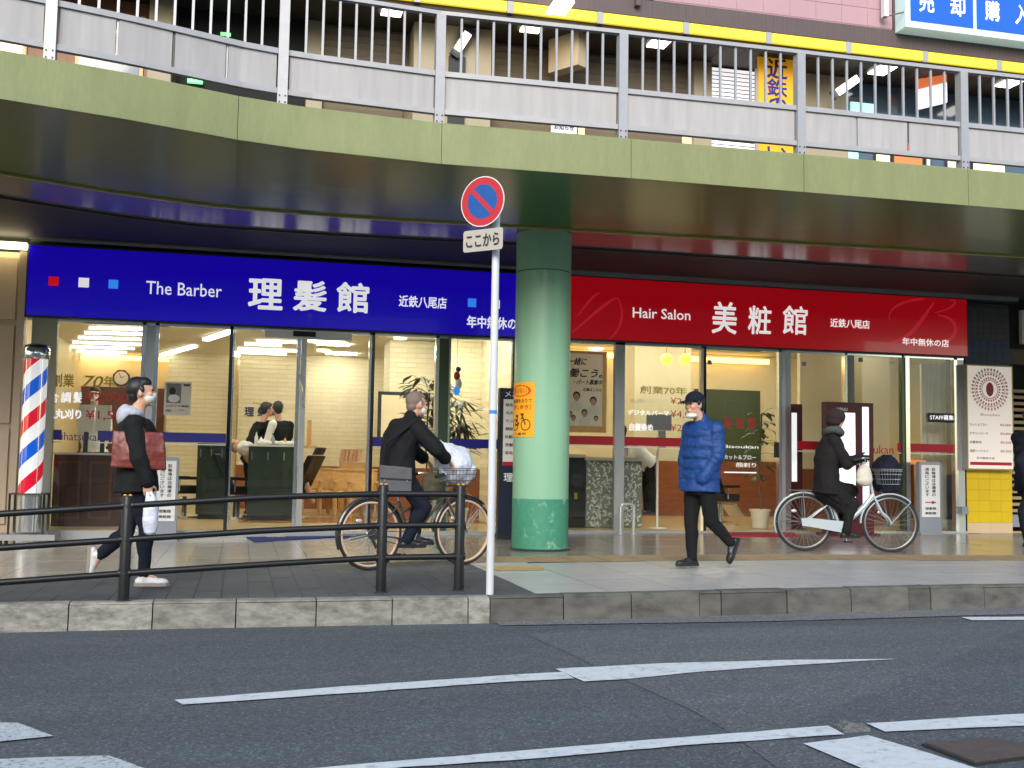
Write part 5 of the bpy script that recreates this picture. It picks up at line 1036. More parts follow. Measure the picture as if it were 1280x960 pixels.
def head_parts(m, c, F_, L_, U_, s=1.0):
    E = lambda a, b, d: c+F_*a*s+L_*b*s+U_*d*s
    m.ell(E(-.012, 0, .025), F_*.095*s, L_*.075*s, U_*.095*s, 20, 14); m.ell(E(.030, 0, -.045), F_*.055*s, L_*.055*s, U_*.065*s, 16, 10)
    m.ell(E(.045, 0, .01), F_*.045*s, L_*.058*s, U_*.055*s, 14, 10); m.ell(E(.062, 0, -.092), F_*.022*s, L_*.024*s, U_*.018*s, 10, 8)
    m.cap(E(.084, 0, .018), E(.103, 0, -.022), .009*s, .014*s); m.ell(E(.088, 0, .032), F_*.012*s, L_*.05*s, U_*.009*s, 10, 6)
    m.ell(E(.086, 0, -.055), F_*.012*s, L_*.024*s, U_*.010*s, 10, 6)
    for q in (-1, 1): m.ell(E(-.002, .074*q, -.005), F_*.018*s, L_*.009*s, U_*.032*s, 10, 8); m.ell(E(.06, .036*q, -.02), F_*.03*s, L_*.024*s, U_*.026*s, 10, 6)
def person(label, J, f, opt):
    """J world joints: head neck shL shR elL elR wrL wrR hipL hipR knL knR anL anR toL toR"""
    f = V(f).normalized(); base = V((J['hipL'].x, J['hipL'].y, min(J['toL'].z, J['toR'].z))); root = thing('person', label, 'person', base)
    s = opt.get('s', 1.0); vx = opt.get('voxel', .0075); F_, L_, U_ = frame_of(opt.get('look', f), opt.get('tilt', 0))
    hipc = (J['hipL']+J['hipR'])/2; shc = (J['shL']+J['shR'])/2; lat = (J['hipL']-J['hipR']).normalized(); lat2 = (J['shL']-J['shR']).normalized(); sp_ = (shc-hipc).normalized()
    hs = s*opt.get('hs', 1.07)
    def ringw(c, a, b, la, fa, n=18, flat=1): return [c+la*(a*math.cos(t*math.tau/n))+fa*(b*math.sin(t*math.tau/n)) for t in range(n)]
    def torso(m, g=0, top=True, hem=0, hemw=0, puff=0):
        fa = lat.cross(sp_)*-1; fa = fa if fa.dot(f) > 0 else -fa; fa.normalize(); rows = []
        prof = [(-.05, .150, .105), (.03, .165, .120), (.18, .158, .113), (.38, .148, .105), (.6, .160, .115), (.8, .178, .118), (.95, .180, .100), (1.04, .130, .080), (1.12, .062, .060)]
        if hem: prof = [(-hem, .165+hemw, .125+hemw), (-hem*.5, .165+hemw*.8, .125+hemw*.8)]+prof[1:]
        for t, a, b in prof:
            k = min(max(t, 0), 1); la = lat.lerp(lat2, k).normalized(); c = hipc+(shc-hipc)*t+fa*opt.get('lean', 0)*math.sin(math.pi*k)
            rows.append(ringw(c, (a+g)*s, (b+g)*s, la, fa))
        m.loft(rows)
        if puff:
            n = 6
            for i in range(n):
                t = -hem+(1.0+hem)*(i+.5)/n; k = min(max(t, 0), 1); la = lat.lerp(lat2, k).normalized(); c = hipc+(shc-hipc)*t; aa, bb_ = (.168+g)*s, (.122+g)*s
                m.loft([ringw(c+sp_*dz*s, (aa+o_)*1, (bb_+o_), la, fa) for dz, o_ in ((-.045, -.012), (-.025, .003), (0, .007), (.025, .003), (.045, -.012))])
        return fa
    # --- body, one continuous skin
    m = MB(); fa = torso(m); head_parts(m, J['head'], F_, L_, U_, hs)
    m.cap(shc+(J['neck']-shc)*.5, J['head']-U_*.05*s-F_*.01*s, .058*s, .052*s)
    for q in 'LR':
        m.chain([shc.lerp(J['sh'+q], .5), J['sh'+q], J['el'+q]], [.06*s, .05*s, .038*s]); m.cap(J['el'+q], J['wr'+q], .038*s, .024*s)
        hd_ = opt.get('hand'+q)
        if hd_: hand(m, J['wr'+q], *hd_[:3], curl=hd_[3] if len(hd_) > 3 else .5, s=s)
        else: dd = (J['wr'+q]-J['el'+q]).normalized(); hand(m, J['wr'+q], dd, f, -lat if q == 'L' else lat, .35, s)
        m.chain([J['hip'+q], J['kn'+q]], [.085*s, .055*s]); m.cap(J['kn'+q], J['an'+q], .052*s, .036*s); cf = J['kn'+q].lerp(J['an'+q], .3)-f*.02*s; m.cap(cf, cf.lerp(J['an'+q], .3), .05*s, .045*s)
        sdq = opt.get('up'+q, Z3); dq = (J['to'+q]-J['an'+q]); dq = (dq-sdq*dq.dot(sdq)).normalized(); m.cap(J['an'+q], J['an'+q]-sdq*.045*s+dq*.10*s, .032*s, .02*s)
    body = blob(m, vx, 2, 'body', 'skin', root)
    s_keep = s; s = hs; E = lambda a, b, d: J['head']+F_*a*hs+L_*b*hs+U_*d*hs
    for q in (-1, 1):
        MB().ell(E(.089, .031*q, .012), F_*.008*s, L_*.013*s, U_*.006*s, 10, 6).build('eye', 'black', body, smooth=True); MB().ell(E(.097, .031*q, .036), F_*.004*s, L_*.017*s, U_*.004*s, 8, 5).build('eyebrow', 'hair_black', body)
    if not opt.get('mask'): MB().ell(E(.0975, 0, -.055), F_*.004*s, L_*.022*s, U_*.0055*s, 10, 5).build('mouth', 'lip_skin', body, smooth=True)
    if opt.get('mask'):
        dz = opt.get('maskdz', 0); m = MB(); mk = .55 if dz else 1; m.ell(E(.050, 0, -.045+dz), F_*.052*s, L_*.062*s, U_*.050*mk*s, 16, 10); m.ell(E(.082 if mk == 1 else .07, 0, -.034+dz), F_*.026*mk*s, L_*.028*s, U_*.032*mk*s, 12, 8); blob(m, .006, 3, 'face_mask', 'cloth_white', root)
        for q in (-1, 1): MB().path([E(.05, .066*q, -.03+dz), E(.0, .078*q, .0), E(-.01, .08*q, .02)], .0022, 5).build('mask_loop', 'cloth_white', root)
    hr = opt.get('hair', 'hair_black'); hl = opt.get('hairlen', 0)
    if hr:
        m = MB(); th = opt.get('hairth', .006); m.ell(E(-.028, 0, .038), F_*(.088+th)*s, L_*(.077+th)*s, U_*(.088+th)*s, 22, 14); m.ell(E(.02, 0, .072), F_*(.055+th)*s, L_*(.062+th)*s, U_*(.045+th)*s, 16, 10)
        m.ell(E(-.055, 0, -.02), F_*(.046+th)*s, L_*(.062+th)*s, U_*(.06+th)*s, 16, 10)
        for q in (-1, 1): m.ell(E(.012, .066*q, .02), F_*.02*s, L_*(.014+th)*s, U_*.03*s, 10, 6)
        blob(m, .006, 2, 'hair', hr, root, disp=.006)
    s = s_keep
    if opt.get('gloves'):
        for q in 'LR':
            m = MB(); dd = (J['wr'+q]-J['el'+q]).normalized(); hh_ = opt.get('hand'+q); hand(m, J['wr'+q], *hh_[:3], curl=hh_[3], s=s*1.12); m.cap(J['wr'+q]-dd*.05, J['wr'+q]+dd*.01, .034, .034); blob(m, .006, 1, 'glove', 'cloth_black', root)
    # --- trousers
    if opt.get('legs', True):
        m = MB(); g = opt.get('tg', .014); tw = opt.get('cuff', .058)
        m.loft([ringw(hipc+sp_*dz*s, (.158+g)*s, (.112+g)*s, lat, fa) for dz in (-.10, -.04, .04, .12)])
        for q in 'LR':
            m.cap(J['hip'+q]+sp_*.02, J['kn'+q], (.092+g)*s, (.062+g)*s); an2 = J['kn'+q].lerp(J['an'+q], .99); m.cap(J['kn'+q], an2, (.060+g)*s, tw*s); cf = J['kn'+q].lerp(J['an'+q], .28)-f*.015*s; m.cap(cf, cf.lerp(an2, .4), (.055+g)*s, (.05+g*.6)*s)
        blob(m, vx*1.1, 4, 'trousers', opt.get('pants', 'trouser_dark'), root, disp=.022)
    # --- shoes
    for q in 'LR':
        a, t = J['an'+q], J['to'+q]; sd_ = opt.get('up'+q, Z3); d = (t-a); d = (d-sd_*d.dot(sd_)).normalized(); ll = sd_.cross(d).normalized(); h = opt.get('anh', .075)
        b0 = a-sd_*h*s; m = MB(); m.cap(b0+sd_*.035*s-d*.035*s, b0+sd_*.034*s+d*.09*s, .036*s, .036*s); m.ell(b0+sd_*.03*s+d*.13*s, d*.07*s, ll*.045*s, sd_*.032*s, 14, 8); m.cap(b0+sd_*.05*s, a+sd_*.01*s, .04*s, .042*s); m.cap(b0+sd_*.06*s+d*.02*s, b0+sd_*.045*s+d*.09*s, .032*s, .028*s)
        sh = blob(m, .006, 2, 'shoe', opt.get('shoe', 'shoe_black'), root)
        sl = [b0+d*x*s+ll*y*s-sd_*.002 for x, y in ((-.075, -.02), (-.06, -.036), (.0, -.038), (.07, -.042), (.13, -.046), (.18, -.036), (.205, -.0), (.18, .036), (.13, .046), (.07, .042), (0, .038), (-.06, .036), (-.075, .02))]
        MB().prism(sl, sd_*.026*s).build('sole', opt.get('sole', 'shoe_black'), sh)
    # --- jacket
    jm = opt.get('jacket')
    if jm:
        m = MB(); g = opt.get('jg', .03); torso(m, g, hem=opt.get('hem', .12), hemw=opt.get('hemw', .015), puff=opt.get('puff'))
        ag = opt.get('ag', .02)
        for q in 'LR':
            e, w_, h_ = J['el'+q], J['wr'+q], J['sh'+q]; w2 = e.lerp(w_, opt.get('sleeve', .97))
            m.chain([shc.lerp(h_, .45), h_], [(.068+g*.6)*s, (.058+ag)*s]); m.cap(h_, e, (.058+ag)*s, (.046+ag)*s); m.cap(e, w2, (.046+ag)*s, (.030+ag)*s)
            if opt.get('puff'):
                for a_, b_, ra_, rb_ in ((h_, e, .058+ag, .046+ag), (e, w2, .046+ag, .032+ag)):
                    for i in range(4):
                        t = (i+.5)/4; c = a_.lerp(b_, t); d = (b_-a_).normalized(); rr_ = (ra_+(rb_-ra_)*t+.006)*s; o1, o2 = d.orthogonal().normalized(), None; o2 = d.cross(o1); m.ell(c, o1*(rr_-.002), o2*(rr_-.002), d*.045*s, 14, 8)
        if opt.get('collar'): nk = J['neck']; m.cap(nk-sp_*.03, nk+U_*opt['collar'], (.068+g*.3)*s, .066*s)
        for ext in opt.get('jext', []): m.cap(*ext)
        blob(m, vx*1.15, 3, 'jacket', jm, root, disp=opt.get('jd', .02))
        for q in 'LR': 
            e, w_ = J['el'+q], J['wr'+q]; d = (w_-e).normalized(); c = e.lerp(w_, opt.get('sleeve', .97)); MB().tube(c-d*.02, c+d*.012, (.031+ag)*s, 14).build('cuff', jm, root, smooth=True)
    return root, F_, L_, U_, E
def jt(Y, tab, latv, half_sh=.19, half_hip=.09):
    """sagittal joints given by their place in the photograph at distance Y, then spread sideways along latv (towards the person's left)"""
    J = {}
    for k, v in tab.items():
        p = WY(v[0], v[1], Y+(v[2] if len(v) > 2 else 0))
        if k.startswith('sh') and len(k) == 2: J['shL'] = p+latv*half_sh; J['shR'] = p-latv*half_sh
        elif k == 'hip': J['hipL'] = p+latv*half_hip; J['hipR'] = p-latv*half_hip
        elif k[-1] in 'LR': J[k] = p
        else: J[k] = p
    return J

# 1 walking man at left (faces right); his left side is away from the camera
Yw = 9.6; f_w = V((1, -.02, 0)).normalized(); lw_ = V((.02, 1, 0)).normalized()
J = jt(Yw, dict(head=(177, 491), neck=(171, 518), sh=(170, 533), hip=(170, 606), elR=(173, 572, -.25), wrR=(184, 602, -.24), elL=(172, 574, .24), wrL=(178, 606, .2),
                knR=(183, 658, -.08), anR=(180, 717.5, -.08), toR=(203, 728, -.09), knL=(158, 664, .10), anL=(125, 694, .10), toL=(114, 728, .10)), lw_)
for k in ('elL', 'wrL', 'knL', 'anL', 'toL'): pass
upL = ((WY(128, 694, Yw)-WY(104, 690, Yw)).normalized()+Z3*.15).normalized()
walker, F_, L_, U_, E = person('man in black jacket, grey hood and white trainers walking right at left', J, f_w,
    dict(look=f_w, tilt=.10, mask=True, jacket='cloth_black', pants='jeans', shoe='shoe_white', sole='sole_grey', hem=.12, hemw=.006, jg=.056, ag=.030, anh=.095, upL=upL, tg=.006, cuff=.05, handR=((.1, 0, -1), (1, 0, 0), (0, 1, 0), .9), sleeve=.98, jd=.025))
m = MB(); nk = J['neck']
for i in range(14):
    t = i*math.tau/14; c = nk+F_*(-.03+.062*math.cos(t))+L_*.085*math.sin(t)+Z3*(.02-.022*math.cos(t)); m.sph(c, .036, 10, 7)
m.ell(nk-F_*.095-Z3*.0, F_*.065, L_*.11, Z3*.095, 14, 9); m.ell(nk-F_*.04+Z3*.03, F_*.075, L_*.085, Z3*.05, 14, 9); blob(m, .008, 4, 'hood', 'hoodie', walker, disp=.02)
# tote bag carried on his near shoulder, behind the arm
Yb = Yw-.21; q = [WY(u, v, Yb) for u, v in ((141, 538), (205, 541), (208, 588), (139, 584))]; m = MB(); n = 10; rows = []
for i in range(n+1):
    a, b = q[0].lerp(q[1], i/n), q[3].lerp(q[2], i/n); th = .02+.045*math.sin(math.pi*min(max(i/n, .05), .95)); rows.append([a+V((0, -th*.4, 0)), a.lerp(b, .5)+V((0, -th, 0)), b+V((0, -th, 0)), b+V((0, th, 0)), a.lerp(b, .5)+V((0, th, 0)), a+V((0, th*.4, 0))])
m.loft(rows); bag = thing('tote_bag', 'reddish brown leather tote bag hanging from the walking man\'s shoulder', 'bag', (q[2]+q[3])/2)
blob(m, .009, 3, 'bag_body', 'leather_red', bag, disp=.022)
for dx in (.32, .62):
    a = q[0].lerp(q[1], dx); MB().path([a+V((0, -.02, 0)), a.lerp(J['shR'], .5)+V((0, -.0, .05)), J['shR']+V((-.01, .02, .085)), a.lerp(J['shR'], .5)+V((0, .05, .03)), a+V((0, .05, 0))], .011, 6).build('strap', 'leather_red', bag, smooth=True)
# white carrier bag in his hand
hp_ = J['wrR']+V((.02, 0, -.10)); zt_ = WY(187, 632, Yw-.24).z; zb_ = WY(187, 669, Yw-.24).z; m = MB()
x0, x1 = WY(178, 650, Yw-.24).x, WY(198, 650, Yw-.24).x; cx = (x0+x1)/2; hw = (x1-x0)/2; yb = J['wrR'].y
m.loft([[V((cx+hw*k*math.cos(t*math.tau/14), yb+.05*k*math.sin(t*math.tau/14), z)) for t in range(14)] for z, k in ((zb_, .5), (zb_+.02, .85), (zb_+.1, 1), (zt_, .95), (zt_+.05, .75), (zt_+.07, .55))])
m.cap((cx-hw*.5, yb, zt_+.04), hp_+V((-.01, 0, .03)), .016, .010); m.cap((cx+hw*.5, yb, zt_+.04), hp_+V((.01, 0, .03)), .016, .010)
bag = thing('carrier_bag', 'white plastic carrier bag in the walking man\'s hand', 'bag', (cx, yb, zb_)); blob(m, .007, 2, 'bag_body', 'plastic_bag', bag, disp=.025)

# 2 man with the dark bicycle, seen half from behind
Yc = 10.83; fc = f1.copy(); lc = V((-fc.y, fc.x, 0)).normalized()
def C2(u, v, dl=0, df=0): return WY(u, v, Yc+df)+lc*dl
hipc = WY(497, 596, Yc); 
J = dict(head=WY(521, 506, Yc+.08), neck=WY(513, 522, Yc+.05))
sh = WY(507, 534, Yc+.02); J['shL'] = sh+lc*.19; J['shR'] = sh-lc*.19; J['hipL'] = hipc+lc*.09; J['hipR'] = hipc-lc*.09
gR, gL = P1(.80-.18, .90, -.27), P1(.80-.18, .90, .27)
J['elR'] = WY(539, 562, Yc-.1)-lc*.12; J['wrR'] = WY(551, 573, Yc-.02)-lc*.08; J['elL'] = J['elR']+lc*.5; J['wrL'] = J['wrR']+lc*.42
J['knR'] = WY(523, 634, Yc)-lc*.10; J['anR'] = WY(502, 674, Yc)-lc*.10; J['toR'] = WY(519, 688, Yc+.02)-lc*.10
J['knL'] = WY(532, 622, Yc)+lc*.10; J['anL'] = WY(524, 672, Yc)+lc*.10; J['toL'] = WY(540, 682, Yc)+lc*.10
cyc, F_, L_, U_, E = person('grey haired man in a black jacket leaning over his dark bicycle behind the guard rail', J, fc,
    dict(look=fc, tilt=-.12, hair='hair_grey', hairth=.001, mask=True, jacket='cloth_black', pants='cloth_navy', shoe='shoe_black', hem=.02, hemw=.01, jg=.055, ag=.034, collar=.02, tg=.022, lean=-.04, jd=.022,
         handR=(fc*.8-Z3*.5, -lc*-1, -Z3, .9), handL=(fc*.8-Z3*.5, -lc, -Z3, .9)))
# grey shoulder bag on his hip
q = [WY(u, v, Yc-.2) for u, v in ((474, 581), (514, 585), (514, 616), (473, 616))]; m = MB(); m.prism([p+V((0, .03, 0)) for p in q][::-1], (0, -.09, 0)); bag = thing('shoulder_bag', 'dark grey shoulder bag on the hip of the man with the bicycle', 'bag', (q[2]+q[3])/2); blob(m, .008, 3, 'bag_body', 'bag_grey', bag, disp=.012)
a, b = q[0].lerp(q[1], .5), q[3].lerp(q[2], .5); MB().prism([q[0].lerp(q[3], .45)+V((.005, -.064, 0)), q[1].lerp(q[2], .45)+V((-.005, -.064, 0)), q[1].lerp(q[2], .5)+V((-.005, -.064, 0)), q[0].lerp(q[3], .5)+V((.005, -.064, 0))], (0, -.006, 0)).build('flap_seam', 'black', bag)
for k in (.15, .85): c = q[0].lerp(q[1], k).lerp(q[3].lerp(q[2], k), .55); MB().ell(c+V((0, -.07, 0)), X3*.008, Y3*.004, Z3*.008, 8, 5).build('stud', 'wire', bag)
MB().path([q[0]+V((.03, -.02, 0)), WY(482, 555, Yc-.24), J['shR']+V((0, -.07, .06)), J['shR']+lc*.15+V((0, 0, .10))], .016, 6).build('strap', 'cloth_black', bag, smooth=True)
# white bag in the basket, camouflage bag on the frame
c = P1(.96, .98); m = MB(); m.ell(c+V((0, 0, .04)), f1*.20, l1*.16, Z3*.20, 18, 12); m.ell(c+f1*-.10+V((0, 0, .12)), f1*.13, l1*.12, Z3*.15, 14, 10); m.cap(c+f1*-.1+V((0, 0, .2)), c+f1*-.19+V((0, 0, .26)), .05, .025); m.ell(c+f1*.12+V((0, 0, -.03)), f1*.10, l1*.13, Z3*.13, 12, 8)
bag = thing('carrier_bag', 'big white plastic bag stuffed in the front basket of the dark bicycle', 'bag', P1(.96, .84)); blob(m, .011, 2, 'bag_body', 'plastic_bag', bag, disp=.06)
c = P1(.66, .80, -.06); m = MB(); m.ell(c, f1*.13, l1*.08, Z3*.14, 14, 10); bag = thing('camouflage_bag', 'olive camouflage bag hanging behind the handlebar of the dark bicycle', 'bag', c-Z3*.14); blob(m, .01, 2, 'bag_body', 'camo', bag, disp=.03)
MB().tube(c+Z3*.1, P1(.70, .93, -.1), .008, 6).build('strap', 'cloth_black', bag)

# 3 man in the blue puffer jacket walking left
Yb = 10.22; fb = V((-.93, -.36, 0)).normalized(); lb = V((-fb.y, fb.x, 0)).normalized()
J = dict(head=WY(868, 506, Yb-.03), neck=WY(877, 527, Yb))
sh = WY(879, 537, Yb); hp = WY(875, 606, Yb)
J['shL'] = sh+lb*.175; J['shR'] = sh-lb*.175; J['hipL'] = hp+lb*.085; J['hipR'] = hp-lb*.085
# lb points to the person's left = towards the camera side
J['elL'] = WY(897, 570, Yb-.19); J['wrL'] = WY(884, 590, Yb-.17); J['elR'] = WY(857, 571, Yb+.14); J['wrR'] = WY(856, 597, Yb+.1)
J['knR'] = WY(864, 653, Yb+.05); J['anR'] = WY(865, 697.5, Yb+.05); J['toR'] = WY(846, 705, Yb-.0); J['knL'] = WY(889, 652, Yb-.08); J['anL'] = WY(913, 678, Yb-.06); J['toL'] = WY(919, 703, Yb-.08)
upB = (V((-.86, 0, .40))).normalized()
blue, F_, L_, U_, E = person('man in a bright blue puffer jacket and dark cap walking left past the salon', J, fb,
    dict(look=V((-.9, -.44, 0)), tilt=-.08, mask=True, maskdz=-.058, hs=1.04, jacket='puffer_blue', pants='trouser_dark', hem=.13, hemw=.012, jg=.045, ag=.032, puff=True, collar=.035, upL=upB, tg=.008, cuff=.052, jd=.03, jext=[(J['elL'].lerp(J['wrL'], .5), J['wrL']+V((-.05, 0, -.07)), .07, .062), (J['elR'].lerp(J['wrR'], .5), J['wrR']+V((-.02, 0, -.06)), .065, .055)], handL=(-lb*.75-Z3*.25, fb, -Z3, .9), handR=(lb*.75-Z3*.25, fb, -Z3, .9), sleeve=1.02))
m = MB(); m.ell(E(-.012, 0, .055), F_*.108, L_*.089, U_*.082, 22, 14); m.loft([[E(x, y, .045+dz) for y in (-.075*k, -.03, .03, .075*k)]+[E(x, y, .036+dz) for y in (.075*k, .03, -.03, -.075*k)] for x, k, dz in ((.06, 1, .0), (.12, .95, -.004), (.155, .6, -.014), (.168, .2, -.02))])
blob(m, .006, 1, 'cap', 'cloth_navy', blue); 
# 4 cyclist in the long coat
Yk = 12.02; fk_ = f2.copy(); lk = V((-fk_.y, fk_.x, 0)).normalized()
J = dict(head=WY(1045, 525, Yk), neck=WY(1041, 542, Yk)); sh = WY(1039, 553, Yk); hp = WY(1034, 609, Yk)
J['shL'] = sh+lk*.17; J['shR'] = sh-lk*.17; J['hipL'] = hp+lk*.09; J['hipR'] = hp-lk*.09
J['elR'] = WY(1052, 580, Yk)-lk*.22; J['wrR'] = WY(1068, 573, Yk)-lk*.2; J['elL'] = WY(1056, 578, Yk)+lk*.22; J['wrL'] = WY(1075, 574, Yk)+lk*.2
J['knR'] = WY(1061, 628, Yk)-lk*.08; J['anR'] = WY(1054, 664, Yk)-lk*.13; J['toR'] = WY(1071, 674, Yk)-lk*.13; J['knL'] = WY(1066, 612, Yk)+lk*.08; J['anL'] = WY(1056, 645, Yk)+lk*.13; J['toL'] = WY(1074, 650, Yk)+lk*.13
ext = [(J['hipR'], J['knR']+V((0, 0, -.06)), .13, .09), (J['hipL'], J['knL']+V((0, 0, -.02)), .13, .09), (hp+V((-.03, 0, -.02)), J['knR']+V((-.06, 0, -.09)), .15, .08), (J['knR']+V((0, 0, -.02)), J['knR'].lerp(J['anR'], .6), .10, .06)]
rider, F_, L_, U_, E = person('cyclist in a long black coat, knitted cap and grey scarf riding right', J, fk_,
    dict(look=(fk_+V((0, .55, 0))).normalized(), tilt=-.12, s=.96, hair='hair_black', hairth=-.002, jacket='cloth_coat', pants='trouser_dark', hem=.15, hemw=.02, jg=.045, ag=.028, jext=ext, jd=.03, lean=-.03, collar=.06, shoe='shoe_black', handR=(fk_, Z3, lk, .9), handL=(fk_, Z3, -lk, .9), gloves=True))
m = MB(); m.ell(E(-.008, 0, .040), F_*.124, L_*.108, U_*.100, 22, 14); m.ell(E(-.035, 0, -.02), F_*.09, L_*.096, U_*.07, 14, 10); m.torus(E(-.012, 0, .03), U_, .092, .018, 24, 8); blob(m, .007, 2, 'knitted_cap', 'knit_dark', rider, disp=.012)
m = MB(); nk = J['neck']
for i in range(14): t = i*math.tau/14; m.sph(nk+F_*(.015+.08*math.cos(t))+L_*.085*math.sin(t)+Z3*(.03+.012*math.sin(t*2)), .052, 10, 7)
m.ell(nk+F_*.05+Z3*.05, F_*.085, L_*.085, Z3*.06, 14, 9); m.cap(nk+F_*.06-Z3*.02, nk+F_*.13-Z3*.20-L_*.05, .04, .03); blob(m, .008, 3, 'scarf', 'knit_grey', rider, disp=.02)
c = WY(1108, 592, Yk-.05); m = MB(); m.loft([[c+fk_*(a*math.cos(t*math.tau/14))+lk*(.19*math.sin(t*math.tau/14))+Z3*z for t in range(14)] for z, a in ((-.22, .12), (-.16, .17), (0, .19), (.12, .16), (.19, .09), (.23, .03))]); bag = thing('rucksack', 'bulky navy bag filling the front basket of the silver bicycle', 'bag', c-Z3*.2); blob(m, .011, 3, 'bag_body', 'cloth_navy', bag, disp=.05)
c = WY(1080, 595, Yk-.22); m = MB(); m.ell(c, X3*.105, Y3*.07, Z3*.125, 16, 10); m.ell(c-Z3*.05, X3*.11, Y3*.075, Z3*.08, 14, 9); m.cap(c+Z3*.1, c+Z3*.15, .04, .02); bag = thing('drawstring_bag', 'cream drawstring bag hanging from the handlebar of the silver bicycle', 'bag', c-Z3*.13); blob(m, .009, 2, 'bag_body', 'cloth_cream', bag, disp=.03)
MB().torus(c+Z3*.15, Y3, .06, .006, 18, 6).build('cord', 'cloth_cream', bag, smooth=True)
# 5 person entering at the right edge
Ye = 12.6; fe = V((1, .1, 0)).normalized(); le = V((-.1, 1, 0)).normalized()
J = jt(Ye, dict(head=(1290, 522), neck=(1288, 536), sh=(1286, 547), hip=(1287, 608), elR=(1276, 578, -.28), wrR=(1283, 604, -.25), elL=(1286, 578, .25), wrL=(1290, 604, .2), knR=(1279, 640, -.1), anR=(1285, 676, -.1), toR=(1298, 684, -.1), knL=(1296, 645, .1), anL=(1302, 676, .1), toL=(1316, 684, .1)), le)
person('person in a navy padded jacket cut off by the right edge', J, fe, dict(jacket='cloth_navy', pants='jeans', hem=.1, jg=.045, ag=.035, puff=True, voxel=.01))

# ================================================================== INSIDE THE BARBER SHOP
def gx_(u, Y): return WY(u, 560, Y).x
def gzv(v, u, Y): return WY(u, v, Y).z
Y = 16.5; a, b = gx_(68, Y), gx_(186, Y); zt = gzv(566, 110, Y)
r = thing('reception_counter', 'dark wood panelled reception counter behind the left window of the barber shop', 'counter', ((a+b)/2, Y, .02))
MB().box(a, b, Y, Y+.6, .02, zt-.03).build('body', 'wood_panel', r); MB().box(a-.02, b+.02, Y-.03, Y+.62, zt-.03, zt).build('top', 'off_white', r)
for i in range(3):
    w_ = (b-a)/3; x0, x1 = a+i*w_+.06, a+(i+1)*w_-.06
    for q in ((x0, x1, .12, .15), (x0, x1, zt-.15, zt-.12), (x0, x0+.03, .15, zt-.15), (x1-.03, x1, .15, zt-.15)): MB().box(q[0], q[1], Y-.018, Y-.001, q[2], q[3]).build('moulding', 'wood_brown', r)
Y = 16.9
for ua, ub, lab in ((97, 116, 'grey monitor seen from behind at left on the reception counter'), (118, 137, 'grey monitor seen from behind at right on the reception counter')):
    a, b = gx_(ua, Y), gx_(ub, Y); z1, z0 = gzv(506, 116, Y), gzv(540, 116, Y); r = thing('monitor', lab, 'monitor', ((a+b)/2, Y, zt)); MB().box(a, b, Y, Y+.04, z0, z1).build('screen_back', 'off_white', r); MB().box((a+b)/2-.03, (a+b)/2+.03, Y+.0, Y+.04, zt, z0).build('stand', 'dark_metal', r); MB().box((a+b)/2-.1, (a+b)/2+.1, Y-.06, Y+.1, zt+.001, zt+.015).build('foot', 'dark_metal', r)
def simple_person(label, Y, tab, f, opt):
    f = V(f).normalized(); l = V((-f.y, f.x, 0)); J = {}
    for k in ('head', 'neck', 'sh', 'hip', 'kn', 'an', 'to'):
        p = WY(tab[k][0], tab[k][1], Y)
        if k == 'head' or k == 'neck': J[k] = p
        else:
            w_ = {'sh': .18, 'hip': .09, 'kn': .1, 'an': .1, 'to': .1}[k]; J[k+'L'] = p+l*w_; J[k+'R'] = p-l*w_
    if 'toL' in J: 
        for q in 'LR': J['to'+q] = J['an'+q]+f*.15-Z3*.05
    for q in 'LR': J['el'+q] = WY(*tab['el'+q], Y+tab.get('dy', 0)); J['wr'+q] = WY(*tab['wr'+q], Y+tab.get('dy', 0)*1.2)
    o = dict(voxel=.014, jacket='cloth_black', pants='trouser_dark', jg=.025); o.update(opt); return person(label, J, f, o)
simple_person('receptionist with dark hair behind the monitors at the barber counter', 17.4, dict(head=(118, 494), neck=(118, 508), sh=(118, 516), hip=(118, 562), kn=(118, 600), an=(118, 640), to=(118, 645), elL=(135, 540), wrL=(130, 555), elR=(101, 540), wrR=(106, 555)), (0, -1, 0), dict(jacket='cloth_white', mask=True))
# clock
c = WY(151.5, 472.5, YB-.12); r = thing('wall_clock', 'octagonal wall clock with a dark wooden frame on the glowing wall', 'clock', c)
oc = lambda k, off: [c+V((k*math.cos(R(22.5+45*i)), off, k*math.sin(R(22.5+45*i)))) for i in range(8)]
MB().prism(oc(.185, 0), (0, .06, 0)).build('frame', 'wood_panel', r); MB().lathe(c+V((0, -.004, 0)), [(.14, 0), (.14, .003)], 32, ax=Y3).build('face', 'off_white', r)
for a_, L in ((R(60), .07), (R(-25), .11)): MB().bar(c+V((0, -.008, 0)), c+V((math.sin(a_)*L, -.008, math.cos(a_)*L)), .012, .003, Y3).build('hand', 'black', r)
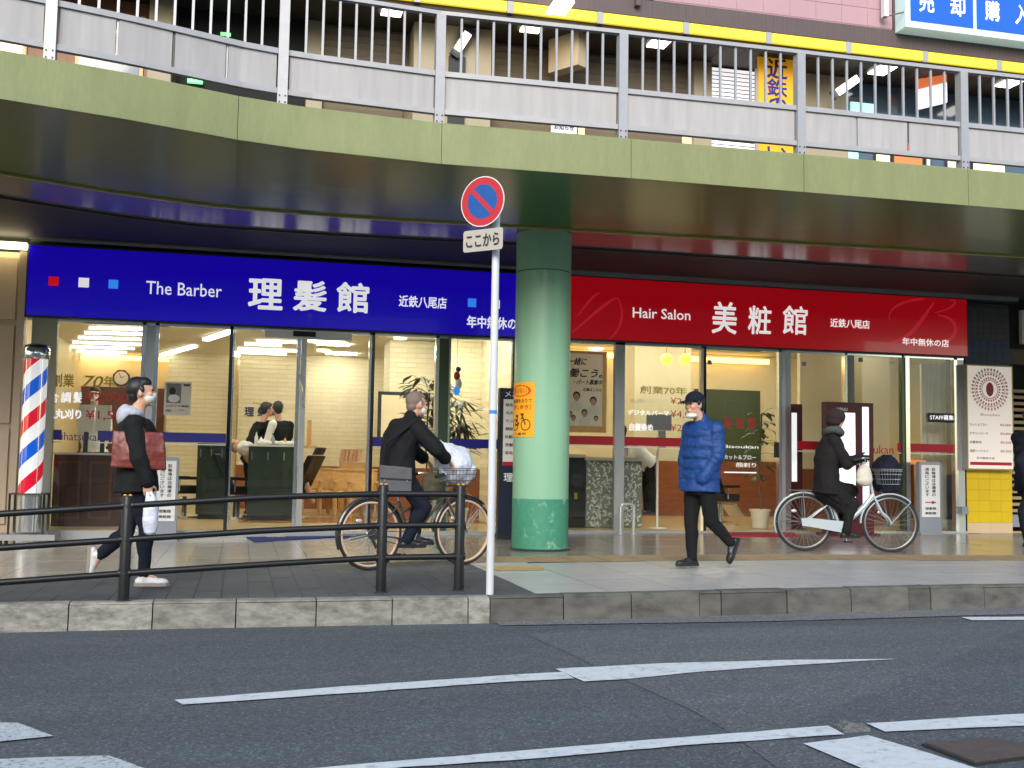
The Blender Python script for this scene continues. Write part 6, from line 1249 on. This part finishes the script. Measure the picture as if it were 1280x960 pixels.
# flyer on the glass
Y = YF-.02; p, q = WY(206, 477, Y), WY(238, 522, Y); r = thing('flyer', 'framed white flyer with a grey photo stuck on the window beside the walking man', 'poster', (p.x, Y, q.z)); MB().box(p.x, q.x, Y-.002, Y+.002, q.z+.03, p.z).build('sheet', 'thin_paper', r)
w_, h_ = q.x-p.x, p.z-q.z-.03; z0 = q.z+.03
MB().box(p.x+w_*.08, p.x+w_*.62, Y-.007, Y-.005, z0+h_*.36, z0+h_*.95).build('photo', 'print_grey', r)
MB().ell((p.x+w_*.3, Y-.008, z0+h_*.72), X3*w_*.12, Y3*.001, Z3*h_*.12, 12, 6).build('portrait', 'print_hair', r); MB().ell((p.x+w_*.36, Y-.008, z0+h_*.5), X3*w_*.22, Y3*.0012, Z3*h_*.12, 12, 6).build('portrait', 'off_white', r)
MB().box(p.x+w_*.7, p.x+w_*.94, Y-.007, Y-.005, z0+h_*.88, z0+h_*.94).build('heading', 'print_hair', r); MB().text('スタッフ募集', (p.x+w_*.08, Y-.006, z0+h_*.24), (w_*.84, 0, 0), (0, 0, h_*.06), .015).build('lettering', 'print_black', r)
MB().text('理容師', (p.x+w_*.08, Y-.006, z0+h_*.1), (w_*.2, 0, 0), (0, 0, h_*.06), .015).build('lettering', 'print_black', r); MB().box(p.x+w_*.55, p.x+w_*.75, Y-.007, Y-.005, z0+h_*.14, z0+h_*.17).build('mark', 'gold', r)
# work stations and chairs
def station(lab, ua, ub, vt, vb, Y, things=True):
    a, b = gx_(ua, Y), gx_(ub, Y); z1 = gzv(vt, (ua+ub)/2, Y); r = thing('work_station', lab, 'cabinet', ((a+b)/2, Y, .02))
    MB().box(a, b, Y, Y+.55, .10, z1-.03).build('cabinet', 'dark_green', r); MB().box(a+.04, b-.04, Y+.03, Y+.5, .02, .10).build('plinth', 'black', r); MB().box(a-.015, b+.015, Y-.015, Y+.56, z1-.03, z1).build('top', 'off_white', r)
    n = 3
    for i in range(n): x0, x1 = a+(b-a)*i/n+.015, a+(b-a)*(i+1)/n-.015; d_ = MB().box(x0, x1, Y-.012, Y-.001, .14, z1-.06).build('cabinet_door', 'dark_green', r); MB().box(x0+.03, x0+.045, Y-.03, Y-.013, z1-.25, z1-.12).build('handle', 'chrome', d_)
    return a, b, Y, z1
station('dark green glossy work station cabinet left of the dark mullion', 247, 287, 552, 609, 18.6)
a, b, Ys, zs = station('dark green glossy cabinet with white top in front of the two barbers', 311, 371, 556, 622, 18.2)
for i, (lab, u, h, rr_, mt) in enumerate([('tall cream bottle on the barbers cabinet', 320, .2, .03, 'off_white'), ('short white bottle on the barbers cabinet', 326, .13, .035, 'white'), ('clear green bottle on the barbers cabinet', 341, .16, .03, 'stand_grey'), ('amber bottle at the right of the barbers cabinet', 356, .12, .03, 'amber')]):
    x = gx_(u, Ys+.2); r = thing('bottle', lab, 'bottle', (x, Ys+.2, zs), 'bottles on the barbers cabinet'); MB().lathe((x, Ys+.2, zs+.001), [(rr_, 0), (rr_, h*.65), (rr_*.4, h*.8), (rr_*.4, h)], 14).build('glass_body', mt, r, smooth=True); MB().lathe((x, Ys+.2, zs+h), [(rr_*.5, 0), (rr_*.5, .03)], 12).build('cap', 'black', r)
x = gx_(350, Ys+.25); r = thing('towel_pile', 'crumpled white towels on the barbers cabinet', 'towels', (x, Ys+.25, zs)); m = MB(); 
for i in range(6): m.ell((x-.3+i*.11, Ys+.25+random.uniform(-.05, .05), zs+.035), X3*.09, Y3*.08, Z3*.04, 10, 6)
blob(m, .014, 1, 'towel', 'cloth_white', r, disp=.03)
def barber_chair(lab, u, Y, rot=0):
    c = V((gx_(u, Y), Y, .02)); f = V((math.cos(rot), math.sin(rot), 0)); l = V((-f.y, f.x, 0)); r = thing('barber_chair', lab, 'barber chair', c, 'black barber chairs')
    P = lambda x, y, z: c+f*x+l*y+Z3*z
    MB().lathe(c, [(.30, .001), (.30, .03), (.06, .07), (.05, .35)], 24).build('base', 'chrome', r, smooth=True)
    blob(MB().obox(P(0, 0, .47), f*.24, l*.25, Z3*.07), .014, 3, 'seat', 'leather_black', r)
    b_ = (f*-.5+Z3).normalized(); blob(MB().obox(P(-.32, 0, .80), f*.06+Z3*.0, l*.23, b_*.30), .014, 3, 'backrest', 'leather_black', r); blob(MB().obox(P(-.50, 0, 1.14), f*.05, l*.12, b_*.07), .014, 2, 'headrest', 'leather_black', r)
    for s_ in (-1, 1): MB().obox(P(-.05, .28*s_, .66), f*.2, l*.035, Z3*.025).build('armrest', 'leather_black', r); MB().tube(P(-.15, .28*s_, .45), P(-.15, .28*s_, .64), .015, 8).build('arm_post', 'chrome', r)
    MB().bar(P(.25, 0, .35), P(.48, 0, .14), .3, .03).build('footrest', 'chrome', r)
barber_chair('black barber chair at the far left beyond the walking man', 232, 19.2, .3); barber_chair('black barber chair with the reclining customer', 298, 18.9, 0.4); barber_chair('black barber chair right of the barbers cabinet', 366, 18.8, 2.6)
# reclining customer under a white cape
Y = 18.7; m = MB(); r = thing('person', 'customer lying back under a white cape beside the barbers', 'person', WY(300, 600, Y))
hd = WY(293, 557, Y); Fh = (V((.35, -.35, .87))).normalized(); Lh = Fh.cross(V((-.9, 0, .3))).normalized(); Uh = Lh.cross(Fh)*-1; head_parts(m, hd, Fh, Lh, Uh, 1.05); m.cap(hd, hd+V((.25, 0, -.08)), .06, .1); m.cap(hd+V((.3, -.15, -.12)), hd+V((.3, .2, -.12)), .1, .1); m.cap(hd+V((.3, 0, -.15)), hd+V((.75, 0, -.45)), .16, .15); m.cap(hd+V((.75, 0, -.45)), hd+V((1.15, 0, -.55)), .1, .07); m.cap(hd+V((1.15, 0, -.55)), hd+V((1.3, 0, -.9)), .06, .05)
blob(m, .014, 2, 'body', 'skin', r); m = MB(); m.ell(hd-Uh*-.05-Fh*.02, Fh*.08, Lh*.08, Uh*.06); m = MB(); m.cap(hd+V((.16, -.02, -.04)), hd+V((.7, -.02, -.30)), .13, .15); blob(m, .014, 3, 'cape', 'cloth_white', r, disp=.05)
simple_person('barber in black bending to the right over the customer', 19.6, dict(head=(334, 512), neck=(330, 526), sh=(325, 533), hip=(313, 572), kn=(314, 605), an=(313, 637), to=(318, 640), elL=(336, 548), wrL=(345, 552), elR=(312, 550), wrR=(326, 556), dy=-.25), (.8, .3, 0), dict(hairlen=0))
simple_person('barber seen from behind in a dark waistcoat over white sleeves', 19.3, dict(head=(347, 511), neck=(348, 523), sh=(349, 531), hip=(350, 568), kn=(352, 600), an=(353, 636), to=(353, 640), elL=(335, 548), wrL=(330, 556), elR=(362, 545), wrR=(357, 556), dy=.1), (-.2, .95, 0), dict(jacket='cloth_black'))
m = MB(); a, b = WY(341, 530, 19.1), WY(334, 550, 19.1); m.cap(a, b, .075, .06); m.cap(b, WY(328, 555, 19.05), .06, .045); r = blob(m, .014, 2, 'sleeve', 'cloth_white', [o for o in COL.objects if o.get('label', '').startswith('barber seen')][0])
# wall lettering
for t, ua, ub in (('理', 307, 317), ('髪', 321, 331), ('館', 335, 345)): pass
r = thing('wall_lettering', 'navy shop name in raised letters on the cream brick wall above the barbers', 'wall sign', WY(306, 520, YC-.02))
for t, ua, ub in (('理', 306, 317), ('髪', 322, 333), ('館', 339, 350)):
    p, q = WY(ua, 509, YC-.02), WY(ub, 520, YC-.02); k = MB().text(t, (p.x, YC-.01, q.z), (q.x-p.x, 0, 0), (0, 0, p.z-q.z), .03); k.build('letter', 'letter_navy', r)
p, q = WY(316, 503, YC-.02), WY(345, 506, YC-.02); MB().text('The Barber', (p.x, YC-.01, q.z), (q.x-p.x, 0, 0), (0, 0, p.z-q.z), 0).build('letter', 'print_black', r)
# waiting chairs, magazines, post, frame, plants
def wood_chair(lab, u, Y, k):
    c = V((gx_(u, Y), Y, .027)); r = thing('waiting_chair', lab, 'chair', c, 'wooden waiting chairs'); w_, d_ = .24, .24
    for sx in (-1, 1):
        for sy in (-1, 1): MB().box(c.x+sx*w_-.02, c.x+sx*w_+.02, c.y+sy*d_-.02, c.y+sy*d_+.02, .027, .82 if sy > 0 else .62).build('leg', 'wood_light', r)
        MB().box(c.x+sx*w_-.03, c.x+sx*w_+.03, c.y-d_-.04, c.y+d_+.04, .62, .65).build('armrest', 'wood_light', r)
    MB().box(c.x-w_+.022, c.x+w_-.022, c.y-d_, c.y+d_-.022, .38, .46).build('seat', 'seat_cloth', r); MB().box(c.x-w_+.022, c.x+w_-.022, c.y+d_-.01, c.y+d_+.03, .48, .84).build('backrest', 'wood_light', r)
    MB().box(c.x-w_-.02, c.x+w_+.02, c.y+d_-.03, c.y+d_+.04, .841, .875).build('top_rail', 'wood_light', r)
for k, (u, Y, lab) in enumerate([(396, 20.8, 'leftmost wooden waiting chair against the brown wainscot'), (418, 20.3, 'second wooden waiting chair from the left'), (437, 19.8, 'third wooden waiting chair, below the magazines'), (456, 19.3, 'rightmost wooden waiting chair beside the dark mullion')]): wood_chair(lab, u, Y, k)
c = V((gx_(440, 21.4), 21.4, .02)); r = thing('magazine_rack', 'low shelf of colourful magazines above the waiting chairs', 'magazine rack', c); zt = gzv(578, 440, 21.4); MB().box(c.x-.22, c.x+.28, 21.2, 21.6, .02, zt).build('shelf', 'wood_light', r)
for i in range(5): x = c.x-.18+i*.08; MB().obox((x, 21.4, zt+.13), V((.05, 0, .01)), V((0, .012, 0)), V((.02, 0, .12))).build('magazine', 'magazine', r)
c = WY(385, 540, 22.4); m = MB(); c = V((gx_(386, 22.4), 22.4, gzv(557, 386, 22.4))); m.box(c.x-.04, c.x+.04, 22.36, 22.44, c.z, gzv(525, 386, 22.4)); m.box(c.x-.16, c.x+.16, 22.3, 22.5, c.z-.05, c.z); single(m, 'wooden_post', 'wood_light', 'short light wooden post standing on the wainscot ledge', 'post')
Y = 19.45; p, q = WY(473, 489, Y), WY(484, 552, Y); r = thing('mirror_frame', 'tall narrow dark frame on the cream wall left of the man with the bicycle', 'frame', (p.x, Y, q.z)); MB().box(p.x, p.x+.06, Y, Y+.04, q.z, p.z).build('side', 'dark_metal', r); MB().box(p.x+.061, p.x+.9, Y+.01, Y+.03, q.z, p.z-.06).build('glass', 'cream', r); MB().box(p.x+.061, p.x+.9, Y, Y+.04, p.z-.059, p.z).build('top', 'dark_metal', r)
def leaf_quad(m, c, d, up, L, W):
    d = V(d).normalized(); s_ = d.cross(up).normalized(); n_ = s_.cross(d)
    m.add([c, c+d*L*.35+s_*W-n_*W*.15, c+d*L*.75+s_*W*.6-n_*W*.3, c+d*L-n_*W*.9, c+d*L*.75-s_*W*.6-n_*W*.3, c+d*L*.35-s_*W-n_*W*.15, c+d*L*.4-n_*W*.05], [(0, 1, 6), (1, 2, 6), (2, 3, 6), (3, 4, 6), (4, 5, 6), (5, 0, 6)])
def plant(lab, base, h0, h1, spread, n, L, W, mt, pot, seed, bushy=True):
    rnd = random.Random(seed); r = thing('potted_plant', lab, 'plant', base)
    if pot: MB().lathe(base, [(pot*.72, .001), (pot*.95, pot*1.6), (pot*1.06, pot*1.62), (pot*1.06, pot*1.85), (pot*.9, pot*1.85), (pot*.85, pot*1.6)], 24).build('pot', 'pot_white', r, smooth=True)
    MB().path([base+V((0, 0, .1)), base+V((.03, 0, h0*.5)), base+V((-.01, .01, h0)), base+V((.03, 0, h1*.95))], .014, 8).build('trunk', 'stem', r, smooth=True)
    lf = MB()
    for i in range(n):
        z = h0+(h1-h0)*rnd.random(); a = rnd.random()*math.tau; c = base+V((.01, 0, z)); d = V((math.cos(a), math.sin(a)*.7, rnd.uniform(-.2, .7))); e = c+d.normalized()*spread*rnd.uniform(.3, 1)
        MB.path(lf, [c, c.lerp(e, .5)+Z3*.02, e], .004, 4); dd = V((d.x, d.y, rnd.uniform(-.6, .1)))
        if bushy:
            for j in range(3): leaf_quad(lf, e, (dd+V((rnd.uniform(-.6, .6), rnd.uniform(-.6, .6), rnd.uniform(-.5, .3)))), Z3, L*rnd.uniform(.7, 1.1), W)
        else: leaf_quad(lf, e, dd, Z3, L*rnd.uniform(.8, 1.1), W)
    tag(lf.build('foliage', mt, r), kind='stuff'); return r
plant('leafy dark plant behind the glass above the man with the bicycle', V((gx_(533, 17.2), 17.2, .02)), 1.25, 2.2, .34, 90, .26, .05, 'leaf_dark', .18, 3)
plant('dark plant with drooping narrow leaves right of the green mullion', V((gx_(574, 16.4), 16.4, .02)), 1.1, 1.95, .2, 60, .30, .03, 'leaf_dark', .16, 5)
c = WY(571, 478, 16.2); r = thing('hanging_ornament', 'small red, white and blue ornament above the narrow leaved plant', 'ornament', c)
MB().ell(c+V((0, 0, .10)), X3*.05, Y3*.04, Z3*.07).build('red_part', 'letter_red', r, smooth=True); MB().ell(c+V((.03, 0, -.02)), X3*.05, Y3*.04, Z3*.09).build('white_part', 'white', r, smooth=True); MB().ell(c+V((.0, 0, -.12)), X3*.05, Y3*.04, Z3*.08).build('blue_part', 'sign_sky', r, smooth=True); MB().ell(c+V((0.02, 0, .2)), X3*.04, Y3*.03, Z3*.04).build('black_part', 'black', r, smooth=True); MB().tube(c+V((0, 0, .22)), c+V((0, 0, .9)), .003, 5).build('string', 'black', r)
# ================================================================== INSIDE THE SALON
Y = 16.4
for ua, ub, lab in ((733, 768.5, 'salon counter front of grey mosaic left of the steel mullion'), (769.5, 803, 'salon counter front of grey mosaic right of the steel mullion')):
    a, b = gx_(ua, Y), gx_(ub, Y); z1 = gzv(576, 765, Y); r = thing('mosaic_counter', lab, 'counter', ((a+b)/2, Y, .03)); MB().box(a, b, Y, Y+.5, .03, z1).build('front', 'glass_tile', r); MB().box(a-.02, b+.005, Y-.04, Y+.52, z1+.001, z1+.05).build('top', 'off_white', r)
    tl_ = MB(); rn = random.Random(int(ua))
    for i in range(170):
        x, z = rn.uniform(a+.03, b-.03), rn.uniform(.06, z1-.03); t = rn.random()*3.14; e = V((math.cos(t), 0, math.sin(t)))*rn.uniform(.015, .035); g_ = V((-e.z, 0, e.x))*.4; tl_.add([V((x, Y-.004, z))+e+g_, V((x, Y-.004, z))-e+g_, V((x, Y-.004, z))-e-g_, V((x, Y-.004, z))+e-g_], [(0, 1, 2, 3)])
    tag(tl_.build('mosaic_chip', 'off_white', r), kind='stuff')
a, b = gx_(700, Y), gx_(732.5, Y); r = thing('black_cabinet', 'black glossy cabinet between the green column and the mosaic counter', 'cabinet', ((a+b)/2, Y, .03)); MB().box(a, b, Y+.02, Y+.5, .03, gzv(572, 722, Y)).build('body', 'leather_black', r); MB().box(a-.01, b, Y, Y+.52, gzv(572, 722, Y)+.001, gzv(568, 722, Y)).build('top', 'off_white', r); MB().lathe(V((gx_(722, Y), Y+.01, gzv(600, 722, Y))), [(.1, 0), (.1, .008)], 24, ax=Y3).build('round_opening', 'dark_metal', r)
MB().box(gx_(719, Y), gx_(722.5, Y), Y+.008, Y+.018, gzv(624, 720, Y), gzv(616, 720, Y)).build('yellow_label', 'gold', r)
p = V((gx_(782, Y+.2), Y+.2, gzv(572, 782, Y)+.03)); r = thing('pump_bottle', 'grey pump bottle on the mosaic counter', 'bottle', p); MB().lathe(p, [(.04, 0), (.04, .14), (.015, .17), (.015, .2)], 14).build('glass_body', 'stand_grey', r, smooth=True); MB().bar(p+Z3*.2, p+Z3*.2+X3*.05, .015, .015).build('pump', 'black', r)
# recruiting poster
Y = 16.05; p, q = WY(704, 434, Y), WY(757.5, 543, Y); w_, h_ = q.x-p.x, WY(756, 440, Y).z-WY(756, 541, Y).z; z0 = WY(756, 541, Y).z
r = thing('recruiting_poster', 'large framed recruiting poster with salon staff beside the green column', 'poster', (p.x, Y, z0)); 
for q_ in ((p.x, p.x+.058, z0, z0+h_), (q.x-.058, q.x, z0, z0+h_), (p.x+.06, q.x-.06, z0, z0+.098), (p.x+.06, q.x-.06, z0+h_-.038, z0+h_)): MB().box(q_[0], q_[1], Y-.01, Y+.03, q_[2], q_[3]).build('frame', 'wood_light', r)
p = V((p.x+.06, Y, z0+.10)); w_ -= .12; h_ -= .14; MB().box(p.x, p.x+w_, Y+.002, Y+.005, p.z, p.z+h_).build('sheet', 'thin_paper', r)
for t, x0, x1, zz, hh, sh in (('一緒に', .02, .52, .84, .10, .1), ('働こう。', .02, .96, .67, .12, .1), ('・パート募集中', .18, .96, .57, .07, .05), ('応募はこちら', .46, .96, .48, .045, 0)): MB().text(t, (p.x+w_*x0, Y, p.z+h_*zz), (w_*(x1-x0), 0, 0), (0, 0, h_*hh), .03, sh).build('lettering', 'print_black', r)
for x, z, s_ in ((.28, .40, 1.25), (.74, .34, 1.2), (.5, .17, 1.05), (.82, .10, .8), (.10, .15, .9), (.2, .1, .8)):
    c = V((p.x+w_*x, Y-.002, p.z+h_*z)); k = s_*w_*.085; MB().prism([c+V((k*dx, .001, k*dz)) for dx, dz in ((-1.9, -3.4), (-1.6, -1.7), (-.5, -1.1), (.5, -1.1), (1.6, -1.7), (1.9, -3.4)) if True], (0, .0012, 0)).build('print_shirt', 'off_white', r) if z*h_ > k*3.4 else None
    MB().ell(c+V((0, 0, .25*k)), X3*k*.95, Y3*.0006, Z3*k*1.05, 14, 8).build('print_hair', 'print_hair', r); MB().ell(c+V((0, -.001, -.15*k)), X3*k*.75, Y3*.0006, Z3*k*.95, 14, 8).build('print_face', 'print_skin', r)
# assistant bending behind the counter, notice on a thin white stand, chair, potted plant
simple_person('salon assistant in white tunic and brown trousers behind the mosaic counter', 17.0, dict(head=(775, 540), neck=(781, 549), sh=(787, 556), hip=(809, 578), kn=(811, 605), an=(812, 637), to=(806, 641), elL=(786, 578), wrL=(774, 586), elR=(784, 578), wrR=(772, 584)), (-1, -.1, 0), dict(jacket='cloth_white', pants='cloth_coat', s=.92, jg=.045, hem=.12))
Y = 16.2; x = gx_(822, Y); zt = gzv(545, 822, Y); r = thing('menu_stand', 'grey card on a thin white floor stand behind the salon glass', 'menu stand', (x, Y, .03)); MB().tube((x, Y, .04), (x, Y, zt), .018, 10).build('post', 'white', r, smooth=True); MB().lathe((x, Y, .03), [(.14, .0), (.14, .012), (.02, .02)], 24).build('foot', 'white', r)
a, b = gx_(808, Y), gx_(839, Y); MB().box(a, b, Y-.01, Y+.01, gzv(538, 822, Y), gzv(518, 822, Y)).build('card', 'stand_grey', r); MB().box(a+.2, a+.32, Y-.008, Y+.012, gzv(560, 822, Y), gzv(538.5, 822, Y)).build('holder', 'stand_grey', r)
barber_chair('black salon chair behind the man in the blue jacket', 900, 17.6, .5)
plant('tall thin plant with round leaves in a white pot by the salon door', V((gx_(950, 16.35), 16.35, .03)), .75, 1.95, .24, 44, .13, .05, 'leaf', .165, 9, bushy=False)
c = V((gx_(1140, 16.0), 16.0, .03)); r = thing('wooden_stool', 'wooden stool with an orange top behind the right salon glass', 'stool', c); zt = gzv(575, 1140, 16.0)
MB().box(c.x-.16, c.x+.16, 15.86, 16.14, zt-.07, zt).build('seat', 'orange', r)
for sx in (-1, 1):
    for sy in (-1, 1): MB().box(c.x+sx*.13-.015, c.x+sx*.13+.015, 16+sy*.11-.015, 16+sy*.11+.015, .03, zt-.071).build('leg', 'wood_light', r)

# ================================================================== ACROSS THE STREET (behind the photographer, seen only in reflections)
for k, (x0, x1, d, h, mt, lab) in enumerate([(-34, -20, 12, 10, 'beige_wall', 'beige office block across the street, far left of the row'), (-19.5, -8, 14, 12, 'wall_taupe', 'taupe tiled block across the street, second of the row'), (-7.5, 3, 12, 9, 'stand_grey', 'low grey building across the street facing the barber shop'), (3.5, 16, 14, 11, 'cream_tile', 'cream building across the street facing the salon'), (16.5, 34, 12, 11, 'wall_taupe_d', 'brown building across the street, far right of the row')]):
    y1 = -24.0; r = thing('building', lab, 'building', ((x0+x1)/2, y1-d/2, -.3)); MB().box(x0, x1, y1-d, y1, -.4, h).build('wall', mt, r); MB().box(x0-.1, x1+.1, y1-d-.1, y1+.1, h+.002, h+.35).build('roof', 'beam_brown', r)
    z = 3.4
    while z < h-1.6:
        x = x0+.7
        while x < x1-1.4: w_ = MB().box(x, x+1.15, y1+.002, y1+.05, z, z+1.4).build('window', 'alu', r); MB().box(x+.07, x+1.08, y1+.055, y1+.06, z+.07, z+1.33).build('pane', 'window_blue', w_); x += 2.1
        z += 2.9
    MB().box(x0+.4, x1-.4, y1+.002, y1+.06, .1, 2.6).build('shop_window', 'window_blue', r); MB().box(x0+.3, x1-.3, y1+.002, y1+.9, 2.75, 3.0).build('awning', ('mat_red', 'stand_grey', 'stripe_blue', 'off_white', 'mat_red')[k], r)
